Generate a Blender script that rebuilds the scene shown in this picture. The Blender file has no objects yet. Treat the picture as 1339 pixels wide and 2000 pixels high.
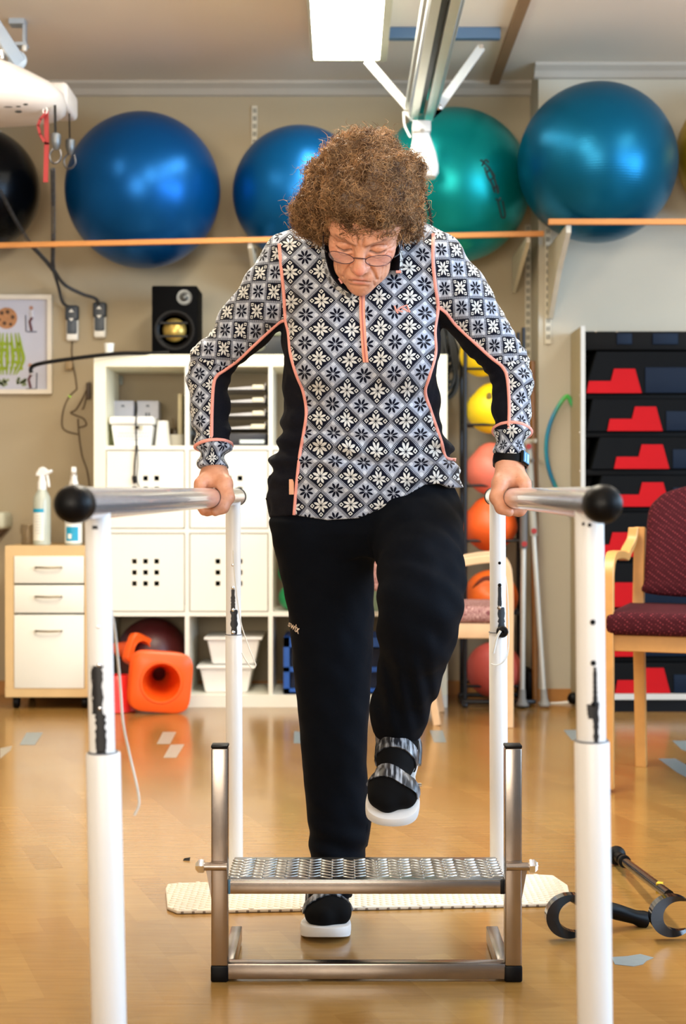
import bpy, bmesh, math, random
import numpy as np
from mathutils import Vector, Matrix
random.seed(7)
rng = np.random.default_rng(7)
SC = bpy.context.scene
COL = SC.collection

# ------------------------------------------------------------------ camera, world, lights, exposure
FPX, CX, HY, CH = 3000.0, 669.5, 965.0, 0.90      # focal length in px, optical axis column, horizon row, camera height
cam = bpy.data.cameras.new('camera')
cam.sensor_fit = 'VERTICAL'; cam.sensor_height = 36.0; cam.sensor_width = 24.1
cam.lens = FPX / 2000.0 * 36.0
cam.shift_x = 0.0
cam.shift_y = -(1000.0 - HY) / 2000.0
cam.clip_start = 0.05
cam.dof.use_dof = True; cam.dof.focus_distance = 3.03; cam.dof.aperture_fstop = 5.2
co = bpy.data.objects.new('camera', cam); COL.objects.link(co)
co.location = (0, 0, CH); co.rotation_euler = (math.pi / 2, 0, 0)
SC.camera = co

SC.view_settings.view_transform = 'Standard'
SC.view_settings.look = 'None'
SC.view_settings.gamma = 1.0
SC.view_settings.exposure = -0.15
SC.view_settings.use_curve_mapping = False

w = bpy.data.worlds.new('world'); SC.world = w; w.use_nodes = True
w.node_tree.nodes['Background'].inputs[0].default_value = (0.80, 0.90, 1.0, 1)
w.node_tree.nodes['Background'].inputs[1].default_value = 0.22

def area(name, loc, target, sx, sy, power, color):
    l = bpy.data.lights.new(name, 'AREA'); l.shape = 'RECTANGLE'; l.size = sx; l.size_y = sy
    l.energy = power; l.color = color
    o = bpy.data.objects.new(name, l); COL.objects.link(o)
    o.location = loc
    d = Vector(target) - Vector(loc)
    o.rotation_euler = d.to_track_quat('-Z', 'Y').to_euler()
    return o

# ceiling lamps of the hall further forward (outside the frame) and the daylight windows of the right-hand wall; a rim light and a rear fill are added
area('ceiling_and_rim_light', (-1.5, 4.6, 2.744), (-1.5, 4.6, 0), 0.3, 1.3, 34, (1.0, 0.86, 0.66))
area('ceiling_and_rim_light', (0.0, 3.72, 2.744), (0.0, 3.72, 0), 0.3, 1.3, 95, (1.0, 0.90, 0.72))  # added to rim-light hair and shoulders from behind; no fixture known here
area('ceiling_and_rim_light', (0.0, 2.3, 2.744), (0.0, 2.3, 0), 0.3, 1.3, 3, (1.0, 0.90, 0.76))
area('ceiling_and_rim_light', (1.9, 4.4, 2.744), (1.9, 4.4, 0), 0.3, 1.3, 26, (1.0, 0.90, 0.76))
WINY = [(-0.6, 0.9), (1.3, 2.8), (3.2, 4.3)]
for y0, y1 in WINY:
    area('window_and_fill_light', (3.50, (y0 + y1) / 2, 1.62), (0, (y0 + y1) / 2 + 0.9, 1.75), y1 - y0, 1.25, 92, (0.52, 0.74, 1.0))
area('window_and_fill_light', (-0.9, -1.9, 1.5), (-0.6, 1.4, 2.75), 2.6, 1.4, 95, (1.0, 0.88, 0.72)).data.spread = math.radians(95)  # added warm fill aimed up at the ceiling; no window stands here

# ------------------------------------------------------------------ helpers
def P(px, py, Y):
    return Vector(((px - CX) * Y / FPX, Y, CH - (py - HY) * Y / FPX))

def s2l(c):
    out = []
    for v in c:
        v = v / 255.0
        out.append(v / 12.92 if v <= 0.04045 else ((v + 0.055) / 1.055) ** 2.4)
    return tuple(out) + (1.0,)

MATS = {}
def mat(name, rgb, rough=0.5, metal=0.0, var=0.06, nscale=18.0, bump=0.0, bscale=60.0, coat=0.0, spec=0.5, emis=None, estr=0.0, alpha=None, trans=0.0):
    if name in MATS: return MATS[name]
    m = bpy.data.materials.new(name); m.use_nodes = True
    nt = m.node_tree; b = nt.nodes['Principled BSDF']
    b.inputs['Roughness'].default_value = rough; b.inputs['Metallic'].default_value = metal
    b.inputs['Coat Weight'].default_value = coat; b.inputs['Specular IOR Level'].default_value = spec
    b.inputs['Transmission Weight'].default_value = trans
    c = s2l(rgb)
    tc = nt.nodes.new('ShaderNodeTexCoord')
    nz = nt.nodes.new('ShaderNodeTexNoise'); nz.inputs['Scale'].default_value = nscale; nz.inputs['Detail'].default_value = 4
    nt.links.new(tc.outputs['Object'], nz.inputs['Vector'])
    mx = nt.nodes.new('ShaderNodeMix'); mx.data_type = 'RGBA'
    mx.inputs[6].default_value = tuple(max(0, v * (1 - var * 1.6)) for v in c[:3]) + (1,)
    mx.inputs[7].default_value = tuple(min(1, v * (1 + var)) for v in c[:3]) + (1,)
    nt.links.new(nz.outputs['Fac'], mx.inputs[0])
    nt.links.new(mx.outputs[2], b.inputs['Base Color'])
    if bump > 0:
        n2 = nt.nodes.new('ShaderNodeTexNoise'); n2.inputs['Scale'].default_value = bscale; n2.inputs['Detail'].default_value = 3
        nt.links.new(tc.outputs['Object'], n2.inputs['Vector'])
        bp = nt.nodes.new('ShaderNodeBump'); bp.inputs['Strength'].default_value = bump; bp.inputs['Distance'].default_value = 0.01
        nt.links.new(n2.outputs['Fac'], bp.inputs['Height']); nt.links.new(bp.outputs['Normal'], b.inputs['Normal'])
    if emis is not None:
        b.inputs['Emission Color'].default_value = s2l(emis); b.inputs['Emission Strength'].default_value = estr
    if alpha is not None:
        b.inputs['Alpha'].default_value = alpha
    MATS[name] = m
    return m

class E:
    """tiny expression wrapper over Math nodes"""
    nt = None
    def __init__(s, v): s.v = v
    @staticmethod
    def op(o, *a):
        n = E.nt.nodes.new('ShaderNodeMath'); n.operation = o
        for i, x in enumerate(a):
            x = x.v if isinstance(x, E) else x
            if isinstance(x, (int, float)): n.inputs[i].default_value = float(x)
            else: E.nt.links.new(x, n.inputs[i])
        return E(n.outputs[0])
    def __add__(s, o): return E.op('ADD', s, o)
    __radd__ = __add__
    def __sub__(s, o): return E.op('SUBTRACT', s, o)
    def __rsub__(s, o): return E.op('SUBTRACT', o, s)
    def __mul__(s, o): return E.op('MULTIPLY', s, o)
    __rmul__ = __mul__
    def lt(s, o): return E.op('LESS_THAN', s, o)
    def gt(s, o): return E.op('GREATER_THAN', s, o)
    def abs(s): return E.op('ABSOLUTE', s)
    def min(s, o): return E.op('MINIMUM', s, o)
    def max(s, o): return E.op('MAXIMUM', s, o)

def mixc(nt, fac, a, b):
    mx = nt.nodes.new('ShaderNodeMix'); mx.data_type = 'RGBA'
    for i, x in ((6, a), (7, b)):
        if isinstance(x, tuple): mx.inputs[i].default_value = x
        else: nt.links.new(x, mx.inputs[i])
    f = fac.v if isinstance(fac, E) else fac
    if isinstance(f, (int, float)): mx.inputs[0].default_value = f
    else: nt.links.new(f, mx.inputs[0])
    return mx.outputs[2]

def wloc(o):
    v = Vector((0, 0, 0))
    while o is not None:
        v += o.location; o = o.parent
    return v

def setp(o, label=None, cat=None, group=None, kind=None):
    if label: o['label'] = label
    if cat: o['category'] = cat
    if group: o['group'] = group
    if kind: o['kind'] = kind
    return o

def empty(name, loc, label=None, cat=None, group=None, rz=0.0):
    o = bpy.data.objects.new(name, None); COL.objects.link(o)
    o.empty_display_size = 0.1
    o.location = loc; o.rotation_euler = (0, 0, rz)
    return setp(o, label, cat, group)

class MB:
    def __init__(s): s.v = []; s.f = []; s.mi = []; s.cur = 0
    def add(s, vs, fs):
        n = len(s.v); s.v += [tuple(v) for v in vs]
        for f in fs: s.f.append([i + n for i in f]); s.mi.append(s.cur)
        return s
    def box(s, x0, x1, y0, y1, z0, z1, M=None):
        vs = [Vector((x, y, z)) for z in (z0, z1) for y in (y0, y1) for x in (x0, x1)]
        if M is not None: vs = [M @ v for v in vs]
        return s.add(vs, [(0, 2, 3, 1), (4, 5, 7, 6), (0, 1, 5, 4), (2, 6, 7, 3), (0, 4, 6, 2), (1, 3, 7, 5)])
    def rbox(s, x0, x1, y0, y1, z0, z1, r=0.005, seg=2, M=None):
        bm = bmesh.new(); bmesh.ops.create_cube(bm, size=1)
        for v in bm.verts:
            v.co = Vector(((x0 + x1) / 2 + v.co.x * (x1 - x0), (y0 + y1) / 2 + v.co.y * (y1 - y0), (z0 + z1) / 2 + v.co.z * (z1 - z0)))
        r = min(r, 0.49 * min(x1 - x0, y1 - y0, z1 - z0))
        bmesh.ops.bevel(bm, geom=bm.edges[:], offset=r, segments=seg, affect='EDGES', profile=0.5)
        if M is not None: bmesh.ops.transform(bm, matrix=M, verts=bm.verts)
        bm.verts.index_update()
        s.add([v.co.copy() for v in bm.verts], [[v.index for v in f.verts] for f in bm.faces]); bm.free()
        return s
    def tube(s, pts, r, seg=10, closed=False, caps=True, sx=1.0):
        pts = [Vector(p) for p in pts]
        n = len(pts)
        rr = r if isinstance(r, (list, tuple, np.ndarray)) else [r] * n
        vs = []; fs = []
        prev = None
        for i, p in enumerate(pts):
            a = pts[i - 1] if (i > 0 or closed) else p
            b = pts[(i + 1) % n] if (i < n - 1 or closed) else p
            t = (b - a)
            t = t.normalized() if t.length > 1e-9 else Vector((0, 0, 1))
            if prev is None:
                u = t.orthogonal().normalized()
                if abs(t.z) < 0.95: u = Vector((0, 0, 1)).cross(t).normalized()
            else:
                u = prev - t * prev.dot(t)
                u = u.normalized() if u.length > 1e-6 else t.orthogonal().normalized()
            prev = u; w_ = t.cross(u)
            for k in range(seg):
                an = 2 * math.pi * k / seg
                vs.append(p + u * (math.cos(an) * rr[i] * sx) + w_ * (math.sin(an) * rr[i]))
        m = n if closed else n - 1
        for i in range(m):
            j = (i + 1) % n
            for k in range(seg):
                l = (k + 1) % seg
                fs.append((i * seg + k, i * seg + l, j * seg + l, j * seg + k))
        if caps and not closed:
            fs.append(tuple(reversed(range(seg)))); fs.append(tuple(range((n - 1) * seg, n * seg)))
        return s.add(vs, fs)
    def lathe(s, prof, base, axis=(0, 0, 1), seg=24):
        """prof: (radius, height) pairs along axis from base"""
        ax = Vector(axis).normalized(); u = ax.orthogonal().normalized(); w_ = ax.cross(u); base = Vector(base)
        vs = []; fs = []; n = len(prof)
        for r, h in prof:
            for k in range(seg):
                an = 2 * math.pi * k / seg
                vs.append(base + ax * h + (u * math.cos(an) + w_ * math.sin(an)) * max(r, 1e-5))
        for i in range(n - 1):
            for k in range(seg):
                l = (k + 1) % seg
                fs.append((i * seg + k, i * seg + l, (i + 1) * seg + l, (i + 1) * seg + k))
        fs.append(tuple(reversed(range(seg)))); fs.append(tuple(range((n - 1) * seg, n * seg)))
        return s.add(vs, fs)
    def ball(s, c, r, seg=24, rings=14, sc=(1, 1, 1), M=None):
        c = Vector(c); vs = []; fs = []
        for i in range(rings + 1):
            th = math.pi * i / rings
            for k in range(seg):
                ph = 2 * math.pi * k / seg
                v = Vector((r * sc[0] * math.sin(th) * math.cos(ph), r * sc[1] * math.sin(th) * math.sin(ph), r * sc[2] * math.cos(th)))
                vs.append(c + ((M @ v) if M is not None else v))
        for i in range(rings):
            for k in range(seg):
                l = (k + 1) % seg
                fs.append((i * seg + k, (i + 1) * seg + k, (i + 1) * seg + l, i * seg + l))
        return s.add(vs, fs)
    def prism(s, poly, d, M=None):
        """poly: list of 3-D points (planar), extruded by vector d"""
        poly = [Vector(p) for p in poly]; d = Vector(d); n = len(poly)
        vs = poly + [p + d for p in poly]
        if M is not None: vs = [M @ v for v in vs]
        fs = [tuple(range(n)), tuple(reversed(range(n, 2 * n)))]
        for i in range(n):
            j = (i + 1) % n; fs.append((i, i + n, j + n, j))
        return s.add(vs, fs)
    def build(s, name, m, parent=None, smooth=True, angle=35, bevel=0.0, loc=None, sub=0):
        me = bpy.data.meshes.new(name)
        if parent is not None: org = wloc(parent)
        elif loc is not None: org = Vector(loc)
        else:
            a = np.array([tuple(v) for v in s.v])
            org = Vector(((a[:, 0].min() + a[:, 0].max()) / 2, (a[:, 1].min() + a[:, 1].max()) / 2, a[:, 2].min()))
        me.from_pydata([(v[0] - org.x, v[1] - org.y, v[2] - org.z) for v in s.v], [], s.f)
        ms = m if isinstance(m, (list, tuple)) else [m]
        for q in ms: me.materials.append(q)
        if len(ms) > 1: me.polygons.foreach_set('material_index', s.mi)
        bm = bmesh.new(); bm.from_mesh(me)
        bmesh.ops.remove_doubles(bm, verts=bm.verts, dist=1e-6)
        bmesh.ops.recalc_face_normals(bm, faces=bm.faces)
        bm.to_mesh(me); bm.free()
        if smooth:
            me.polygons.foreach_set('use_smooth', [True] * len(me.polygons))
            if angle: me.set_sharp_from_angle(angle=math.radians(angle))
        me.update()
        o = bpy.data.objects.new(name, me); COL.objects.link(o)
        if parent is not None: o.parent = parent
        else: o.location = org
        if bevel > 0:
            b = o.modifiers.new('bevel', 'BEVEL'); b.width = bevel; b.segments = 2; b.limit_method = 'ANGLE'; b.angle_limit = math.radians(40)
        if sub:
            q = o.modifiers.new('subsurf', 'SUBSURF'); q.levels = sub; q.render_levels = sub
        return o

def copy_tree(o, parent=None, label=None):
    c = o.copy(); COL.objects.link(c)
    if parent is not None: c.parent = parent
    for ch in list(o.children): copy_tree(ch, c)
    if label: c['label'] = label
    return c

def spline(pts, n=8, closed=False):
    pts = [Vector(p) for p in pts]; out = []; N = len(pts)
    rng_ = range(N if closed else N - 1)
    for i in rng_:
        g = (lambda k: pts[k % N]) if closed else (lambda k: pts[max(0, min(N - 1, k))])
        p0, p1, p2, p3 = g(i - 1), g(i), g(i + 1), g(i + 2)
        for k in range(n):
            t = k / n
            out.append(0.5 * ((2 * p1) + (p2 - p0) * t + (2 * p0 - 5 * p1 + 4 * p2 - p3) * t * t + (3 * p1 - p0 - 3 * p2 + p3) * t ** 3))
    if not closed: out.append(pts[-1])
    return out

def coil(path, r, turns):
    """helix around a path"""
    path = [Vector(p) for p in path]; n = max(turns * 10, 20); out = []
    L = [0]
    for a, b in zip(path, path[1:]): L.append(L[-1] + (b - a).length)
    for i in range(n + 1):
        t = L[-1] * i / n; k = 0
        while k < len(path) - 2 and L[k + 1] < t: k += 1
        p = path[k].lerp(path[k + 1], (t - L[k]) / max(1e-9, L[k + 1] - L[k]))
        d = (path[k + 1] - path[k]).normalized(); u = Vector((0, 1, 0)); u = (u - d * u.dot(d)).normalized(); v = d.cross(u)
        a = 2 * math.pi * turns * i / n
        out.append(p + u * math.cos(a) * r + v * math.sin(a) * r)
    return out

# shared materials
white_paint = mat('white_paint', (238, 238, 238), 0.35, var=0.03, nscale=9)
white_lam = mat('white_laminate', (236, 234, 222), 0.4, var=0.02, nscale=5)
ivory = mat('ivory_foil', (244, 240, 214), 0.4, var=0.02, nscale=5)
black_pl = mat('black_plastic', (4, 4, 6), 0.38, spec=.22)
black_rub = mat('black_rubber', (2, 2, 4), 0.42, spec=.18)
dark_gap = mat('dark_gap', (16, 16, 14), 0.8)
chrome = mat('chrome', (236, 236, 240), 0.13, metal=1.0, var=0.02)
rail_metal = mat('polished_rail', (244, 244, 250), 0.2, metal=0.8, var=0.02, coat=0.3)
steel = mat('brushed_steel', (172, 160, 150), 0.26, metal=1.0, var=0.12, nscale=35)
alu = mat('aluminium', (214, 216, 208), 0.38, metal=0.85, var=0.03)
birch = mat('birch_foil', (214, 180, 128), 0.45, var=0.06, nscale=14)
beech = mat('beech_wood', (206, 150, 84), 0.38, var=0.12, nscale=22)
pale_birch = mat('pale_birch', (226, 190, 150), 0.4, var=0.08, nscale=22)
white_pl = mat('white_plastic', (240, 240, 236), 0.32, var=0.02)
grey_pl = mat('grey_plastic', (70, 80, 92), 0.45)
orange_wood = mat('shelf_edge', (206, 134, 62), 0.45, var=0.08, nscale=20)

# ------------------------------------------------------------------ structure
def wood_floor():
    m = bpy.data.materials.new('floor_boards'); m.use_nodes = True; nt = m.node_tree; b = nt.nodes['Principled BSDF']
    tc = nt.nodes.new('ShaderNodeTexCoord')
    mp = nt.nodes.new('ShaderNodeMapping'); mp.inputs['Rotation'].default_value = (0, 0, math.radians(70)); nt.links.new(tc.outputs['Object'], mp.inputs[0])
    br = nt.nodes.new('ShaderNodeTexBrick'); br.inputs['Scale'].default_value = 1.0
    br.inputs['Brick Width'].default_value = 0.26; br.inputs['Row Height'].default_value = 0.065; br.inputs['Mortar Size'].default_value = 0.0
    br.inputs['Color1'].default_value = s2l((156, 118, 62)); br.inputs['Color2'].default_value = s2l((136, 97, 45)); br.offset = 0.37
    nt.links.new(mp.outputs[0], br.inputs['Vector'])
    nz = nt.nodes.new('ShaderNodeTexNoise'); nz.inputs['Scale'].default_value = 2.2; nz.inputs['Detail'].default_value = 5
    nt.links.new(tc.outputs['Object'], nz.inputs['Vector'])
    m2 = nt.nodes.new('ShaderNodeMapping'); m2.inputs['Rotation'].default_value = (0, 0, math.radians(70)); m2.inputs['Scale'].default_value = (4, 40, 4); nt.links.new(tc.outputs['Object'], m2.inputs[0])
    n2 = nt.nodes.new('ShaderNodeTexNoise'); n2.inputs['Scale'].default_value = 2.0; n2.inputs['Detail'].default_value = 6; nt.links.new(m2.outputs[0], n2.inputs['Vector'])
    c1 = mixc(nt, E(n2.outputs['Fac']).v, s2l((114, 78, 33)), s2l((180, 142, 80)))
    c2 = mixc(nt, 0.42, br.outputs['Color'], c1)
    E.nt = nt
    f = (E(nz.outputs['Fac']) - 0.42) * 2.2
    f = f.max(0.0).min(1.0)
    c3 = mixc(nt, f * 0.35, c2, s2l((160, 104, 44)))
    nt.links.new(c3, b.inputs['Base Color'])
    rr = E(nz.outputs['Fac']) * 0.14 + 0.15
    nt.links.new(rr.v, b.inputs['Roughness'])
    b.inputs['Specular IOR Level'].default_value = 0.5
    b.inputs['Coat Weight'].default_value = 0.25; b.inputs['Coat Roughness'].default_value = 0.12
    bp = nt.nodes.new('ShaderNodeBump'); bp.inputs['Strength'].default_value = 0.04; bp.inputs['Distance'].default_value = 0.01
    nt.links.new(n2.outputs['Fac'], bp.inputs['Height']); nt.links.new(bp.outputs['Normal'], b.inputs['Normal'])
    return m
wall_m = mat('wall_paint', (172, 158, 132), 0.75, var=0.03, nscale=3, bump=0.15, bscale=180)
wall_m2 = mat('wall_paint_light', (190, 184, 168), 0.75, var=0.03, nscale=3, bump=0.15, bscale=180)
ceil_m = mat('ceiling_paint', (240, 229, 214), 0.8, var=0.03, nscale=2, bump=0.1, bscale=150)
base_m = mat('baseboard_wood', (176, 122, 62), 0.45, var=0.1)
ZC = 2.75; YB = 6.92; YR = 6.63; XR = (1051 - CX) * YR / FPX; XL = -2.9; XW = 3.6; YF = -2.2
def st(name, mb, m): return setp(mb.build(name, m, smooth=False), kind='structure')
st('floor', MB().box(XL - .1, XW + .1, YF, YB + .1, -0.1, 0), wood_floor())
st('ceiling', MB().box(XL - .1, XW + .1, YF, YB + .1, ZC, ZC + 0.1), ceil_m)
st('wall_back', MB().box(XL - .1, XW + .1, YB, YB + .1, 0, ZC), wall_m)
st('wall_right_pier', MB().box(XR, XW, YR, YB, 0, ZC), wall_m2)
st('wall_left', MB().box(XL - .1, XL, YF, YB, 0, ZC), wall_m)
mb = MB(); ys = [YF] + [v for p in WINY for v in p] + [YR]
for i in range(0, len(ys), 2): mb.box(XW, XW + .1, ys[i], ys[i + 1], 0, ZC)
for y0, y1 in WINY: mb.box(XW, XW + .1, y0, y1, 0, 0.95).box(XW, XW + .1, y0, y1, 2.3, ZC)
st('wall_right', mb, wall_m2)
for i, (y0, y1) in enumerate(WINY):
    mb = MB()
    for a, b_, c, d in ((y0, y1, 0.95, 1.0), (y0, y1, 2.25, 2.3), (y0, y0 + .05, 1.0, 2.25), (y1 - .05, y1, 1.0, 2.25)): mb.box(XW + .01, XW + .07, a, b_, c, d)
    st('window_%d' % (i + 1), mb, white_paint)
cor = mat('cornice_paint', (184, 176, 164), 0.6, var=0.02)
def cornice(name, x0, x1, yw, m=cor):
    prof = [(0, 0), (-0.055, 0), (-0.055, -0.012), (-0.03, -0.03), (-0.014, -0.055), (0, -0.06)]
    return st(name, MB().prism([(x0, yw + a, ZC + b_) for a, b_ in prof], (x1 - x0, 0, 0)), m)
cornice('trim_1', XL, XR, YB); cornice('trim_2', XR - 0.02, XW, YR)
st('trim_3', MB().box(0.655, 0.695, 2.0, YB - .06, ZC - 0.022, ZC), mat('cable_duct', (150, 118, 84), 0.6))
st('baseboard_back', MB().box(XL, XR, YB - .015, YB, 0, 0.06), base_m)
st('baseboard_right', MB().box(XR - .012, XW, YR - .015, YR, 0, 0.06), base_m)
# ------------------------------------------------------------------ ceiling light and hoist rail
t = empty('ceiling_light', (-0.01, 5.5, 2.62), 'white rectangular ceiling light panel glowing above the person, left of the metal hoist rail', 'ceiling light')
fx0, fx1, fy0, fy1 = -0.128, 0.176, 4.75, 6.2
MB().box(fx0 + .012, fx1 - .03, fy0 + .02, fy1 - .02, 2.65, 2.66).build('diffuser', mat('light_diffuser', (255, 255, 246), 0.6, emis=(255, 250, 232), estr=24), t, smooth=False)
fr = mat('light_frame', (190, 190, 168), 0.5)
m_ = MB(); m_.box(fx0, fx0 + .012, fy0, fy1, 2.645, ZC - .001); m_.box(fx1 - .03, fx1, fy0, fy1, 2.645, ZC - .001); m_.box(fx0 + .0125, fx1 - .0305, fy0, fy0 + .0195, 2.646, ZC - .002); m_.box(fx0 + .0125, fx1 - .0305, fy1 - .0195, fy1, 2.646, ZC - .002); m_.box(fx0 + .0125, fx1 - .0305, fy0 + .02, fy1 - .02, 2.68, 2.70)
m_.build('housing', fr, t, smooth=False)

blue_bar = mat('blue_grey_steel', (84, 112, 140), 0.45)
bar_z = 2.72
t = empty('hoist_rail', (0.305, 4.5, 2.38), 'long aluminium ceiling hoist rail hanging on two struts above the person', 'hoist rail')
def rail_prof(x):   # C-profile with a slot below
    w_, h = 0.052, 0.105
    pts = [(-w_, 0.012), (-w_ * .86, 0), (-0.014, 0), (-0.014, 0.02), (-0.036, 0.03), (-0.036, .085), (0.036, .085), (0.036, .03), (0.014, .02), (0.014, 0), (w_ * .86, 0), (w_, 0.012), (w_, h), (-w_, h)]
    return pts
mb = MB(); pr = rail_prof(0); Y0, Y1 = 2.2, 6.12
n = len(pr); vs = [(0.31 + a, Y, 2.385 + b_) for Y in (Y0, Y1) for a, b_ in pr]
mb.add(vs, [(i, (i + 1) % n, n + (i + 1) % n, n + i) for i in range(n)])
mb.build('rail_profile', alu, t, angle=25)
mb = MB(); mb.tube([(0.31 - .052, Y0, 2.43), (0.31 - .052, Y1, 2.43)], 0.016, 8); mb.tube([(0.31 + .052, Y0, 2.43), (0.31 + .052, Y1, 2.43)], 0.016, 8); mb.build('side_bead', alu, t)
MB().box(0.3, 0.32, Y0, Y1 - .02, 2.41, 2.44).build('slot_shadow_strip', black_pl, t, smooth=False)
YBAR = 6.1
MB().box(P(720, 0, YBAR).x, P(976, 0, YBAR).x, YBAR - .02, YBAR + .02, ZC - .045, ZC).build('ceiling_crossbar', blue_bar, t, bevel=.003)
strut = mat('strut_white', (206, 208, 206), 0.45)
for (xa, ya, xb, yb) in ((716, 118, 798, 212), (940, 92, 856, 210)):
    a = P(xa, ya, YBAR - .025); b = P(xb, yb, YBAR - .025); d = (b - a).normalized(); nrm = d.cross(Vector((0, 1, 0))).normalized() * .017
    mb = MB(); mb.prism([a - nrm, b - nrm, b + nrm, a + nrm], (0, -.006, 0)); so = mb.build('strut', strut, t, bevel=.002)
    MB().lathe([(.012, 0), (.012, .008), (.006, .012)], b + Vector((0, -.006, 0)), (0, -1, 0), 10).build('bolt', chrome, so)
    MB().lathe([(.009, 0), (.009, .006)], a + Vector((0, -.006, 0)), (0, -1, 0), 10).build('bolt', chrome, so)
    c = P(806 if xb < 820 else 846, 232 if xb < 820 else 226, YBAR - .025)
    MB().prism([b - nrm * 1.5, c + Vector((0, 0, -.012)), c + Vector((0, 0, .05)), b + nrm * 1.2], (0, .008, 0)).build('gusset', strut if xb < 820 else mat('gusset_blue', (120, 160, 190), .4), t)

t = empty('hoist_end_unit', P(826, 345, 6.05), 'white rounded unit at the end of the ceiling hoist rail, beside the hair', 'hoist unit')
mb = MB()
rows = [(243, 808, 838, .03), (262, 806, 838, .03), (280, 804, 844, .045), (300, 798, 851, .055), (325, 794, 856, .06), (338, 795, 856, .06), (347, 806, 850, .045)]
vs = []; seg = 20
for py, l, r, dy in rows:
    c = P((l + r) / 2, py, 6.05); hw = (r - l) / 2 * 6.05 / FPX
    for k in range(seg):
        an = 2 * math.pi * k / seg; ca, sa = math.cos(an), math.sin(an)
        vs.append((c.x + hw * math.copysign(abs(ca) ** .6, ca), c.y + dy * math.copysign(abs(sa) ** .6, sa), c.z))
fs = [(i * seg + k, i * seg + (k + 1) % seg, (i + 1) * seg + (k + 1) % seg, (i + 1) * seg + k) for i in range(len(rows) - 1) for k in range(seg)]
fs += [tuple(range(seg)), tuple(range((len(rows) - 1) * seg, len(rows) * seg))]
mb.add(vs, fs); mb.build('housing', white_pl, t, angle=50)
MB().rbox(P(805, 0, 6.05).x, P(840, 0, 6.05).x, 6.0, 6.1, P(0, 262, 6.05).z, P(0, 240, 6.05).z, .006).build('rail_bracket', strut, t)
MB().lathe([(.009, 0), (.009, .008)], P(824, 256, 6.0), (0, -1, 0), 12).build('screw', chrome, t)
mb = MB()
mb.tube(spline([P(826, 345, 6.05), P(829, 380, 6.04), P(838, 410, 6.04), P(842, 445, 6.04), P(836, 470, 6.04)]), .006, 8)
mb.tube(spline([P(820, 345, 6.05), P(822, 400, 6.04), P(828, 450, 6.04)]), .009, 8); mb.build('hanging_cable', black_pl, t)
mb = MB(); mb.rbox(P(816, 0, 6).x, P(826, 0, 6).x, 6.0, 6.05, P(0, 372, 6).z, P(0, 345, 6).z, .004); mb.build('cable_socket', black_pl, t)
MB().tube(spline([P(788, 218, 6.08), P(790, 245, 6.08), P(801, 268, 6.07)]), .004, 6).build('thin_wire', white_pl, t)

# left hoist motor
YH = 5.55
t = empty('ceiling_hoist', P(60, 232, YH), 'white rounded ceiling hoist motor with red pull strap at the top left', 'patient hoist')
mb = MB(); seg = 28; rows = []
prof = [(108, .10, .02), (118, .45, .09), (130, .66, .13), (150, .80, .17), (170, .93, .195), (182, .985, .205), (196, 1.0, .205), (215, .99, .195), (226, .95, .175), (232, .86, .14)]
x0 = P(128, 0, YH).x; cxh = P(-160, 0, YH).x; half = x0 - cxh; vs = []
for py, k_, dy in prof:
    z = P(0, py, YH).z
    for k in range(seg):
        an = 2 * math.pi * k / seg; ca, sa = math.cos(an), math.sin(an)
        vs.append((cxh + half * k_ * math.copysign(abs(ca) ** .7, ca), YH + dy * math.copysign(abs(sa) ** .6, sa), z))
fs = [(i * seg + k, i * seg + (k + 1) % seg, (i + 1) * seg + (k + 1) % seg, (i + 1) * seg + k) for i in range(len(prof) - 1) for k in range(seg)]
fs += [tuple(range(seg)), tuple(range((len(prof) - 1) * seg, len(prof) * seg))]
mb.add(vs, fs); mb.build('motor_housing', mat('hoist_shell', (206, 200, 196), .4), t, angle=60)
MB().rbox(P(100, 0, 5.75).x, P(144, 0, 5.75).x, 5.62, 5.85, P(0, 226, 5.75).z, P(0, 176, 5.75).z, .02, 3).build('rear_housing', mat('hoist_shell', (206, 200, 196), .4), t)
mb = MB()
for px, py, sx, sy in ((50, 204, 5, 2), (36, 208, 5, 1.5), (16, 209, 9, 1.2), (36, 218, 7, 2.6)):
    mb.ball(P(px, py, YH - .203), 1, 12, 6, sc=(sx * YH / FPX, .003, sy * YH / FPX))
mb.build('underside_port', dark_gap, t)
MB().rbox(P(36, 0, 5.7).x, P(50, 0, 5.7).x, 5.5, 5.6, P(0, 228, 5.7).z, P(0, 219, 5.7).z, .003).build('small_catch', grey_pl, t) if False else None
arm = mat('arm_blue_grey', (176, 188, 200), .4)
a = P(-30, 20, 5.3); b = P(34, 118, YH); d = (b - a).normalized(); a = a - d * ((ZC - .004 - a.z) / -d.z)
mb = MB(); mb.tube([a, b], .033, 4); mb.ball(b, .036, 14, 8, sc=(1, .5, 1)); mb.build('support_arm', arm, t, bevel=.004)
MB().rbox(P(4, 0, YH).x, P(14, 0, YH).x, YH - .05, YH - .02, P(0, 122, YH).z, P(0, 104, YH).z, .005).build('arm_bolt', chrome, t)
mb = MB(); mb.box(P(30, 0, 6).x, P(54, 0, 6).x, 5.97, 6.03, P(0, 92, 6).z, P(0, 86, 6).z); mb.box(P(46, 0, 6).x, P(51, 0, 6).x, 5.98, 6.02, P(0, 90, 6).z, ZC - .002)
mb.box(P(20, 0, 6).x, P(50, 0, 6).x, 5.97, 6.03, ZC - .02, ZC); mb.build('ceiling_clamp', arm, t)
MB().lathe([(.008, 0), (.011, .01), (.008, .03)], P(48, 100, 5.98), (0, 0, 1), 10).build('clamp_bolt', white_pl, t)
red = mat('red_strap', (136, 8, 14), .6)
YS = YH - .1
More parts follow.
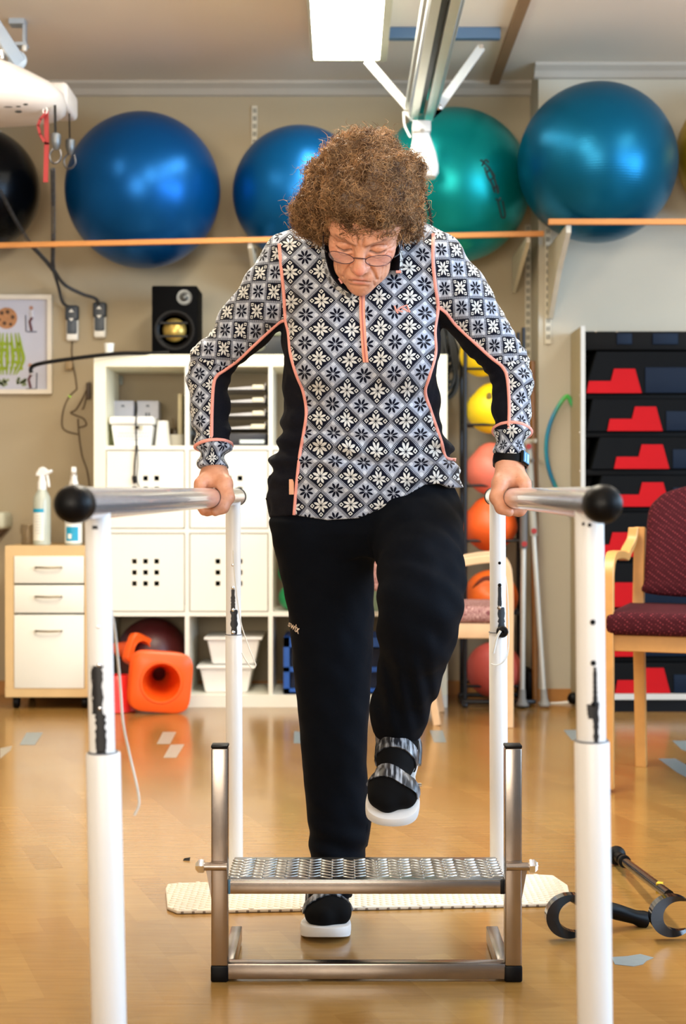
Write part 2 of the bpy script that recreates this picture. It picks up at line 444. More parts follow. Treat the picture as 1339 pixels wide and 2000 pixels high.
def ribbon(mb, pts, w_, th=.003):
    pts = [Vector(p) for p in pts]
    for a, b in zip(pts, pts[1:]):
        d = (b - a).normalized(); n_ = d.cross(Vector((0, 1, 0))).normalized() * w_ / 2
        mb.prism([a - n_ - d * w_ * .2, b - n_ + d * w_ * .2, b + n_ + d * w_ * .2, a + n_ - d * w_ * .2], (0, th, 0))
mb = MB(); ribbon(mb, [P(90, 218, YS), P(91, 280, YS), P(89, 354, YS)], .017); ribbon(mb, [P(88, 222, YS - .01), P(79, 232, YS - .01), P(74, 245, YS - .01), P(78, 262, YS - .01), P(86, 276, YS - .01)], .010)
mb.build('red_pull_strap', red, t, smooth=False)
MB().tube([P(88 + 4 * math.cos(a_), 216 + 6 * math.sin(a_), YS) for a_ in np.linspace(0, 6.28, 13)[:-1]], .0022, 6, closed=True).build('strap_ring', white_pl, t)
for (x_, y0_, y1_, YY, wd) in ((107, 206, 262, YH - .1, .009), (135, 222, 272, 5.72, .005)):
    mb = MB(); ribbon(mb, [P(x_, y0_, YY), P(x_ + (1 if x_ < 120 else 1), y1_, YY)], wd, .004); so = mb.build('spreader_strap', black_pl, t, smooth=False)
    cx_, cy_ = x_ + 2, y1_
    MB().lathe([(.006, 0), (.013, .012), (.018, .03), (.018, .055), (.012, .06)], P(cx_, cy_ + 31, YY), (0, 0, 1), 14).build('swivel', mat('swivel_grey', (104, 108, 112), .35, metal=.6), so)
    hook = spline([P(cx_ - 2, cy_ + 26, YY), P(cx_ - 12, cy_ + 40, YY), P(cx_ - 8, cy_ + 55, YY), P(cx_ + 2, cy_ + 56, YY), P(cx_ + 10, cy_ + 46, YY), P(cx_ + 8, cy_ + 30, YY)])
    MB().tube(hook, .0035, 8).build('snap_hook', mat('hook_grey', (84, 84, 88), .35, metal=.8), so)

# handset controls and their coiled cables
cable = mat('coil_cable', (52, 52, 54), .5)
for i, (hx, hy, path, turns, top, lab) in enumerate((
    (140, 628, [P(0, 372, 6.3), P(30, 430, 6.35), P(60, 478, 6.4), P(92, 512, 6.6), P(104, 528, 6.7)], 52, [P(104, 528, 6.7), P(114, 560, 6.82), P(122, 590, 6.86), P(135, 600, 6.88)], 'grey and white hoist handset on the wall nearer the picture frame, on a coiled cable'),
    (194, 622, [P(103, 330, 5.7), P(104, 400, 6.1), P(104, 460, 6.3), P(103, 512, 6.6), P(104, 524, 6.7)], 60, [P(104, 524, 6.7), P(125, 555, 6.8), P(160, 574, 6.84), P(186, 583, 6.86), P(193, 598, 6.88)], 'grey and white hoist handset on the wall nearer the speaker, on a coiled cable'))):
    c = P(hx, hy, 6.88); t = empty('hoist_handset', (c.x, YB, P(0, hy + 36, 6.88).z), lab, 'remote handset', 'hoist handsets on the wall')
    k = 6.88 / FPX
    MB().rbox(c.x - 12 * k, c.x + 12 * k, YB - .035, YB - .003, c.z - 37 * k, c.z + 20 * k, .01, 3).build('casing', white_pl, t)
    MB().rbox(c.x - 9.5 * k, c.x + 9.5 * k, YB - .045, YB - .02, c.z - 24 * k, c.z + 12 * k, .006).build('grip_pad', grey_pl, t)
    MB().rbox(c.x - 13 * k, c.x + 13 * k, YB - .048, YB - .015, c.z + 2 * k, c.z + 32 * k, .01, 3).build('control_head', mat('head_grey', (54, 62, 72), .45), t)
    for dz, s_ in ((18, 1), (6, -1)):
        MB().prism([(c.x - 5 * k, YB - .048, c.z + dz * k), (c.x + 5 * k, YB - .048, c.z + dz * k), (c.x, YB - .048, c.z + (dz + 6 * s_) * k)], (0, -.003, 0)).build('arrow_button', white_pl, t, smooth=False)
    mb = MB(); mb.tube(coil(path, .0075, int(turns * 1.25)), .0021, 5); mb.tube(spline(top), .0075, 8); mb.build('coiled_cable', cable, t)

# ------------------------------------------------------------------ exercise balls and their shelves
Ysh = 6.33; sh_a = P(-60, 480, Ysh); sh_b = P(1062, 455.5, Ysh)
t = empty('ball_shelf', (0, YB, 1.93), 'long wooden ball shelf edge running behind the person, left of the wall pier', 'shelf')
k = Ysh / FPX
def plank(a, b, h0, h1, dep):
    return MB().add([a + Vector((0, 0, -h0)), b + Vector((0, 0, -h1)), b, a, a + Vector((0, dep, -h0)), b + Vector((0, dep, -h1)), b + Vector((0, dep, 0)), a + Vector((0, dep, 0))], [(0, 1, 2, 3), (4, 7, 6, 5), (0, 4, 5, 1), (3, 2, 6, 7), (0, 3, 7, 4), (1, 5, 6, 2)])
plank(sh_a + Vector((0, 0, 5 * k)), sh_b + Vector((0, 0, 5 * k)), 10 * k, 10 * k, .022).build('front_board', orange_wood, t, smooth=False, bevel=.001)
bracket_m = mat('bracket_white', (210, 204, 186), .5)
def bracket(t_, px, pz_top, Yf, Yw, length=.2):
    x = P(px, 0, Yf).x; z = pz_top
    mb = MB(); mb.prism([(x - .008, Yf + .03, z), (x - .008, Yw - .012, z), (x - .008, Yw - .012, z - length), (x - .008, Yw - .03, z - length), (x - .008, Yf + .03, z - .02)], (.016, 0, 0))
    return mb.build('bracket', bracket_m, t_, smooth=False)
def upright(px, py0, py1, Yw, lab):
    x = P(px, 0, Yw).x; z0 = P(0, py1, Yw).z; z1 = P(0, py0, Yw).z
    t_ = empty('slotted_upright', (x, Yw, z0), lab, 'wall rail', 'slotted wall uprights')
    MB().box(x - .012, x + .012, Yw - .012, Yw, z0, z1).build('channel', bracket_m, t_, smooth=False)
    mb = MB(); z = z0 + .02
    while z < z1 - .02:
        mb.box(x - .006, x - .002, Yw - .0128, Yw - .0115, z, z + .02); mb.box(x + .003, x + .007, Yw - .0128, Yw - .0115, z, z + .02); z += .035
    q = mb.build('slots', dark_gap, t_, smooth=False)
    return t_
for px in (487, 1033):
    bracket(t, px, (sh_a + (sh_b - sh_a) * ((px + 60) / 1122)).z - 5 * k, Ysh, YB, .16)
upright(497, 208, 640, YB, 'white slotted wall upright between the large blue ball and the ball behind the hair')
upright(1030, 440, 900, YB, 'slotted wall upright in the corner beside the wall pier, behind the sleeve')
upright(1069, 380, 672, YR, 'short white slotted upright on the front of the wall pier under the right ball shelf')
Y2 = 6.05; k2 = Y2 / FPX
t2 = empty('ball_shelf', (P(1200, 0, Y2).x, YR, P(0, 438, Y2).z), 'short wooden ball shelf edge on the right, carrying the big teal ball', 'shelf')
a = P(1071, 427, Y2); b = P(1500, 427, Y2)
plank(a, b, 11 * k2, 11 * k2, .022).build('front_board', orange_wood, t2, smooth=False, bevel=.001)
x = P(1070, 0, YR - .02).x
mb = MB(); mb.prism([(x, Y2 + .03, a.z - 11 * k2 + .001), (x, YR, a.z - 11 * k2), (x, YR, a.z - .33), (x, YR - .03, a.z - .33), (x, Y2 + .28, a.z - .16), (x, Y2 + .03, a.z - .05)], (.02, 0, 0)); mb.build('bracket', bracket_m, t2, smooth=False)

def gym_ball(cx_, cy_, r, Yc, rgb, lab, name='exercise_ball', rough=.33, ridge=True):
    c = P(cx_, cy_, Yc); R = r * Yc / FPX
    m = bpy.data.materials.new('ball_vinyl'); m.use_nodes = True; nt = m.node_tree; b = nt.nodes['Principled BSDF']; E.nt = nt
    tc = nt.nodes.new('ShaderNodeTexCoord'); sp = nt.nodes.new('ShaderNodeSeparateXYZ'); nt.links.new(tc.outputs['Object'], sp.inputs[0])
    z = E(sp.outputs['Z'])
    wv = E.op('SINE', z * 620.0) * 0.5
    nz = nt.nodes.new('ShaderNodeTexNoise'); nz.inputs['Scale'].default_value = 3; nt.links.new(tc.outputs['Object'], nz.inputs['Vector'])
    c0 = s2l(rgb); nt.links.new(mixc(nt, nz.outputs['Fac'], tuple(v * .85 for v in c0[:3]) + (1,), tuple(min(1, v * 1.12) for v in c0[:3]) + (1,)), b.inputs['Base Color'])
    b.inputs['Roughness'].default_value = rough; b.inputs['Specular IOR Level'].default_value = .25; b.inputs['Metallic'].default_value = .6
    bp = nt.nodes.new('ShaderNodeBump'); bp.inputs['Strength'].default_value = .12; bp.inputs['Distance'].default_value = .002
    nt.links.new(wv.v, bp.inputs['Height']); nt.links.new(bp.outputs['Normal'], b.inputs['Normal'])
    mb = MB(); mb.ball((0, 0, 0), R, 64, 40)
    t_ = empty(name, c - Vector((0, 0, R)), lab, 'exercise ball', 'large exercise balls on the wall shelves')
    mb2 = MB(); mb2.v = [(v[0] + c.x, v[1] + c.y, v[2] + c.z) for v in mb.v]; mb2.f = mb.f; mb2.mi = mb.mi
    o = mb2.build('ball_skin', m, t_, angle=None)
    o.location = (0, 0, R); 
    for v in o.data.vertices: v.co.z -= R
    MB().lathe([(.011, 0), (.011, .003), (.006, .004)], c + Vector((R * .35, -R * .0, R * .93)).normalized() * (R - .001), Vector((.35, 0, .93)), 12).build('valve_plug', white_pl, t_)
    return t_, c, R
gym_ball(-44, 370, 121, 6.64, (10, 12, 16), 'black exercise ball cut by the left edge of the photo, on the long shelf', rough=.22)
gym_ball(279, 372, 151, 6.585, (3, 80, 146), 'largest blue exercise ball on the long shelf, with a wide bright highlight')
gym_ball(585, 378, 131, 6.62, (3, 86, 146), 'blue exercise ball partly hidden behind the curly hair')
tg, cg, Rg = gym_ball(885, 363, 150, 6.585, (0, 140, 140), 'green exercise ball with worn dark lettering, behind the end of the hoist rail')
gym_ball(1166, 318, 155, 6.24, (2, 92, 128), 'dark teal exercise ball on the short right-hand shelf')
gym_ball(1452, 300, 131, 6.34, (190, 150, 20), 'yellow exercise ball at the right edge of the photo')
# worn dark lettering on the green ball
def on_ball(c, R, px, py, Y, off=.0015):
    o = Vector((0, 0, CH)); d = (P(px, py, Y) - o).normalized(); oc = o - c; b_ = oc.dot(d); q = b_ * b_ - (oc.dot(oc) - (R + off) ** 2)
    return o + d * (-b_ - math.sqrt(max(0, q)))
mb = MB()
for seg_ in ([(938, 312), (945, 318), (955, 328), (962, 342), (968, 360), (972, 378)], [(941, 324), (948, 312), (954, 318)], [(950, 338), (957, 332), (966, 345)], [(957, 352), (964, 348), (968, 362), (962, 368)], [(963, 372), (970, 362), (973, 376)],
             [(968, 388), (973, 392), (977, 386)], [(972, 394), (976, 410), (979, 424)], [(981, 392), (984, 408), (986, 420)], [(979, 424), (984, 426), (986, 420)], [(946, 326), (952, 345), (960, 358), (966, 376)]):
    mb.tube(spline([on_ball(cg, Rg, x_, y_, 6.3) for x_, y_ in seg_], 4), .0035, 6)
mb.build('worn_lettering', mat('worn_ink', (20, 40, 44), .5), tg)

# ------------------------------------------------------------------ picture frame
t = empty('picture_frame', (P(50, 0, YB).x, YB, P(0, 772, YB).z), 'white framed picture of green plants and small figures at the left edge of the wall', 'picture')
k = YB / FPX
x0, x1, z0, z1 = P(-50, 0, YB).x, P(103, 0, YB).x, P(0, 770, YB).z, P(0, 577, YB).z
mb = MB(); fw = .02
mb.box(x0, x1, YB - .03, YB, z1 - fw, z1); mb.box(x0, x1, YB - .03, YB, z0, z0 + fw); mb.box(x0, x0 + fw, YB - .03, YB, z0 + fw, z1 - fw); mb.box(x1 - fw, x1, YB - .03, YB, z0 + fw, z1 - fw)
mb.build('frame', mat('frame_white', (222, 214, 200), .5), t, smooth=False, bevel=.001)
MB().box(x0 + fw, x1 - fw, YB - .012, YB, z0 + fw, z1 - fw).build('paper', mat('picture_paper', (188, 190, 206), .7, var=.05), t, smooth=False)
YP = YB - .0135
def disc(mb, px, py, rx, ry, y=YP, n=18):
    c = P(px, py, YB); mb.prism([(c.x + rx * k * math.cos(a_), y, c.z + ry * k * math.sin(a_)) for a_ in np.linspace(0, 2 * math.pi, n + 1)[:-1]], (0, .0015, 0))
mb = MB(); disc(mb, 14, 622, 21, 21); mb.build('painted_orange_shape', mat('paint_orange', (178, 126, 84), .7, var=.25, nscale=60), t, smooth=False)
mb = MB()
for px, py, r in ((5, 612, 4), (16, 610, 4), (26, 620, 4), (10, 632, 4), (22, 634, 3.4), (0, 625, 3)): disc(mb, px, py, r, r, YP - .0012, 10)
mb.build('painted_dark_spots', mat('paint_brown', (84, 58, 40), .7), t, smooth=False)
mb = MB()
for x_ in (0, 6, 14, 22, 30, 36):
    pts = [(x_, 650), (x_ + (x_ - 14) * .25, 680), (x_ + (x_ - 14) * .42, 705), (x_ * .8 + 2, 732)]
    mb.tube(spline([P(a_, b_, YP) for a_, b_ in pts], 6), [.002 + .0065 * math.sin(math.pi * i / 18) for i in range(19)], 5)
    for j in range(5): disc(mb, x_ + (x_ - 14) * .3 + random.uniform(-5, 5), 672 + j * 12, 3, 4, YP - .0012, 8)
mb.build('painted_green_stalks', mat('paint_green', (146, 168, 42), .7, var=.2, nscale=40), t, smooth=False)
mb = MB()
for px, py in ((8, 748), (44, 745)):
    for j in range(14): disc(mb, px + random.uniform(-9, 9), py + random.uniform(-7, 7), 3, 3, YP - .0005, 8)
mb.build('painted_leaf_clusters', mat('paint_sage', (142, 156, 116), .7, var=.3, nscale=60), t, smooth=False)
for (fx, fy) in ((62, 620), (60, 732)):
    mb = MB(); disc(mb, fx, fy - 18, 4, 4); mb.build('painted_head', mat('paint_skin', (176, 130, 110), .7), t, smooth=False)
    mb = MB(); mb.tube([P(fx, fy - 14, YP), P(fx + 1, fy, YP)], .009, 6); mb.build('painted_shirt', mat('paint_shirt', (204, 204, 214), .7), t, smooth=False)
    mb = MB(); mb.tube([P(fx + 1, fy, YP), P(fx - 4, fy + 8, YP), P(fx, fy + 26, YP)], .006, 6); mb.build('painted_trousers', mat('paint_maroon', (92, 40, 46), .7), t, smooth=False)
    sg = -1 if fy < 700 else 1
    mb = MB(); mb.tube([P(fx + sg * 12, fy - 4, YP), P(fx + sg * 11, fy + 28, YP)], .003, 6); mb.tube([P(fx - 9, fy + 28, YP), P(fx + 10, fy + 28, YP)], .003, 6); mb.build('painted_frame_lines', mat('paint_grey', (96, 100, 116), .7), t, smooth=False)

# ------------------------------------------------------------------ square-cell shelving unit
YC = 6.475; DC = .39; k = YC / FPX
X0 = P(183, 0, YC).x; X1 = P(873, 0, YC).x; ZT = P(0, 692, YC).z; ZB = 0.0
t = empty('cube_shelving_unit', ((X0 + X1) / 2, YC + DC / 2, 0), 'large white square-cell shelving unit standing against the wall behind the person', 'shelving unit')
th = .05; ti = .018
cellx = [X0 + th]; cw = (X1 - X0 - 2 * th - 3 * ti) / 4
cz0 = .052; ch = (ZT - .052 - cz0 - 3 * ti) / 4
def cell(i, j):  # column i from the left, row j from the top
    xa = X0 + th + i * (cw + ti); zb = ZT - .052 - (j + 1) * ch - j * ti
    return xa, xa + cw, zb, zb + ch
MB().box(X0, X1, YC, YC + DC, ZT - .052, ZT).build('top_panel', ivory, t, smooth=False, bevel=.001)
MB().box(X0, X1, YC, YC + DC, 0.0, cz0).build('bottom_panel', white_lam, t, smooth=False, bevel=.001)
for xa in (X0, X1 - th): MB().box(xa, xa + th, YC, YC + DC, cz0, ZT - .052).build('side_panel', ivory, t, smooth=False, bevel=.001)
for i in range(3):
    xa = cell(i, 0)[1]; MB().box(xa, xa + ti, YC + .003, YC + DC, cz0, ZT - .052).build('divider', white_lam, t, smooth=False)
for i in range(4):
    for j in range(3):
        xa, xb, zb, zt = cell(i, j); MB().box(xa, xb, YC + .003, YC + DC, zb - ti, zb).build('cell_shelf', white_lam, t, smooth=False)
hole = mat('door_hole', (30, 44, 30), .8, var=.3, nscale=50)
def door(i, j):
    xa, xb, zb, zt = cell(i, j); g = .004; xa += g; xb -= g; zb += g; zt -= g
    cx_, cz_ = (xa + xb) / 2, (zb + zt) / 2; s = .0105; p_ = .0468 ; y0 = YC + .006; y1 = YC + .022
    mb = MB(); xs = [xa]; 
    for q in (-1, 0, 1): xs += [cx_ + q * p_ - s, cx_ + q * p_ + s]
    xs.append(xb); zs = [zb]
    for q in (-1, 0, 1): zs += [cz_ + q * p_ - s, cz_ + q * p_ + s]
    zs.append(zt)
    for a_ in range(7):
        for b_ in range(7):
            if a_ % 2 == 1 and b_ % 2 == 1: continue
            mb.box(xs[a_], xs[a_ + 1], y0, y1, zs[b_], zs[b_ + 1])
    d = mb.build('door_insert', white_lam, t, smooth=False)
    return d
for i, j in ((0, 1), (1, 1), (2, 1), (3, 1), (0, 2), (1, 2)): door(i, j)
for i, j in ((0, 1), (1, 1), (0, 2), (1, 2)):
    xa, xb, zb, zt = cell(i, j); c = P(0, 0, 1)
    MB().box((xa + xb) / 2 - .08, (xa + xb) / 2 + .08, YC + DC - .03, YC + DC - .01, (zb + zt) / 2 - .08, (zb + zt) / 2 + .08).build('dark_hole_backing', hole, t, smooth=False)  # dark board at the cell back, seen through the door holes
kk = lambda v: v * k
# basket with lid
def cellfloor(i, j): return cell(i, j)[2]
def X(px, Y=YC): return P(px, 0, Y).x
z = cellfloor(0, 0); Yk = YC + .12; kx = Yk / FPX
t = empty('white_basket', (X(260, Yk), Yk, z), 'white perforated plastic basket with lid, in the top left cell of the shelving unit', 'basket')
def taper_box(mb, xa, xb, ya, yb, z0, z1, inset, r=.0):
    vs = [(xa + inset, ya + inset, z0), (xb - inset, ya + inset, z0), (xb - inset, yb - inset, z0), (xa + inset, yb - inset, z0), (xa, ya, z1), (xb, ya, z1), (xb, yb, z1), (xa, yb, z1)]
    return mb.add(vs, [(3, 2, 1, 0), (4, 5, 6, 7), (0, 1, 5, 4), (1, 2, 6, 5), (2, 3, 7, 6), (3, 0, 4, 7)])
xa, xb = X(222, Yk), X(302, Yk)
taper_box(MB(), xa, xb, Yk - .08, Yk + .12, z, z + .088, .012).build('basket_body', white_pl, t, smooth=False, bevel=.006)
MB().rbox(xa - .008, xb + .006, Yk - .088, Yk + .128, z + .09, z + .125, .01, 3).build('lid', white_pl, t)
mb = MB()
for r_ in range(4):
    for c_ in range(11):
        mb.ball((xa + .03 + c_ * .0125 + (r_ % 2) * .006, Yk - .0795 + (.012 - r_ * .0032) * .9 - .001, z + .012 + r_ * .014), .0022, 8, 5)
mb.build('holes', mat('hole_grey', (120, 120, 110), .7), t)
MB().box(X(268, Yk), X(284, Yk), Yk - .0905, Yk - .087, z + .07, z + .085).build('paper_tag', mat('tag', (200, 196, 170), .6), t, smooth=False)
Yb = YC + .29
for (pa, pb, lab) in ((222, 264, 'grey white carton behind the basket, left of two'), (270, 312, 'grey white carton behind the basket, right of two')):
    t = empty('carton', (X((pa + pb) / 2, Yb), Yb, z), lab, 'box', 'cartons in the top left cell')
    MB().rbox(X(pa, Yb), X(pb, Yb), Yb - .05, Yb + .05, z, P(0, 784, Yb).z, .003).build('carton_body', mat('carton_grey', (176, 178, 190), .7), t)
    mb = MB(); cx_ = X((pa + pb) / 2, Yb); zz = P(0, 794, Yb).z
    for s_ in (-1, 1): mb.tube([(cx_ - .006 * s_, Yb - .0512, zz - .006), (cx_ + .006 * s_, Yb - .0512, zz + .006)], .0012, 5)
    mb.tube([(cx_ - .008, Yb - .0512, zz), (cx_ + .008, Yb - .0512, zz)], .0012, 5)
    if pa > 250: mb.box(cx_ - .01, cx_ - .002, Yb - .052, Yb - .05, zz - .045, zz - .03); mb.box(cx_ + .003, cx_ + .01, Yb - .052, Yb - .05, zz - .045, zz - .03)
    mb.build('printed_mark', grey_pl, t, smooth=False)
t = setp(MB().lathe([(.03, 0), (.034, .002), (.024, .108), (.022, .11), (.0, .11)], (X(318, Yk), Yk, z), seg=28).build('stacked_cups', white_pl, angle=40), 'upside-down stack of white cups beside the basket in the top left cell', 'cups')
t = setp(MB().lathe([(.026, 0), (.029, .004), (.03, .05), (.026, .052), (.025, .01), (0, .008)], (X(344, Yk), Yk + .02, z), seg=28).build('white_bowl', mat('bowl_grey', (196, 194, 184), .5), angle=40), 'low white round tub at the right of the top left cell', 'tub')
setp(MB().lathe([(.02, 0), (.022, .004), (.015, .05), (.008, .1), (.004, .13), (0, .13)], (X(217, Yk), Yk, z), seg=20).build('green_bottle', mat('green_glass', (96, 104, 52), .3), angle=40), 'small dark green tapered bottle at the left end of the top left cell', 'bottle')
setp(MB().box(X(352, Yb), X(359, Yb), Yb - .1, Yb + .05, z, P(0, 772, Yb).z).build('upright_folder', mat('folder', (206, 196, 160), .6), smooth=False), 'cream folder standing upright at the right side of the top left cell', 'folder')
t = empty('desk_clutter_jar', (X(345, Yb), Yb, z), 'dark glass jar with sticks behind the low white tub in the shelving unit', 'jar')
MB().lathe([(.024, 0), (.028, .01), (.028, .07), (.02, .085), (.0, .085)], (X(343, Yb), Yb, z), seg=20).build('jar_body', mat('jar_dark', (66, 52, 30), .3), t)
mb = MB(); mb.tube([(X(343, Yb), Yb, z + .06), (X(350, Yb), Yb + .02, z + .16)], .003, 6); mb.tube([(X(341, Yb), Yb, z + .06), (X(336, Yb), Yb + .02, z + .13)], .003, 6); mb.build('stick', mat('stick', (120, 100, 70), .6), t)
t = empty('wall_socket', (X(229, YB), YB, P(0, 752, YB).z), 'square wall socket with a hanging dark lead seen through the top left cell', 'socket')
MB().rbox(X(222, YB), X(240, YB), YB - .012, YB, P(0, 752, YB).z, P(0, 734, YB).z, .002).build('plate', mat('socket_grey', (150, 158, 150), .5), t)
MB().tube(spline([P(221, 738, YB - .01), P(220, 780, YB - .01), P(221, 820, YB - .01), P(222, 860, YB - .01)]), .004, 6).build('lead', black_pl, t)
MB().rbox(X(228, YB), X(234, YB), YB - .016, YB - .01, P(0, 746, YB).z, P(0, 740, YB).z, .001).build('socket_hole', grey_pl, t)
# letter trays
Yt = YC + .03; zt0 = cellfloor(1, 0)
smoke = mat('smoky_tray', (168, 168, 170), .2, var=.05)
trayset = [(757, smoke), (782, smoke), (808, smoke), (834, smoke)]
for n_, (py, mt) in enumerate(trayset):
    zz = P(0, py, Yt).z
    t = empty('letter_tray', (X(448, Yt), Yt + .16, zz - .012), ('topmost', 'second from top', 'third from top', 'lowest')[n_] + ' clear grey letter tray in the shelving unit cell left of the torso', 'letter tray', 'stacked letter trays')
    mb = MB(); xa, xb = X(380, Yt), X(518, Yt)
    mb.box(xa, xb, Yt, Yt + .3, zz - .012, zz - .008); mb.box(xa, xa + .003, Yt, Yt + .3, zz - .012, zz + .02); mb.box(xb - .003, xb, Yt, Yt + .3, zz - .012, zz + .02)
    vs = []; nn = 16
    for i in range(nn + 1):
        u_ = i / nn; dip = -.008 * math.exp(-((u_ - .45) / .25) ** 2)
        vs += [(xa + (xb - xa) * u_, Yt, zz - .012), (xa + (xb - xa) * u_, Yt, zz + .006 + dip)]
    vs += [(v[0], v[1] + .004, v[2]) for v in vs]; m2_ = 2 * (nn + 1)
    fs = []
    for i in range(nn):
        a_ = 2 * i; fs += [(a_, a_ + 2, a_ + 3, a_ + 1), (a_ + m2_, a_ + 1 + m2_, a_ + 3 + m2_, a_ + 2 + m2_), (a_ + 1, a_ + 3, a_ + 3 + m2_, a_ + 1 + m2_), (a_, a_ + m2_, a_ + 2 + m2_, a_ + 2)]
    fs += [(0, 1, 1 + m2_, m2_), (m2_ - 2, 2 * m2_ - 2, 2 * m2_ - 1, m2_ - 1)]
    mb.add(vs, fs); mb.build('tray', mt, t, smooth=False)
    MB().rbox(X(493 - (n_ == 3) * 3, Yt), X(514 + (n_ == 3) * 3, Yt), Yt - .004, Yt, zz - .006, zz + .012, .001).build('label_tab', mat('tab_cream', (240, 232, 200), .5), t)
t = empty('letter_tray', (X(448, Yt), Yt + .15, zt0), 'dark navy letter tray at the bottom of the tray stack', 'letter tray', 'stacked letter trays')
MB().rbox(X(380, Yt), X(520, Yt), Yt, Yt + .3, zt0, P(0, 846, Yt).z, .003).build('tray', mat('navy_tray', (16, 22, 36), .4), t)
MB().rbox(X(468, Yt), X(516, Yt), Yt - .004, Yt, P(0, 866, Yt).z, P(0, 859, Yt).z, .001).build('label_strip', mat('strip_white', (220, 232, 232), .5), t)
# hanging headset cable
mb = MB(); yy = YC - .004
mb.tube(spline([P(266, 786, yy + .25), P(267, 800, yy + .02), P(265, 830, yy), P(266, 870, yy), P(263, 905, yy), P(262, 935, yy)]), .0035, 6)
mb.tube(spline([P(268, 870, yy), P(269, 905, yy), P(267, 935, yy), P(272, 952, yy)]), .002, 6); mb.rbox(X(264), X(272), yy - .01, yy, P(0, 838, YC).z, P(0, 832, YC).z, .002)
mb.rbox(X(260), X(267), yy - .01, yy, P(0, 944, YC).z, P(0, 932, YC).z, .002)
setp(mb.build('hanging_headset_cable', black_pl), 'thin black headset cable hanging down over the front of the shelving unit', 'cable')
# speaker, stereo, cup, boom on top
zt = ZT
def speaker(xa, xb, py, dep, lab, Ys):
    k_ = Ys / FPX; a_, b_ = X(xa, Ys), X(xb, Ys); z1 = P(0, py, Ys).z; W_ = b_ - a_; H_ = z1 - zt
    t_ = empty('loudspeaker', ((a_ + b_) / 2, Ys + dep / 2, zt), lab, 'speaker')
    MB().rbox(a_, b_, Ys, Ys + dep, zt, z1, .006, 2).build('cabinet', mat('speaker_black', (3, 3, 4), .75, spec=.08), t_)
    c = Vector(((a_ + b_) / 2, Ys, zt + H_ * .36))
    MB().lathe([(W_ * .44, 0), (W_ * .44, .006), (W_ * .40, .007), (W_ * .36, .003), (W_ * .30, -.004)], c, (0, -1, 0), 36).build('woofer_surround', black_rub, t_)
    MB().lathe([(W_ * .26, 0), (W_ * .25, .006), (W_ * .18, .018), (W_ * .08, .024), (0, .025)], c, (0, -1, 0), 32).build('gold_cone', mat('gold_cone', (176, 150, 80), .3, metal=.7), t_)
    mb = MB()
    for dz in (-.028, .028): mb.box(c.x - W_ * .3, c.x + W_ * .3, c.y - .028, c.y - .018, c.z + dz - .004, c.z + dz + .004)
    mb.build('grille_bar', black_pl, t_, smooth=False)
    c2 = Vector((a_ + W_ * .72, Ys, zt + H_ * .83))
    MB().lathe([(W_ * .17, 0), (W_ * .17, .004), (W_ * .1, .002), (W_ * .075, .004), (W_ * .05, .012), (0, .015)], c2, (0, -1, 0), 24).build('tweeter', mat('tweeter_silver', (90, 92, 92), .3, metal=.6), t_)
    return t_
speaker(296, 385, 558, .24, 'black loudspeaker with a gold cone standing on the shelving unit', 6.52)
Yst = 6.52
t = empty('stereo', (X(505, Yst), Yst + .1, zt), 'dark stereo with a round silver dial behind the armpit, on the shelving unit', 'stereo')
MB().rbox(X(452, Yst), X(560, Yst), Yst, Yst + .22, zt, P(0, 646, Yst).z, .008).build('casing', mat('stereo_dark', (30, 33, 34), .4), t)
MB().lathe([(.04, 0), (.04, .008), (.034, .012), (.03, .008), (0, .02)], (X(503, Yst), Yst, P(0, 668, Yst).z), (0, -1, 0), 32).build('dial', mat('dial_silver', (150, 152, 144), .2, metal=.9), t)
MB().rbox(X(518, Yst), X(548, Yst), Yst - .01, Yst, P(0, 656, Yst).z, P(0, 648, Yst).z, .003).build('display', mat('display', (120, 124, 96), .3), t)
setp(MB().lathe([(.016, 0), (.017, .001), (.022, .055), (.023, .058), (.021, .058), (.0155, .003), (0, .003)], (X(213, 6.6), 6.6, zt), seg=24).build('paper_cup', white_pl, angle=40), 'small white cup standing on the left end of the shelving unit', 'cup')
mb = MB(); mb.tube(spline([(X(330, 6.5), 6.5, zt + .012), P(290, 690, 6.48), P(240, 690, 6.46), P(186, 695, 6.44), P(130, 702, 6.42), P(90, 708, 6.4), P(66, 714, 6.4), P(60, 722, 6.4), P(62, 728, 6.4)]), .0085, 10)
t = setp(mb.build('gooseneck_arm', black_pl), 'black gooseneck arm reaching left from the speaker, in front of the picture frame', 'flexible arm')
# wall cables
mb = MB(); yw = YB - .006
for pts in ([(141, 665), (140, 690), (143, 715), (147, 735), (150, 760)], [(150, 760), (135, 775), (124, 800), (121, 830), (130, 842), (152, 848)], [(172, 755), (160, 780), (148, 800), (138, 806), (150, 812), (163, 818), (168, 830), (155, 835)], [(152, 818), (154, 850), (160, 890), (170, 920), (176, 960)], [(175, 745), (165, 790), (160, 800)]):
    mb.tube(spline([P(a_, b_, yw) for a_, b_ in pts]), .0032, 6)
t = setp(mb.build('tangled_wall_cable', mat('cable_brown', (92, 74, 52), .6)), 'tangle of thin brown cables on the wall left of the shelving unit', 'cables')
t = empty('mains_adapter', P(138, 720, YB), 'small beige adapter on the wall under the left handset, with a green light below', 'adapter')
MB().rbox(X(130, YB), X(143, YB), YB - .03, YB, P(0, 722, YB).z, P(0, 706, YB).z, .003).build('adapter_body', mat('adapter', (160, 136, 100), .5), t)
MB().rbox(X(170, YB), X(178, YB), YB - .03, YB, P(0, 780, YB).z, P(0, 748, YB).z, .003).build('plug', mat('plug_dark', (70, 54, 38), .5), t)
MB().ball(P(136, 774, YB - .004), .005, 10, 6).build('green_indicator', mat('led', (160, 230, 40), .4, emis=(170, 240, 40), estr=1.2), t)

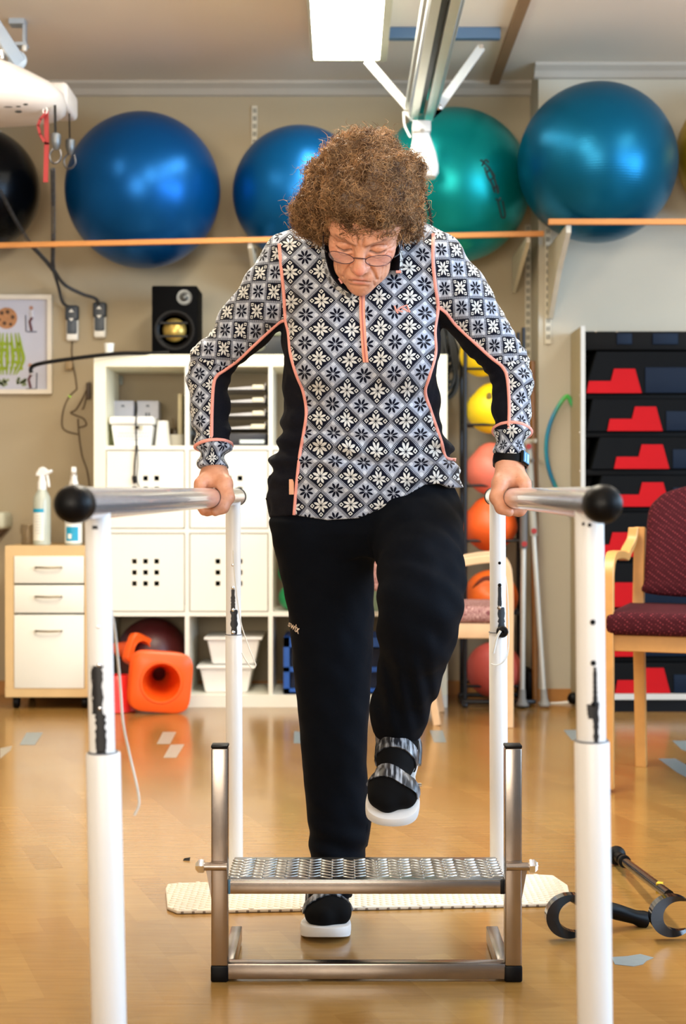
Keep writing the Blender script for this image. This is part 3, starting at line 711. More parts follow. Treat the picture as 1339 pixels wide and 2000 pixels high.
# bottom row contents
def big_ball(cx_, cy_, r, Yc, rgb, lab):
    c = P(cx_, cy_, Yc); R = r * Yc / FPX
    t_ = empty('exercise_ball', c - Vector((0, 0, R)), lab, 'ball')
    MB().ball(c, R, 32, 20).build('ball_skin', mat('ball_%s' % lab[:8], rgb, .4), t_, angle=None)
zf = cellfloor(0, 3); xa, xb, zb, zt_ = cell(0, 3); R = .155
mb = MB(); mb.ball(((xa + xb) / 2 + .005, YC + .2, zb + R + .0), R, 36, 24)
t = empty('exercise_ball', ((xa + xb) / 2 + .005, YC + .2, zb), 'dark maroon ball deep in the bottom left cell behind the orange cones', 'ball'); mb.build('ball_skin', mat('maroon_vinyl', (70, 22, 26), .4), t, angle=None)
orange_pl = mat('orange_plastic', (244, 92, 22), .35, var=.04)
def cone(base_c, tilt_z, roll, size, h, lab, m, r_hole=.09, cut=False):
    """cone lying down: base plate faces the camera. base_c = centre of the plate face"""
    rot = Matrix.Translation(Vector(base_c)) @ Matrix.Rotation(tilt_z, 4, 'Z') @ Matrix.Rotation(roll, 4, 'Y')
    t_ = empty('traffic_cone', (base_c[0], base_c[1], base_c[2] - size), lab, 'traffic cone', 'orange cones on the floor by the shelving unit')
    def sq(R_, rr, y):
        out = []
        for i in range(48):
            a_ = 2 * math.pi * (i + .5) / 48; c_, s_ = math.cos(a_), math.sin(a_)
            f = (abs(c_) ** 5 + abs(s_) ** 5) ** (-1 / 5) if rr else 1
            out.append(rot @ Vector((R_ * f * c_, y, R_ * f * s_)))
        return out
    rings = [sq(r_hole, 0, -.002), sq(size * .93, 1, -.002), sq(size, 1, .004), sq(size, 1, .018), sq(r_hole * 1.18, 0, .020), sq(r_hole * .98, 0, .03), sq(.022, 0, h), sq(.016, 0, h), sq(r_hole * .9, 0, .02)]
    vs = [v for r_ in rings for v in r_]; fs = []
    nr = len(rings)
    for i in range(nr):
        j = (i + 1) % nr
        for q in range(48): fs.append((i * 48 + q, i * 48 + (q + 1) % 48, j * 48 + (q + 1) % 48, j * 48 + q))
    mb = MB(); mb.add(vs, fs); mb.build('cone_shell', m, t_, angle=40)
    rings = [sq(r_hole * 1.14, 0, -.003), sq(r_hole * 1.1, 0, -.006), sq(r_hole * 1.0, 0, -.006), sq(r_hole * .97, 0, -.001)]
    vs = [v for r_ in rings for v in r_]; fs = [(i * 48 + q, i * 48 + (q + 1) % 48, (i + 1) * 48 + (q + 1) % 48, (i + 1) * 48 + q) for i in range(3) for q in range(48)]
    MB().add(vs, fs).build('rim', m, t_, angle=40)
    return t_
cz = .128
for n_ in range(3):
    cone((X(316 - n_ * 4, 6.3), 6.28 + n_ * .022, cz + .002), math.radians(8), math.radians(5), .124, .36 - n_ * .01, ('front orange traffic cone lying with its round hole toward the viewer', 'orange cone nested just behind the front one', 'rearmost of the nested lying orange cones')[n_], orange_pl, r_hole=.078)
for n_ in range(2):
    cone((X(272 - n_ * 6, 6.43), 6.50 + n_ * .03, .235 - n_ * .004), math.radians(48), math.radians(24), .068, .2, ('small orange cone leaning behind the front cone', 'small orange cone tucked at the back of the leaning pair')[n_], orange_pl, r_hole=.044)
setp(MB().lathe([(.075, 0), (.08, .005), (.06, .13), (.05, .15), (.045, .15), (.05, .13), (.07, .01)], (X(228, 6.38), 6.37, 0.0), seg=32).build('red_tub', mat('red_plastic', (226, 44, 40), .35), angle=40), 'red plastic cup-shaped cone left of the orange cones, partly behind the white post', 'marker cone')
# white tubs
for n_, (py0, py1, xa_, xb_) in enumerate(((1355, 1298, 384, 498), (1296, 1238, 398, 512))):
    Yq = YC + .06; z0 = cellfloor(1, 3) if n_ == 0 else cellfloor(1, 3) + .122; z1 = z0 + .118
    a_, b_ = X(xa_, Yq), X(xb_, Yq)
    t = empty('white_tub', ((a_ + b_) / 2, Yq + .14, z0), ('lower white plastic tub with a flared rim in the bottom cell behind the left post', 'upper white plastic tub standing on the lower tub behind the left post')[n_], 'storage tub', 'stacked white tubs')
    taper_box(MB(), a_ + .012, b_ - .012, Yq, Yq + .27, z0, z1 - .008, .022).build('tub_body', white_pl, t, smooth=False, bevel=.008)
    MB().rbox(a_, b_, Yq - .012, Yq + .282, z1 - .012, z1, .005).build('rim', white_pl, t)
blue_pl = mat('blue_plastic', (16, 84, 176), .4)
for (i, lab) in ((2, 'blue plastic crate in the bottom cell just right of the trouser leg edge'), (3, 'blue plastic crate in the bottom right cell, glimpsed between the legs')):
    xa, xb, zb, zt_ = cell(i, 3); xa += .045 if i == 2 else .01; xb -= .04; y0 = YC + .03
    t = empty('plastic_crate', ((xa + xb) / 2, y0 + .15, zb), lab, 'crate', 'blue crates in the bottom row')
    mb = MB(); H_ = .24
    for (p0, p1) in ((zb, zb + .025), (zb + .095, zb + .115), (zb + .2, zb + H_)): mb.box(xa, xb, y0, y0 + .012, p0, p1); mb.box(xa, xb, y0 + .29, y0 + .302, p0, p1)
    for xx in (xa, xb - .025): mb.box(xx, xx + .025, y0, y0 + .302, zb, zb + H_)
    mb.box(xa, xb, y0, y0 + .302, zb, zb + .01); mb.build('crate_body', blue_pl, t, smooth=False)
    MB().box(xa + .03, xb - .03, y0 + .03, y0 + .27, zb + .01, zb + .19).build('crate_fill', mat('navy_fill', (10, 24, 52), .7), t, smooth=False)
xa, xb, zb, zt_ = cell(2, 2)
green = mat('green_vinyl', (20, 130, 72), .4)
setp(MB().ball((xa + .075, YC + .1, zb + .055), .055, 24, 16).build('small_green_ball', green, angle=None), 'lower small green ball in the open cell beside the trouser hip', 'ball', 'small green balls')
setp(MB().ball((xa + .06, YC + .15, zb + .157), .045, 24, 16).build('small_green_ball', green, angle=None), 'upper small green ball in the open cell beside the trouser hip', 'ball', 'small green balls')
xa, xb, zb, zt_ = cell(3, 2)
setp(MB().rbox(xa + .02, xb - .02, YC + .05, YC + .3, zb, zb + .17, .01).build('sage_box', mat('sage', (122, 136, 104), .7)), 'sage green box in the third row cell, glimpsed between the legs', 'box')

# ------------------------------------------------------------------ drawer unit with bottles
YD = 6.42; k = YD / FPX; xa, xb = X(10, YD), X(182, YD); z1 = P(0, 1066, YD).z; z0 = P(0, 1362, YD).z
t = empty('drawer_unit', ((xa + xb) / 2, YD + .2, 0), 'birch and white three-drawer unit on castors at the left wall end', 'drawer unit')
mb = MB(); T = 17 * k
mb.box(xa, xb, YD, YD + .42, z1 - 20 * k, z1); mb.box(xa, xb, YD, YD + .42, z0, z0 + 18 * k); mb.box(xa, xa + T, YD, YD + .42, z0 + 18 * k, z1 - 20 * k); mb.box(xb - T, xb, YD, YD + .42, z0 + 18 * k, z1 - 20 * k)
mb.box(xa + T, xb - T, YD + .3, YD + .4, z0 + 18 * k, z1 - 20 * k)
mb.build('carcass', birch, t, smooth=False, bevel=.0015)
for pa, pb, ph in ((1086, 1139, 1108), (1143, 1197, 1165), (1201, 1344, 1232)):
    d = MB().rbox(xa + T + .002, xb - T - .002, YD - .004, YD + .28, P(0, pb, YD).z, P(0, pa, YD).z, .002).build('drawer', white_lam, t)
    z_ = P(0, ph, YD).z; hx0, hx1 = X(71, YD), X(121, YD)
    MB().tube(spline([(hx0, YD - .004, z_), (hx0 + .004, YD - .022, z_ + .001), ((hx0 + hx1) / 2, YD - .027, z_), (hx1 - .004, YD - .022, z_ + .001), (hx1, YD - .004, z_)]), .0042, 8).build('handle', mat('handle_metal', (140, 132, 116), .3, metal=.8), d)
for cx_ in (xa + .04, xb - .04):
    for cy_ in (YD + .04, YD + .36):
        q = MB().lathe([(.024, -.012), (.028, -.008), (.028, .008), (.024, .012)], (cx_, cy_, .028), (1, 0, 0), 20).build('castor_wheel', black_rub, t)
        MB().rbox(cx_ - .016, cx_ + .016, cy_ - .016, cy_ + .016, .04, z0, .004).build('castor_fork', black_pl, q)
def spray(px, Yq, side, lab, facing=1):
    c = Vector((X(px, Yq), Yq, z1)); k_ = Yq / FPX; s_ = k_
    t_ = empty('spray_bottle', c, lab, 'spray bottle', 'spray bottles on the drawer unit')
    bot = mat('bottle_clear', (214, 220, 206), .25, trans=.35)
    MB().lathe([(.034, 0), (.037, .004), (.037, .19), (.035, .205), (.018, .235), (.0165, .24), (0, .24)], c, seg=28).build('bottle_body', bot, t_)
    # (label wraps the front)
    def wrap(z0_, z1_, a0, a1, m_, nm, r=.0375):
        vs = []; n_ = 12
        for i in range(n_ + 1):
            a_ = math.radians(a0 + (a1 - a0) * i / n_)
            for zz in (z0_, z1_): vs.append((c.x + r * math.sin(a_), c.y - r * math.cos(a_), c.z + zz))
            for zz in (z0_, z1_): vs.append((c.x + (r - .001) * math.sin(a_), c.y - (r - .001) * math.cos(a_), c.z + zz))
        fs = []
        for i in range(n_):
            q = 4 * i; fs += [(q, q + 4, q + 5, q + 1), (q + 2, q + 3, q + 7, q + 6), (q, q + 2, q + 6, q + 4), (q + 1, q + 5, q + 7, q + 3)]
        return MB().add(vs, fs).build(nm, m_, t_)
    lb = mat('label_blue', (26, 156, 196), .4)
    if facing:
        wrap(.02, .15, -62, 22, mat('label_white', (236, 236, 226), .5), 'label')
        wrap(.138, .154, -66, 22, lb, 'label_band', .038)
        for i in range(7): wrap(.122 - i * .012, .124 - i * .012, -30 - (i % 3) * 4, 4, mat('print_grey', (150, 150, 146), .6), 'print_line', .0379)
    else:
        wrap(.01, .13, -80, 80, white_pl, 'label'); wrap(.018, .078, -46, 40, lb, 'label_panel', .038); wrap(.028, .048, -30, -5, white_pl, 'label_symbol', .0383)
    MB().lathe([(.019, 0), (.019, .03), (.014, .045), (.014, .062)], c + Vector((0, 0, .235)), seg=20).build('collar', white_pl, t_)
    f = Vector((math.sin(side), -math.cos(side), 0)); z_ = c.z + .297; u = Vector((0, 0, 1)); side_v = f.cross(u)
    prof = [(-.026, -.004), (-.024, .008), (-.010, .03), (.004, .036), (.016, .03), (.026, .02), (.044, .024), (.046, .012), (.03, .004), (.012, -.006)]
    MB().prism([Vector((c.x, c.y, z_)) + f * a_ + u * b_ - side_v * .011 for a_, b_ in prof], side_v * .022).build('spray_head', white_pl, t_, bevel=.004)
    MB().prism([Vector((c.x, c.y, z_)) + f * a_ + u * b_ - side_v * .006 for a_, b_ in ((.018, .0), (.026, .004), (.034, -.03), (.036, -.052), (.026, -.052), (.022, -.025))], side_v * .012).build('trigger', white_pl, t_, bevel=.003)
    return t_
spray(82, 6.52, math.radians(82), 'white spray bottle with a narrow blue band label, left one on the drawer unit')
spray(144, 6.52, math.radians(10), 'white spray bottle with a square blue label, half behind the black bar cap', facing=0)
t = empty('glass_mug', (X(55, 6.6), 6.6, z1), 'clear glass cup behind the left spray bottle on the drawer unit', 'cup')
glass = mat('cup_glass', (214, 200, 176), .1, trans=.85)
MB().lathe([(.027, 0), (.029, .003), (.031, .085), (.029, .085), (.027, .006), (0, .006)], (X(55, 6.6), 6.6, z1), seg=28).build('glass_body', glass, t)
MB().tube(spline([P(44, 1025, 6.6), P(40, 1028, 6.6), P(41, 1042, 6.6), P(45, 1050, 6.6)]), .003, 8).build('handle', glass, t)
t = empty('wall_dispenser', (X(-12, 6.8), 6.86, P(0, 1046, 6.8).z), 'pale rounded dispenser just entering at the left edge above the drawer unit', 'dispenser')
MB().rbox(X(-60, 6.75), X(9, 6.75), 6.75, YB, P(0, 1034, 6.8).z, P(0, 1000, 6.8).z, .02, 3).build('dispenser_body', mat('disp', (206, 208, 190), .5), t)
MB().prism([(X(-60, 6.8), 6.8, P(0, 1034, 6.8).z), (X(8, 6.8), 6.8, P(0, 1034, 6.8).z), (X(-8, 6.8), 6.8, P(0, 1050, 6.8).z), (X(-60, 6.8), 6.8, P(0, 1055, 6.8).z)], (0, .1, 0)).build('dispenser_foot', mat('disp_dark', (96, 70, 40), .6), t)

# ------------------------------------------------------------------ medicine ball rack
Yr = 6.52; k = Yr / FPX
rackm = mat('rack_black', (34, 34, 36), .35, metal=.4)
t = empty('ball_rack', (X(960, Yr), Yr + .08, 0), 'narrow black metal rack holding the handled balls behind the right bar', 'ball rack')
zt = P(0, 640, Yr).z
for px in (908, 1022):
    for dy in (0, .2):
        MB().tube([(X(px, Yr), Yr + dy, .02), (X(px, Yr), Yr + dy, zt)], .009, 10).build('post', rackm, t)
rows_ = [(940, 693, 43, (246, 206, 20)), (958, 800, 47, (250, 218, 24)), (958, 918, 49, (226, 118, 96)), (956, 1025, 51, (232, 92, 28)), (958, 1166, 53, (236, 106, 30)), (964, 1308, 54, (220, 96, 84))]
for cx_, cy_, r, c_ in rows_:
    zz = P(0, cy_ + r * .62, Yr).z
    for dy in (.02, .17):
        MB().tube([(X(908, Yr), Yr + dy, zz), (X(1022, Yr), Yr + dy, zz)], .006, 8).build('rung', rackm, t)
mb = MB(); mb.rbox(X(902, Yr), X(1045, Yr), Yr - .03, Yr, .012, .03, .005); mb.rbox(X(902, Yr), X(1045, Yr), Yr + .19, Yr + .22, .012, .03, .005)
for px in (906, 1025): mb.rbox(X(px - 5, Yr), X(px + 5, Yr), Yr - .06, Yr + .24, .0, .02, .005)
mb.build('base_frame', rackm, t)
names = ['topmost yellow ball on the rack, half hidden by the sleeve', 'lower yellow ball with a dark finger hole on the rack', 'salmon pink ball on the rack behind the hand and watch', 'deep orange faceted ball on the rack below the right hand', 'orange ball with a deep handle recess, above the patterned seat', 'coral red ball lowest on the rack near the floor']
for n_, (cx_, cy_, r, c_) in enumerate(rows_):
    Yc = Yr + .095; c = P(cx_, cy_, Yc); R = r * Yc / FPX
    t = empty('handled_ball', c - Vector((0, 0, R)), names[n_], 'medicine ball', 'handled balls on the rack')
    m = mat('rack_ball_%d' % n_, c_, .42, var=.04)
    vs = []; seg, ring = 40, 28
    for i in range(ring + 1):
        th_ = math.pi * i / ring
        for q in range(seg):
            ph = 2 * math.pi * q / seg; d = Vector((math.sin(th_) * math.cos(ph), math.sin(th_) * math.sin(ph), math.cos(th_)))
            rr = R
            if n_ in (1, 2, 3): rr *= 1 + .10 * math.exp(-((th_ - .0) / .45) ** 2) - .05 * math.exp(-((th_ - .8) / .25) ** 2) + .03 * math.exp(-((th_ - 1.7) / .3) ** 2)
            if n_ == 3: rr *= 1 + .03 * abs(math.sin(2.5 * th_))
            if n_ in (4,): rr *= 1 - .16 * math.exp(-(((d.x) / .45) ** 2 + ((d.z - .42) / .16) ** 2)) * (1 if d.y < .2 else 0)
            vs.append(c + d * rr)
    fs = [(i * seg + q, (i + 1) * seg + q, (i + 1) * seg + (q + 1) % seg, i * seg + (q + 1) % seg) for i in range(ring) for q in range(seg)]
    MB().add(vs, fs).build('ball_shell', m, t, angle=None)
    if n_ in (1,):
        p_ = on_ball(c, R, 955, 775, Yc - R, .001); MB().ball(p_, .012, 12, 8, sc=(1, .4, 1.6)).build('finger_hole', mat('hole_y', (120, 96, 10), .6), t)
    if n_ in (4,):
        pts = [on_ball(c, R, 922 + 60 * s_, 1150 - 20 * math.sin(math.pi * s_), Yc - R, -.004) for s_ in np.linspace(0, 1, 9)]
        MB().tube(pts, [.003, .007, .01, .012, .013, .012, .01, .007, .003], 8).build('handle_recess', mat('recess', (110, 40, 10), .7), t)
    if n_ in (2, 3, 5):
        ring_ = [on_ball(c, R, cx_ - 6 + 13 * math.cos(a_), cy_ + 4 + 13 * math.sin(a_), Yc - R, .0004) for a_ in np.linspace(0, 6.28, 20)[:-1]]
        MB().tube(ring_, .001, 5, closed=True).build('moulded_ring', m, t)

# hanging cords
mb = MB(); Yh = 6.7; r0 = random.Random(3)
for i in range(16):
    x_ = 862 + r0.uniform(-6, 6); top = P(x_, 600 + r0.uniform(-6, 4), Yh + r0.uniform(-.03, .03)); wd = r0.uniform(10, 27); bt = r0.uniform(660, 775); yy = Yh + r0.uniform(-.04, .04); dx = r0.uniform(-2, 14)
    mb.tube(spline([top, P(x_ - wd * .4 + dx, (600 + bt) / 2, yy), P(x_ - wd * .7 + dx, bt - 20, yy), P(x_ + dx, bt + 4, yy), P(x_ + wd * .8 + dx, bt - 22, yy), P(x_ + wd * .5 + dx, (600 + bt) / 2, yy), top + Vector((.01, 0, 0))], 6), .0065, 6)
mb.tube(spline([P(846, 545, Yh), P(856, 590, Yh), P(866, 620, Yh), P(880, 650, Yh), P(888, 672, Yh), P(886, 682, Yh)]), .005, 6)
setp(mb.build('resistance_cords', mat('cord_black', (20, 22, 22), .6)), 'bundle of looped black exercise cords hanging beside the right armpit', 'exercise cords')
# crutches, stick, grey pole in the corner
Yq = 6.46
alu2 = mat('crutch_grey', (186, 184, 176), .35, metal=.3)
def wall_crutch(x0, y0, x1, y1, lab, col):
    t_ = empty('forearm_crutch', P(x1, y1, Yq), lab, 'crutch', 'crutches leaning in the corner')
    a_, b_ = P(x0, y0, Yq + .05), P(x1, y1, Yq); mid = a_.lerp(b_, .36)
    MB().tube([mid, b_ + (a_ - b_) * .04], .0115, 12).build('shaft', alu2, t_)
    MB().tube([a_, mid], .017, 12).build('upper_tube', col, t_)
    MB().lathe([(.024, 0), (.026, .006), (.016, .03), (.014, .07)], b_, (a_ - b_), 16).build('ferrule', mat('ferrule_grey', (128, 124, 116), .6), t_)
    h = a_.lerp(b_, .16); MB().tube([h, h + Vector((-.03, -.08, .01))], .014, 10).build('hand_grip', col, t_)
    q = a_.lerp(b_, .0)
    MB().tube(spline([q + Vector((.03 * math.cos(v), -.045 + .045 * math.sin(v), .0)) for v in np.linspace(-.6, 3.8, 10)]), .009, 8, sx=.5).build('arm_cuff', col, t_)
    mb_ = MB(); mb_.lathe([(.012, 0), (.012, .006)], a_.lerp(b_, .34) + Vector((0, -.018, 0)), (0, -1, 0), 12); mb_.lathe([(.012, 0), (.012, .006)], a_.lerp(b_, .02) + Vector((0, -.018, 0)), (0, -1, 0), 12)
    mb_.build('red_button', mat('button_red', (150, 30, 26), .5), t_)
wall_crutch(1030, 862, 1063, 1379, 'grey forearm crutch with red buttons leaning in the corner, tip nearest the pier', mat('crutch_body', (156, 152, 140), .5))
wall_crutch(1024, 900, 1019, 1379, 'upright darker forearm crutch in the corner, left of the leaning grey one', mat('crutch_body2', (92, 90, 88), .5))
setp(MB().tube([P(1039, 705, 6.6), P(1045, 1378, 6.59)], .013, 14).build('wooden_stick', mat('stick_wood', (120, 78, 34), .35, var=.15)), 'long varnished wooden stick standing upright in the corner by the wall pier', 'stick')
setp(MB().rbox(X(1018, 6.7), X(1045, 6.7), 6.66, 6.8, .0, .14, .03, 3).build('black_bag', black_rub), 'small black bundle on the floor in the corner between the crutch tips', 'bag')
setp(MB().tube(spline([P(1042, 1373, 6.62), P(1070, 1374, 6.6), P(1095, 1373, 6.6), P(1115, 1371, 6.6)]), .006, 8).build('white_floor_cable', white_pl), 'white cable lying on the floor along the wall pier', 'cable')
setp(MB().ball(P(1119, 1364, 6.5) , .026, 16, 10).build('castor_ball', black_rub, angle=None), 'small black round castor at the foot of the step rack, beside the white post', 'castor')
# hoop
def hoop_mat():
    m = bpy.data.materials.new('hoop_plastic'); m.use_nodes = True; nt = m.node_tree; b = nt.nodes['Principled BSDF']; b.inputs['Roughness'].default_value = .35
    tc = nt.nodes.new('ShaderNodeTexCoord'); sp = nt.nodes.new('ShaderNodeSeparateXYZ'); nt.links.new(tc.outputs['Object'], sp.inputs[0])
    wv = nt.nodes.new('ShaderNodeTexWave'); wv.inputs['Scale'].default_value = 2.3; nt.links.new(tc.outputs['Object'], wv.inputs[0])
    nt.links.new(mixc(nt, wv.outputs['Fac'], s2l((20, 120, 166)), s2l((66, 178, 70))), b.inputs['Base Color']); return m
Yo = 6.585
pts = [(1150, 822), (1130, 806), (1117, 790), (1108, 774), (1096, 784), (1080, 812), (1069, 845), (1066, 880), (1071, 915), (1085, 952), (1105, 985), (1135, 1010), (1165, 1015), (1195, 990), (1205, 930), (1195, 870), (1175, 838)]
mb = MB(); mb.tube(spline([P(a_, b_, Yo) for a_, b_ in pts], 6, closed=True), .0095, 10, closed=True)
setp(mb.build('exercise_hoop', hoop_mat()), 'green and blue plastic hoop hanging on the wall pier beside the step rack', 'hoop')

# ------------------------------------------------------------------ rack with aerobic steps
YU = 6.33; k = YU / FPX; xs = P(1139, 0, YU).x
t = empty('step_rack', (xs + .5, YU + .12, 0), 'pale metal rack with a tall side panel holding the black and red step platforms', 'rack')
rk = mat('rack_white', (196, 196, 192), .45)
zt = P(0, 637, YU).z; zb1 = P(0, 1355, YU).z; zb0 = P(0, 1366, YU).z
MB().box(xs - .01, xs, YU, YU + .29, .0, zt).build('side_panel', mat('rack_side', (176, 164, 132), .6), t, smooth=False)
MB().box(xs - .012, xs + .006, YU - .006, YU, .0, zt).build('side_edge_strip', rk, t, smooth=False)
MB().box(xs, xs + 1.05, YU - .01, YU + .28, zb0, zb1).build('bottom_shelf', rk, t, smooth=False)
MB().box(xs, xs + 1.05, YU + .02, YU + .28, 0, zb0).build('plinth', black_pl, t, smooth=False)
MB().box(xs, xs + 1.05, YU + .275, YU + .288, zb1, zt - .01).build('rear_panel', mat('rack_back', (12, 16, 24), .7), t, smooth=False)
for py in (772, 845, 920): MB().ball((xs - .012, YU + .02, P(0, py, YU).z), .003, 8, 5).build('screw', chrome, t)
stepk = mat('step_charcoal', (10, 12, 15), .8, spec=.15, bump=.2, bscale=300)
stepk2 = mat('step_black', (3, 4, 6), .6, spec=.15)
navy = mat('step_navy', (4, 24, 46), .6, spec=.2)
redm = mat('step_red', (182, 10, 20), .75, spec=.2, var=.04, bump=.15, bscale=300)
steps = [(768, 686, 0, (1166, 1140)), (842, 779, 41, (1158, 1146)), (916, 854, 54, (1172, 1155)), (990, 929, 55, (1176, 1160)), (1088, 1001, -3, (1150, 1130)), (1186, 1100, -2, (1152, 1132)), (1283, 1200, 0, (1160, 1140)), (1353, 1296, 56, (1174, 1150))]
top_stack = [(682, 647)]
for n_, (pb, pt, dx, (la, lb)) in enumerate(steps):
    zb = P(0, pb + (2 if n_ < 7 else 2), YU).z; zt_ = P(0, pt, YU).z
    if n_ == 7: zb = zb1 + .0005
    t = empty('aerobic_step', (xs + .45, YU + .12, zb), 'black step platform with a red end inset, ' + ('topmost', 'second from the top', 'third from the top', 'fourth from the top', 'fifth from the top', 'third from the bottom', 'second from the bottom', 'lowest')[n_] + ' in the rack', 'step platform', 'step platforms in the rack')
    xr = xs + .9
    A = P(lb, 0, YU).x; B = P(la, 0, YU).x
    if n_ < 7: zl = P(0, pb, YU).z
    else: zl = zb
    mb = MB(); A2 = max(A, xs + .004); mb.prism([(A2, YU + .012, zl), (xr, YU + .012, zl), (xr - .05, YU + .012, zt_), (max(B, xs + .006), YU + .012, zt_)], (0, .24, 0)); mb.build('platform_body', stepk, t, smooth=False, bevel=.003)
    nextz = P(0, steps[n_ + 1][1], YU).z + .0005 if n_ < 7 else 0
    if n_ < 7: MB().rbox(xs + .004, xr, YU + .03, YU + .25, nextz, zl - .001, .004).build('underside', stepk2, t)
    O = 1145 + dx
    poly = [(O, pb), (O + 5, pb - 24), (O + 48, pb - 24), (O + 54, pb - 48), (O + 95, pb - 48), (O + 108, pb)]
    pl = [P(a_, b_, YU) for a_, b_ in poly]; pl = [Vector((max(v.x, xs + .003), YU + .004, v.z if b_ != pb else zl + .001)) for v, (a_, b_) in zip(pl, poly)]
    MB().prism(pl, (0, .012, 0)).build('red_inset', redm, t, smooth=False)
    a_ = P(O + 115, 0, YU).x
    MB().rbox(a_, xr - .02, YU + .006, YU + .02, zl + .002, zl + (zt_ - zl) * .62, .002).build('navy_inset', navy, t)
zz1 = P(0, 646, YU).z; zz0 = P(0, 684, YU).z
t = empty('aerobic_riser', (xs + .45, YU + .12, zz0), 'dark blue-black riser block lying on top of the step platforms', 'step riser')
MB().rbox(xs + .004, xs + .9, YU + .02, YU + .25, zz0 + .002, zz1, .006).build('riser_body', stepk2, t)
for (pa, pb_) in ((1205, 1235), (1275, 1325)): MB().rbox(P(pa, 0, YU).x, P(pb_, 0, YU).x, YU + .012, YU + .022, P(0, 672, YU).z, P(0, 650, YU).z, .003).build('navy_pad', navy, t)
for px in (1163, 1204): MB().ball(P(px, 648, YU + .015), .004, 8, 5).build('rivet', chrome, t)

# ------------------------------------------------------------------ chairs
def fabric(name, c1, c2, scale, rough=.85):
    m = bpy.data.materials.new(name); m.use_nodes = True; nt = m.node_tree; b = nt.nodes['Principled BSDF']; b.inputs['Roughness'].default_value = rough
    b.inputs['Specular IOR Level'].default_value = .2
    tc = nt.nodes.new('ShaderNodeTexCoord')
    mp = nt.nodes.new('ShaderNodeMapping'); mp.inputs['Rotation'].default_value = (math.radians(35), math.radians(45), 0); mp.inputs['Scale'].default_value = (scale, scale, scale); nt.links.new(tc.outputs['Object'], mp.inputs[0])
    vo = nt.nodes.new('ShaderNodeTexVoronoi'); vo.inputs['Scale'].default_value = 1; vo.inputs['Randomness'].default_value = .15; nt.links.new(mp.outputs[0], vo.inputs['Vector']); E.nt = nt
    f = (E(vo.outputs['Distance']) * -3.2 + 1.25).max(0).min(1)
    nt.links.new(mixc(nt, f, s2l(c1), s2l(c2)), b.inputs['Base Color'])
    bp = nt.nodes.new('ShaderNodeBump'); bp.inputs['Strength'].default_value = .3; bp.inputs['Distance'].default_value = .004; nt.links.new(f.v, bp.inputs['Height']); nt.links.new(bp.outputs['Normal'], b.inputs['Normal'])
    return m
maroon = fabric('maroon_upholstery', (60, 10, 20), (132, 52, 60), 115)
def band_mb(path, wdir, w_, th):
    """laminated wood strip: path of points, width direction, width, thickness"""
    mb = MB(); pts = [Vector(p) for p in path]; wd = Vector(wdir).normalized() * w_ / 2; n = len(pts); vs = []
    for i, p in enumerate(pts):
        a_ = pts[max(0, i - 1)]; b_ = pts[min(n - 1, i + 1)]; tt = (b_ - a_).normalized(); nn = tt.cross(wd).normalized() * th / 2
        vs += [p - wd - nn, p + wd - nn, p + wd + nn, p - wd + nn]
    fs = [(0, 1, 2, 3), tuple((n - 1) * 4 + q for q in (3, 2, 1, 0))]
    for i in range(n - 1):
        for q in range(4): fs.append((i * 4 + q, (i + 1) * 4 + q, (i + 1) * 4 + (q + 1) % 4, i * 4 + (q + 1) % 4))
    return mb.add(vs, fs)
# maroon armchair (own frame: x right, y depth from front edge, z up), turned slightly
def local_build(t_, loc_root):
    pass
RC = (P(1186, 0, 4.62).x, 4.62, 0)
t = empty('armchair', RC, 'beech armchair with maroon dotted seat and back at the right edge', 'chair', rz=0)
ang = math.radians(-19); Mc = Matrix.Translation(Vector(RC)) @ Matrix.Rotation(ang, 4, 'Z')
W_ = .56; seat_z = .535
L_ = lambda x_, y_, z_: Mc @ Vector((x_, y_, z_))
Xv = (Mc.to_3x3() @ Vector((1, 0, 0))); Yv = (Mc.to_3x3() @ Vector((0, 1, 0)))
for xo in (0.0, W_):
    path = spline([(xo, .02, .01), (xo, .02, .30), (xo, .02, .60), (xo, .03, .675), (xo, .07, .708), (xo, .15, .712), (xo, .25, .708), (xo, .33, .70), (xo, .375, .715), (xo + (.012 if xo < .1 else -.012), .415, .75), (xo + (.016 if xo < .1 else -.016), .425, .79)], 5)
    band_mb([L_(*p) for p in path], Xv, .032, .026).build('arm_and_front_leg', beech, t, angle=30, bevel=.003)
    rp = spline([(xo + (.03 if xo < .1 else -.03), .50, .0), (xo + (.03 if xo < .1 else -.03), .47, .28), (xo + (.03 if xo < .1 else -.03), .44, .5), (xo + (.03 if xo < .1 else -.03), .45, .62), (xo + (.03 if xo < .1 else -.03), .475, .79)], 5)
    band_mb([L_(*p) for p in rp], Xv, .036, .034).build('rear_leg', beech, t, angle=30, bevel=.003)
mb = MB(); mb.box(.0, W_, .03, .055, .425, .475, Mc); mb.build('front_rail', beech, t, smooth=False, bevel=.003)
mb = MB(); mb.box(.02, W_ - .02, .44, .465, .425, .47, Mc); mb.build('rear_rail', beech, t, smooth=False, bevel=.003)
for xo in (.012, W_ - .037): MB().box(xo, xo + .025, .055, .44, .425, .47, Mc).build('side_rail', beech, t, smooth=False)
MB().rbox(-.012, W_ + .012, .0, .47, .475, .545, .022, 4, Mc).build('seat_cushion', maroon, t)
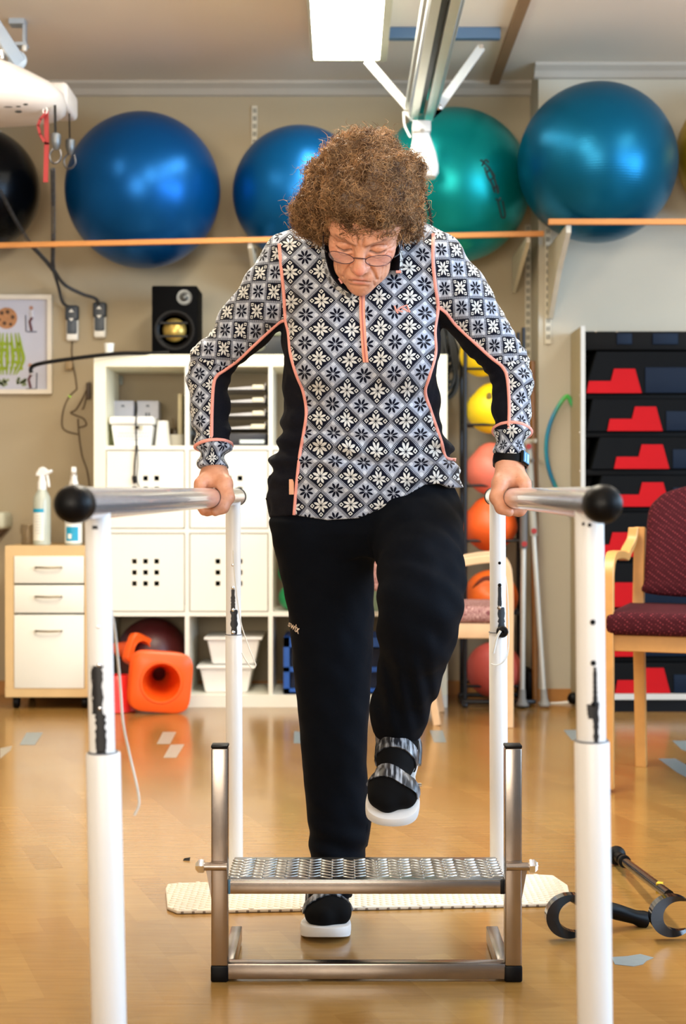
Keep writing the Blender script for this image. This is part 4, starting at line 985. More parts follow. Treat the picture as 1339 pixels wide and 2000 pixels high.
# backrest, rounded top
vs = []; nseg = 10
def back_outline(n=40):
    out = []; w2 = W_ / 2 - .052
    pts = [(-w2 + .006, .575), (-w2 - .004, .62), (-w2 - .002, .72), (-w2 + .004, .84), (-w2 + .03, .885), (-w2 + .08, .915), (0, .945), (w2 - .08, .915), (w2 - .03, .885), (w2 - .004, .84), (w2 + .002, .72), (w2 + .004, .62), (w2 - .006, .575), (0, .565)]
    return spline([(a_, b_, 0) for a_, b_ in pts], 4, closed=True)
ol = back_outline(); cx_ = W_ / 2; rings = []
for (dy, sc) in ((.0, .90), (-.014, .965), (-.03, .98), (-.044, .96), (-.05, .9)):
    rings.append([L_(cx_ + .0 + p.x * sc, .43 + dy + (p.y - .57) * .16, .75 + (p.y - .75) * (1 - (1 - sc) * .8)) for p in ol])
n = len(ol); vs = [v for r_ in rings for v in r_]; fs = [(i * n + q, i * n + (q + 1) % n, (i + 1) * n + (q + 1) % n, (i + 1) * n + q) for i in range(4) for q in range(n)]
fs += [tuple(range(n)), tuple(reversed(range(4 * n, 5 * n)))]
MB().add(vs, fs).build('backrest_cushion', maroon, t, angle=60)

# patterned chair behind the person
def swirl(name):
    m = bpy.data.materials.new(name); m.use_nodes = True; nt = m.node_tree; b = nt.nodes['Principled BSDF']; b.inputs['Roughness'].default_value = .8
    tc = nt.nodes.new('ShaderNodeTexCoord'); nz = nt.nodes.new('ShaderNodeTexNoise'); nz.inputs['Scale'].default_value = 16; nz.inputs['Detail'].default_value = 1; nz.inputs['Distortion'].default_value = 3.5; nt.links.new(tc.outputs['Object'], nz.inputs['Vector'])
    E.nt = nt; f = (E.op('SINE', E(nz.outputs['Fac']) * 46.0) * 1.6 + .4).max(0).min(1)
    nt.links.new(mixc(nt, f, s2l((122, 66, 70)), s2l((196, 156, 148))), b.inputs['Base Color']); return m
sw = swirl('swirl_upholstery')
RC2 = (P(993, 0, 5.95).x, 5.92, 0)
t = empty('patterned_chair', RC2, 'pale birch chair with a pink swirl patterned seat, behind the raised knee', 'chair')
Mc = Matrix.Translation(Vector(RC2)) @ Matrix.Rotation(math.radians(84), 4, 'Z')   # chair front faces +X
L_ = lambda x_, y_, z_: Mc @ Vector((x_, y_, z_)); Xv = (Mc.to_3x3() @ Vector((1, 0, 0)))
W_ = .44
for xo in (0.0, W_):
    path = spline([(xo, .0, .0), (xo, .0, .30), (xo, .0, .52), (xo, .01, .605), (xo, .05, .645), (xo, .12, .645), (xo, .25, .622), (xo, .40, .60)], 5)
    band_mb([L_(*p) for p in path], Xv, .032, .03).build('arm_and_front_leg', pale_birch, t, angle=30, bevel=.003)
    rp = spline([(xo + (.035 if xo < .1 else -.035), .28, .0), (xo + (.035 if xo < .1 else -.035), .34, .3), (xo + (.035 if xo < .1 else -.035), .46, .5), (xo + (.035 if xo < .1 else -.035), .53, .78)], 5)
    band_mb([L_(*p) for p in rp], Xv, .034, .03).build('rear_leg', pale_birch, t, angle=30, bevel=.003)
MB().rbox(.015, W_ - .015, .02, .49, .34, .40, .006, 2, Mc).build('seat_frame', pale_birch, t)
MB().rbox(.0, W_, -.012, .50, .40, .465, .026, 4, Mc).build('seat_cushion', sw, t)
mb = MB(); M2 = Mc @ Matrix.Translation(Vector((0, .50, .52))) @ Matrix.Rotation(math.radians(-12), 4, 'X'); mb.rbox(.03, W_ - .03, -.03, .03, .0, .34, .02, 4, M2); mb.build('backrest_cushion', sw, t)

# ------------------------------------------------------------------ parallel bars
worn = mat('worn_black_tape', (26, 26, 30), .5, var=.3, nscale=60)
SB = 1.0
def bar_x(side, fd): return (762 + side * fd - CX) / fd
def bar(side, lab):
    s_ = -.3587 if side < 0 else .241
    def pt(fd, z_): return Vector(((762 + s_ * fd - CX) / fd, FPX / fd, z_))
    n_, f_ = pt(1725, .8885), pt(833, .8935 if side < 0 else .894)
    t_ = empty('parallel_bar', pt(1200, 0), lab, 'parallel bar', 'parallel bars')
    d = (n_ - f_).normalized()
    MB().tube([f_ + d * .004, n_ - d * .004], .0198, 40).build('handrail', rail_metal, t_)
    MB().lathe([(.0205, -.022), (.0222, -.02), (.0222, .0), (.021, .008), (.016, .014), (.008, .018), (0, .019)], n_, d, 32).build('end_cap', black_rub, t_)
    MB().lathe([(.0205, -.008), (.0214, -.006), (.0214, .002), (.017, .008), (0, .011)], f_, -d, 32).build('end_cap', black_rub, t_)
    near_fd = 1594 if side < 0 else 1610; far_fd = 856 if side < 0 else 867
    for q, (fd, zs, lean) in enumerate(((near_fd, .583 if side < 0 else .60, .020 if side < 0 else .010), (far_fd, .579 if side < 0 else .588, .004))):
        top = pt(fd, .888 + (.003 if q else .0)); foot = Vector((top.x + lean, top.y, .011 if q else .0)); mid = top.lerp(foot, (top.z - zs) / (top.z - foot.z))
        ri, ro = (.0158, .0212) if q == 0 else ((.0172, .0190) if side < 0 else (.0182, .0205))
        if q == 0: ri = .0158 if side < 0 else .0175; ro = .0212
        po = MB().tube([top - Vector((0, 0, .006)), mid - Vector((0, 0, .05))], ri, 32).build('upper_post', white_paint, t_)
        lo = MB().lathe([(ro * .9, 0), (ro, .004), (ro, (mid - foot).length - .002), (ro * .97, (mid - foot).length)], foot, mid - foot, 32).build('lower_post', white_paint, t_)
        MB().tube([mid + Vector((ri * 1.12 * math.cos(v), ri * 1.12 * math.sin(v), .001)) for v in np.linspace(0, 6.2832, 29)[:-1]], .0011, 6, closed=True).build('sleeve_joint', mat('joint_grey', (96, 98, 106), .5), lo)
        def front(z_, r_, dx=0):
            c_ = top.lerp(foot, (top.z - z_) / (top.z - foot.z)); a_ = dx / r_
            return c_ + Vector((r_ * math.sin(a_), -r_ * math.cos(a_), 0))
        kz = top.y / FPX
        Z = lambda py: CH - (py - HY) * kz
        def patch(py0, py1, w0, w1, dx=0, r_=ri):
            vs = []; n2 = 14
            rr = random.Random(int(py0) + int(dx * 1000))
            for i in range(n2 + 1):
                z_ = Z(py0 + (py1 - py0) * i / n2); w_ = (w0 + (w1 - w0) * i / n2) * kz * (1 + rr.uniform(-.22, .22)); 
                for a_ in (-.5, -.17, .17, .5): vs.append(front(z_, r_ + .0006, dx * kz + a_ * w_))
                for a_ in (-.5, -.17, .17, .5): vs.append(front(z_, r_ - .001, dx * kz + a_ * w_))
            fs = []
            for i in range(n2):
                for c_ in range(3): b0 = i * 8 + c_; fs += [(b0, b0 + 1, b0 + 9, b0 + 8), (b0 + 4, b0 + 12, b0 + 13, b0 + 5)]
                fs += [(i * 8, i * 8 + 8, i * 8 + 12, i * 8 + 4), (i * 8 + 3, i * 8 + 7, i * 8 + 15, i * 8 + 11)]
            fs += [(0, 4, 5, 1), (1, 5, 6, 2), (2, 6, 7, 3)]; e = n2 * 8; fs += [(e, e + 1, e + 5, e + 4), (e + 1, e + 2, e + 6, e + 5), (e + 2, e + 3, e + 7, e + 6)]
            return MB().add(vs, fs).build('tape_mark', worn, po)
        def stud(py, r_=3.2, m_=chrome, dx=0, nm='rivet'):
            p_ = front(Z(py), ri, dx * kz); MB().ball(p_, r_ * kz, 14, 8, sc=(1, .5, 1)).build(nm, m_, po)
        if q == 0 and side < 0:
            patch(1298, 1392, 26, 22, -6); patch(1392, 1468, 20, 20, 0); stud(1222, 3.5); stud(1296, 4); stud(1380, 4); stud(1470, 7, black_rub); stud(1470, 4)
            patch(1026, 1033, 10, 12, -2)
        if q == 0 and side > 0:
            patch(1300, 1368, 6, 8, 3); patch(1368, 1452, 12, 10, 4); patch(1372, 1400, 16, 10, -6); stud(1213, 5.5, black_rub, nm='hole'); stud(1292, 5.5, black_rub, nm='hole'); stud(1372, 5.5, black_rub, nm='hole'); stud(1023, 3.5, black_rub, -20 * .8, 'hole'); stud(1025, 4, black_rub, -4, 'hole')
        if q == 1 and side < 0:
            patch(1150, 1190, 7, 9); patch(1190, 1238, 15, 12, 2); stud(1103, 3); stud(1147, 3.5); stud(1190, 3.5); stud(1234, 4)
        if q == 1 and side > 0:
            patch(1145, 1185, 7, 8, 2); patch(1185, 1228, 14, 14, 6); stud(1099, 3, black_rub, 2, 'hole'); stud(1142, 3.6, black_rub, 2, 'hole'); stud(1186, 4, steel, 1)
            p_ = front(Z(1232), ri + .004, 6 * kz); MB().lathe([(.013, 0), (.0135, .004), (.011, .008), (.004, .009), (0, .006)], p_, (0, -1, 0), 24).build('locking_knob', black_rub, po)
    cord = mat('thin_cord', (226, 222, 212), .6)
    if side < 0:
        Yc = 2.05; MB().tube(spline([P(214, 1180, 1.92), P(224, 1230, 1.95), P(234, 1330, 2.0), P(240, 1410, 2.02), P(252, 1470, Yc), P(266, 1530, Yc), P(271, 1560, Yc), P(270, 1575, Yc), P(262, 1592, Yc)]), .0018, 8).build('loose_cord', cord, t_)
        Yc = 3.47; MB().tube(spline([P(455, 1075, Yc), P(457, 1110, Yc), P(462, 1160, Yc), P(470, 1215, Yc), P(484, 1260, Yc), P(496, 1290, Yc), P(499, 1300, Yc), P(492, 1305, Yc), P(480, 1290, Yc), P(472, 1275, Yc)]), .0014, 6).build('loose_cord', cord, t_)
    else:
        Yc = 3.42; MB().tube(spline([P(977, 1232, Yc), P(970, 1245, Yc), P(966, 1262, Yc), P(963, 1276, Yc)]), .0028, 8).build('loose_cord', cord, t_)
        MB().tube(spline([P(984, 1110, 3.46), P(990, 1150, 3.46), P(993, 1220, 3.46), P(992, 1270, 3.45), P(984, 1292, 3.44), P(968, 1299, 3.44), P(958, 1296, 3.44)]), .0012, 6).build('loose_cord', cord, t_)
    return t_
bar(-1, 'left chrome parallel bar on white posts, gripped by the hand without a watch')
bar(1, 'right chrome parallel bar on white posts, gripped by the hand wearing a watch')

# ------------------------------------------------------------------ steel step between the bars
YS0 = 2.83; k = YS0 / FPX; xl0, xl1 = P(412, 0, YS0).x, P(444.5, 0, YS0).x; xr0, xr1 = P(986, 0, YS0).x, P(1019, 0, YS0).x
tb = .031
t = empty('exercise_step', ((xl0 + xr1) / 2, YS0 + .1, 0), 'brushed steel step with a bumpy metal tread between the parallel bars', 'step')
ztop = P(0, 1462, YS0).z
for a_, b_, ypl in ((xl0, xl1, 1), (xr0, xr1, -1)):
    po = MB().rbox(a_, b_, YS0, YS0 + tb, .03, ztop, .003, 2).build('upright_tube', steel, t)
    MB().rbox(a_ - .0005, b_ + .0005, YS0 - .0005, YS0 + tb + .0005, ztop, ztop + .006, .002).build('top_cap', black_pl, po)
    MB().rbox(a_ - .001, b_ + .001, YS0 - .001, YS0 + tb + .001, .0, .031, .004).build('rubber_foot', black_rub, po)
    # pivot bolt
    zz = P(0, 1691, YS0).z; xo = a_ - .012 if ypl > 0 else b_ + .012
    MB().tube([(a_ + .001 if ypl < 0 else b_ - .001, YS0 - .006, zz), (xo, YS0 - .006, zz)], .0075, 16).build('pivot_sleeve', steel, po)
    MB().lathe([(.0135, 0), (.014, .001), (.014, .010), (.011, .012), (.007, .016)], (xo, YS0 - .004, zz), (-ypl, 0, 0), 6).build('hex_bolt', chrome, po)
    MB().prism([((a_ if ypl > 0 else b_), YS0 + .004, zz + .006), (xo, YS0 + .004, zz - .004), (xo + ypl * .004, YS0 + .004, zz - .018), ((a_ if ypl > 0 else b_), YS0 + .004, zz - .062)], (0, .010, 0)).build('side_plate', steel, po, smooth=False)
    xs_ = a_ + .001 if ypl > 0 else b_ - .03
    MB().rbox((b_ - .012) if ypl > 0 else (a_ - .012), (b_ + .010) if ypl > 0 else (a_ + .012), YS0 + tb, YS0 + .25, .004, .034, .002).build('base_side_bar', steel, t)
zb1_ = P(0, 1883, YS0).z; zb0_ = P(0, 1914, YS0).z
MB().rbox(xl1 - .001, xr0 + .001, YS0 + .002, YS0 + .030, max(zb0_, .003), zb1_, .0025).build('base_crossbar', steel, t)
zt1 = P(0, 1718, YS0 + .004).z; zt0 = P(0, 1747, YS0).z
MB().rbox(xl1 - .0005, xr0 + .0005, YS0 + .002, YS0 + .012, zt0, zt1 - .002, .002).build('tread_front_bar', steel, t)
MB().rbox(xl1 - .0005, xr0 + .0005, YS0 + .17, YS0 + .18, zt0, zt1 - .003, .002).build('tread_rear_bar', steel, t)
MB().rbox(xl1, xr0, YS0 + .003, YS0 + .18, zt1 - .003, zt1, .001).build('tread_plate', mat('tread_alu', (188, 188, 186), .26, metal=1.0, var=.15, nscale=40), t)
mb = MB(); nx, ny = 24, 7; Wt = xr0 - xl1
for i in range(nx):
    for j in range(ny):
        x_ = xl1 + Wt * (i + .5) / nx; y_ = YS0 + .012 + .16 * (j + .5 + (.5 if i % 2 else 0)) / (ny + .5)
        a_ = math.radians(28 if i % 2 else -28)
        mb.ball((x_, y_, zt1 - .0004), 1, 14, 6, sc=(.0145, .0052, .0026), M=Matrix.Rotation(a_, 3, 'Z'))
mb.build('tread_bosses', mat('tread_alu', (150, 150, 150)), t, angle=None)
for xx in (xl1 + .0005, xr0 - .0045): MB().rbox(xx, xx + .004, YS0 + .001, YS0 + .008, zt0, zt1, .001).build('blue_tape', mat('blue_tape', (62, 106, 130), .5), t) if xx < 0 else MB().rbox(xx - .004, xx + .004, YS0 + .001, YS0 + .008, zt0, zt1, .001).build('weld_bead', black_pl, t)

# ------------------------------------------------------------------ mat, walking sticks, tape, crumbs
pts = [P(322, 1735, 3.5), P(326, 1781, 3.3), P(340, 1786, 3.29), P(1060, 1772, 3.345), P(1110, 1764, 3.38), P(1112, 1750, 3.44), P(1098, 1722, 3.56), P(1080, 1715, 3.6), P(700, 1722, 3.565), P(340, 1731, 3.525)]
base_pts = [Vector((p.x, p.y, 0)) for p in pts]
for p in base_pts: p.y = p.y
Y_of = lambda py: CH * FPX / (py - HY)
raw = [(323, 1742), (326, 1778), (345, 1786), (700, 1779), (1060, 1772), (1100, 1768), (1113, 1757), (1108, 1735), (1080, 1716), (1040, 1714), (700, 1721), (350, 1731), (327, 1733)]
base_pts = [P(a_, b_, Y_of(b_)) for a_, b_ in raw]
t = empty('bath_mat', (base_pts[3].x, base_pts[3].y + .1, 0), 'long white textured mat with rounded ends lying on the floor behind the steel step', 'mat')
matm = mat('mat_white', (218, 206, 188), .6, var=.03)
MB().prism([Vector((p.x, p.y, .0005)) for p in base_pts], (0, 0, .008)).build('mat_sheet', matm, t, smooth=False, bevel=.003)
mb = MB(); v0, v1 = base_pts[2], base_pts[4]
bx = [(p.x, p.y) for p in base_pts]
def inside(x_, y_):
    c_ = False; j = len(bx) - 1
    for i in range(len(bx)):
        if (bx[i][1] > y_) != (bx[j][1] > y_) and x_ < (bx[j][0] - bx[i][0]) * (y_ - bx[i][1]) / (bx[j][1] - bx[i][1]) + bx[i][0]: c_ = not c_
        j = i
    return c_
x_ = -.4
ii = 0
while x_ < .56:
    y_ = 3.28; jj = 0
    while y_ < 3.62:
        yy = y_ + (.009 if ii % 2 else 0)
        if inside(x_ - .008, yy) and inside(x_ + .008, yy) and inside(x_, yy - .006) and inside(x_, yy + .006): mb.ball((x_, yy, .0082), 1, 8, 4, sc=(.0075, .0065, .0028))
        y_ += .018; jj += 1
    x_ += .0135; ii += 1
mb.build('raised_texture', matm, t, angle=None)
mb = MB(); 
for i in range(34):
    f = (i + .5) / 34; p = base_pts[2].lerp(base_pts[4], f); mb.rbox(p.x - .003, p.x + .003, p.y - .0012, p.y + .004, .001, .006, .001)
mb.build('edge_notches', mat('notch_grey', (120, 104, 90), .7), t)

gloss_black = mat('gloss_black', (5, 6, 9), .14, coat=.2)
def floor_crutch(cuff_c, cuff_r, shaft_pts, grip, lab, tip=None):
    w_cuff = 1
    t_ = empty('elbow_crutch', (cuff_c.x, cuff_c.y, 0), lab, 'crutch', 'black elbow crutches lying on the floor')
    # open cuff: C-shaped band, standing on the floor
    n_ = 36; vs = []; w_, th_ = .030, .004
    for i in range(n_ + 1):
        a_ = math.radians(50 + 262 * i / n_); 
        wd = w_ * (.35 + .65 * math.sin(math.pi * i / n_) ** .5)
        th_ = .005 + .021 * math.sin(math.pi * i / n_) ** .9
        for rr, yy in ((cuff_r, -wd / 2), (cuff_r, wd / 2), (cuff_r - th_, wd / 2 * .8), (cuff_r - th_, -wd / 2 * .8)):
            vs.append(cuff_c + Vector((rr * math.cos(a_) , yy + .12 * rr * math.cos(a_), rr * .88 * math.sin(a_))))
    fs = [(0, 1, 2, 3), tuple(n_ * 4 + q for q in (3, 2, 1, 0))] + [(i * 4 + q, (i + 1) * 4 + q, (i + 1) * 4 + (q + 1) % 4, i * 4 + (q + 1) % 4) for i in range(n_) for q in range(4)]
    MB().add(vs, fs).build('arm_cuff', gloss_black, t_, angle=40)
    MB().tube(shaft_pts, .0105, 16).build('shaft', gloss_black, t_)
    a_, b_ = shaft_pts[-2], shaft_pts[-1]; d = (b_ - a_).normalized()
    MB().lathe([(.013, -.06), (.013, -.055), (.0125, -.012), (.021, -.006), (.0235, .006), (.021, .016), (.010, .02), (0, .021)], b_, d, 20).build('rubber_tip', black_rub, t_)
    MB().lathe([(.0145, 0), (.0155, .004), (.0155, .012), (.0145, .016)], b_ - d * .10, d, 16).build('height_clip', black_pl, t_)
    if grip:
        g0, g1 = grip; dd = (g1 - g0).normalized(); L = (g1 - g0).length
        MB().lathe([(.012, 0), (.016, .01), (.0165, L * .4), (.0145, L * .75), (.018, L * .9), (.018, L * .97), (.012, L)], g0, dd, 20).build('hand_grip', black_rub, t_)
    return t_
c1 = P(1312, 1795, 3.10); c1.z = .050; sh = [P(1306, 1758, 3.16), P(1204, 1684, 3.72)]; sh[1].z = .024; sh[0].z = .075
q = floor_crutch(c1, .047, [Vector(sh[0]), Vector(sh[1])], None, 'shiny black elbow crutch lying at the right edge, its rubber tip pointing to the post')
md = sh[0].lerp(sh[1], .16); MB().box(-.006, .006, -.009, .009, -.0108, .0112, Matrix.Translation(md) @ Matrix.Rotation(-.4, 4, 'Z')).build('yellow_sticker', mat('sticker_yellow', (210, 170, 40), .5), q, smooth=False)
c2 = P(1112, 1794, 3.10); c2.z = .050
shb = [P(1118, 1752, 3.12), Vector((P(1150, 0, 3.15).x, 3.16, .05)), Vector((P(1158, 0, 4.1).x, 4.1, .026))]
floor_crutch(c2, .050, shb, (P(1165, 1770, 3.17), P(1263, 1798, 3.2)), 'shiny black elbow crutch lying half behind the white front post, grip pointing right')

tapem = mat('grey_tape', (168, 160, 146), .35, var=.15, nscale=60)
tapeb = mat('silver_tape', (128, 140, 144), .3, var=.15, nscale=60)
tapes = [([(318, 1430), (344, 1430), (332, 1453), (306, 1453)], tapem, 'grey tape strip on the floor below the orange cone, upper of two'), ([(333, 1455), (360, 1454), (344, 1480), (319, 1480)], tapem, 'grey tape strip on the floor below the orange cone, lower of two'),
         ([(52, 1431), (84, 1431), (68, 1455), (38, 1455)], tapeb, 'pale silver tape patch on the floor in front of the drawer unit'), ([(0, 1462), (24, 1457), (20, 1466), (0, 1482)], tapem, 'torn tape scrap on the floor at the left edge of the photo'),
         ([(839, 1427), (864, 1427), (871, 1450), (847, 1450)], tapeb, 'grey tape square on the floor right of the raised sandal'), ([(1100, 1426), (1126, 1426), (1126, 1446), (1116, 1446)], tapeb, 'grey tape patch on the floor just left of the right front post'),
         ([(1312, 1447), (1345, 1447), (1345, 1470), (1330, 1464)], tapeb, 'grey tape patch at the right edge, upper of two'), ([(1285, 1482), (1318, 1482), (1350, 1500), (1350, 1524), (1320, 1508)], tapeb, 'grey tape strip at the right edge beside the armchair leg'),
         ([(574, 1428), (586, 1430), (588, 1452), (573, 1452)], tapeb, 'grey tape patch on the floor touching the outline of the standing leg'), ([(1194, 1870), (1225, 1868), (1250, 1864), (1276, 1871), (1262, 1877), (1255, 1884), (1236, 1888), (1200, 1884)], tapeb, 'torn silver tape patch on the floor under the lying crutches')]
for pl, m_, lab in tapes:
    o = MB().prism([Vector((*(P(a_, b_, Y_of(b_))[:2]), .0003)) for a_, b_ in pl], (0, 0, .0006)).build('tape_patch', m_, smooth=False)
    setp(o, lab, 'floor tape', 'tape patches on the floor')
c = P(364, 1681, Y_of(1681))
setp(MB().add([(c.x - .009, c.y, .0), (c.x + .008, c.y - .003, 0), (c.x + .009, c.y + .006, .007), (c.x - .006, c.y + .004, .005), (c.x, c.y + .008, 0)], [(0, 1, 2, 3), (0, 3, 4), (3, 2, 4), (2, 1, 4), (0, 4, 1)]).build('dark_crumb', black_rub, smooth=False), 'tiny dark crumb on the floor left of the steel step', 'crumb')
# ------------------------------------------------------------------ the person: implicit surfaces meshed with a sparse surface-nets grid
F = np.float32
def V3(p): return np.array(tuple(p), F)
def ln(a): return np.sqrt((a * a).sum(-1))
class Prim:
    def __init__(s, fn, k=0.02, op='u', tag=0): s.fn = fn; s.k = k; s.op = op; s.tag = tag
def Cap(a, b, ra, rb, k=.02, op='u', tag=0, sc=None):
    a, b = V3(a), V3(b); ba = b - a; L = max(float((ba * ba).sum()), 1e-9)
    def fn(p):
        pa = p - a; h = np.clip((pa @ ba) / L, 0, 1)
        return ln(pa - h[:, None] * ba) - (ra + (rb - ra) * h)
    return Prim(fn, k, op, tag)
def Sph(c, r, k=.02, op='u', tag=0):
    c = V3(c); return Prim(lambda p: ln(p - c) - r, k, op, tag)
def Ell(c, r, k=.02, op='u', tag=0, M=None):
    c = V3(c); r = np.array(r, F); Mi = None if M is None else np.array([list(q) for q in M.to_3x3().inverted()], F)
    def fn(p):
        q = p - c
        if Mi is not None: q = q @ Mi.T
        k0 = ln(q / r); k1 = ln(q / (r * r)) + 1e-9
        return k0 * (k0 - 1) / k1
    return Prim(fn, k, op, tag)
def smooth_interp(zs, vals):
    """dense table with smoothing"""
    zt = np.linspace(zs[0], zs[-1], 400); v = np.interp(zt, zs, vals)
    w_ = 13; kern = np.hanning(w_ + 2)[1:-1]; kern /= kern.sum()
    v = np.convolve(np.pad(v, w_ // 2, mode='edge'), kern, 'valid')
    return zt, v
def Stack(rows, k=.02, op='u', tag=0, n=2.3, infl=0.0):
    """rows: (py, Lpx, Rpx, Yc, ry): silhouette stations, elliptical cross sections"""
    rr = []
    for py, l, r, Yc, ry in rows:
        a, b = P(l, py, Yc), P(r, py, Yc); rr.append((a.z, (a.x + b.x) / 2, (b.x - a.x) / 2, Yc, ry))
    rr.sort(); z = np.array([q[0] for q in rr])
    T = [smooth_interp(z, np.array([q[i] for q in rr])) for i in (1, 2, 3, 4)]
    z0, z1 = z[0], z[-1]
    def fn(p):
        pz = p[:, 2]; zc = np.clip(pz, z0, z1)
        cx, hx, cy, hy = [np.interp(zc, t[0], t[1]).astype(F) for t in T]
        hx = hx + infl; hy = hy + infl
        ax = np.abs(p[:, 0] - cx) / hx; ay = np.abs(p[:, 1] - cy) / hy
        kk = (ax ** n + ay ** n) ** (1 / n)
        m = np.minimum(hx, hy); d = (kk - 1) * m
        dz = np.maximum(np.maximum(z0 - pz, pz - z1), -1)
        out = np.where(dz > 0, np.sqrt(np.maximum(d, 0) ** 2 + np.maximum(dz, 0) ** 2) + np.minimum(d, 0) * 0, np.maximum(d, dz))
        return out.astype(F)
    return Prim(fn, k, op, tag)
def evalp(prims, p):
    d = None
    for q in prims:
        v = q.fn(p)
        if d is None: d = v; continue
        if q.op == 'u':
            if q.k > 0:
                h = np.maximum(q.k - np.abs(d - v), 0) / q.k; d = np.minimum(d, v) - h * h * q.k * .25
            else: d = np.minimum(d, v)
        elif q.op == 's':
            v = -v
            if q.k > 0:
                h = np.maximum(q.k - np.abs(d - v), 0) / q.k; d = np.maximum(d, v) + h * h * q.k * .25
            else: d = np.maximum(d, v)
        elif q.op == 'i': d = np.maximum(d, v)
        elif q.op == 'd': d = d + v
    return d
def cull(prims, c, hd):
    cc = c[None, :].astype(F); vals = []
    for q in prims: vals.append(float(q.fn(cc)[0]) if q.op != 'd' else 0)
    mn = min([v for v, q in zip(vals, prims) if q.op == 'u'])
    out = []
    for v, q in zip(vals, prims):
        if q.op == 'u' and v < mn + 2.6 * hd + q.k: out.append(q)
        elif q.op == 's' and v < 1.5 * hd + q.k: out.append(q)
        elif q.op in ('i', 'd'): out.append(q)
    return out, mn
def mesh_sdf(prims, lo, hi, h, n=16, slack=1.5, newton=2):
    lo = np.array(lo, float); hi = np.array(hi, float); nb = np.ceil((hi - lo) / (h * n)).astype(int); hd = h * n * math.sqrt(3) / 2
    big = 2000
    ax = np.arange(n + 1); G = np.stack(np.meshgrid(ax, ax, ax, indexing='ij'), -1).reshape(-1, 3)
    keys = []; pos = []; quads = []
    for bi in range(nb[0]):
        for bj in range(nb[1]):
            for bk in range(nb[2]):
                b0 = np.array([bi, bj, bk]) * n; c = lo + (b0 + n / 2) * h
                pr, mn = cull(prims, c, hd)
                if mn > hd * slack + .02 or mn < -hd * slack * 1.6 - .03: continue
                # (interior blocks are skipped only when well inside)
                d = evalp(pr, (lo + (b0 + G) * h).astype(F)).reshape(n + 1, n + 1, n + 1)
                s = d < 0
                if s.all() or not s.any(): continue
                cnt = np.zeros((n, n, n), int); acc = np.zeros((n, n, n, 3))
                corners = [s[i:n + i, j:n + j, k_:n + k_] for i in (0, 1) for j in (0, 1) for k_ in (0, 1)]
                ssum = sum(q.astype(int) for q in corners); act = (ssum > 0) & (ssum < 8)
                for axis in range(3):
                    for u in (0, 1):
                        for v in (0, 1):
                            o = [0, 0, 0]; oth = [q for q in range(3) if q != axis]; o[oth[0]] = u; o[oth[1]] = v
                            sl0 = tuple(slice(q, q + n) for q in o); o2 = list(o); o2[axis] += 1; sl1 = tuple(slice(q, q + n) for q in o2)
                            d0, d1 = d[sl0], d[sl1]; cr = (d0 < 0) != (d1 < 0)
                            t = np.where(cr, d0 / np.where(cr, d0 - d1, 1), 0)
                            pt = np.zeros((n, n, n, 3)); pt[..., 0] = o[0]; pt[..., 1] = o[1]; pt[..., 2] = o[2]; pt[..., axis] += t
                            acc += pt * cr[..., None]; cnt += cr
                ii = np.argwhere(act); vv = acc[act] / np.maximum(cnt[act], 1)[:, None]
                gi = ii + b0; keys.append((gi[:, 0] * big + gi[:, 1]) * big + gi[:, 2]); pos.append(lo + (gi + vv) * h)
                for axis in range(3):
                    u, v = [(1, 2), (2, 0), (0, 1)][axis]
                    sl0 = [slice(0, n)] * 3; sl1 = [slice(0, n)] * 3; sl1[axis] = slice(1, n + 1)
                    s0, s1 = s[tuple(sl0)], s[tuple(sl1)]; e = np.argwhere(s0 != s1)
                    if not len(e): continue
                    fl = s0[tuple(e.T)]
                    g = e + b0; du = np.zeros(3, int); du[u] = 1; dv = np.zeros(3, int); dv[v] = 1
                    q = np.stack([g - du - dv, g - dv, g, g - du], 1)
                    q[~fl] = q[~fl][:, ::-1]
                    quads.append((q[..., 0] * big + q[..., 1]) * big + q[..., 2])
    keys = np.concatenate(keys); pos = np.concatenate(pos); quads = np.concatenate(quads)
    o = np.argsort(keys); keys = keys[o]; pos = pos[o]
    idx = np.searchsorted(keys, quads); idx = np.clip(idx, 0, len(keys) - 1); ok = (keys[idx] == quads).all(1); idx = idx[ok]
    # newton projection in blocks by position
    for _ in range(newton):
        blk = np.floor((pos - lo) / (h * n)).astype(int); bk_ = (blk[:, 0] * 512 + blk[:, 1]) * 512 + blk[:, 2]
        od = np.argsort(bk_, kind='stable'); bs = bk_[od]; st_ = np.flatnonzero(np.r_[True, bs[1:] != bs[:-1]]); en = np.r_[st_[1:], len(bs)]
        new = pos.copy()
        for a, b in zip(st_, en):
            ids = od[a:b]; p = pos[ids]; c = lo + (blk[ids[0]] + .5) * h * n
            pr, mn = cull(prims, c, hd); e = h * .4; m = len(p)
            Q = np.concatenate([p] + [p + e * np.eye(3)[i] for i in range(3)]).astype(F); D = evalp(pr, Q).astype(float)
            d0 = D[:m]; g = np.stack([(D[m * (i + 1):m * (i + 2)] - d0) / e for i in range(3)], 1); gl = np.maximum((g * g).sum(1), .15)
            stp = (d0 / gl)[:, None] * g; sl = np.sqrt((stp ** 2).sum(1)); stp *= np.minimum(1, h * .7 / np.maximum(sl, 1e-9))[:, None]
            new[ids] = p - stp
        pos = new
    return pos, idx
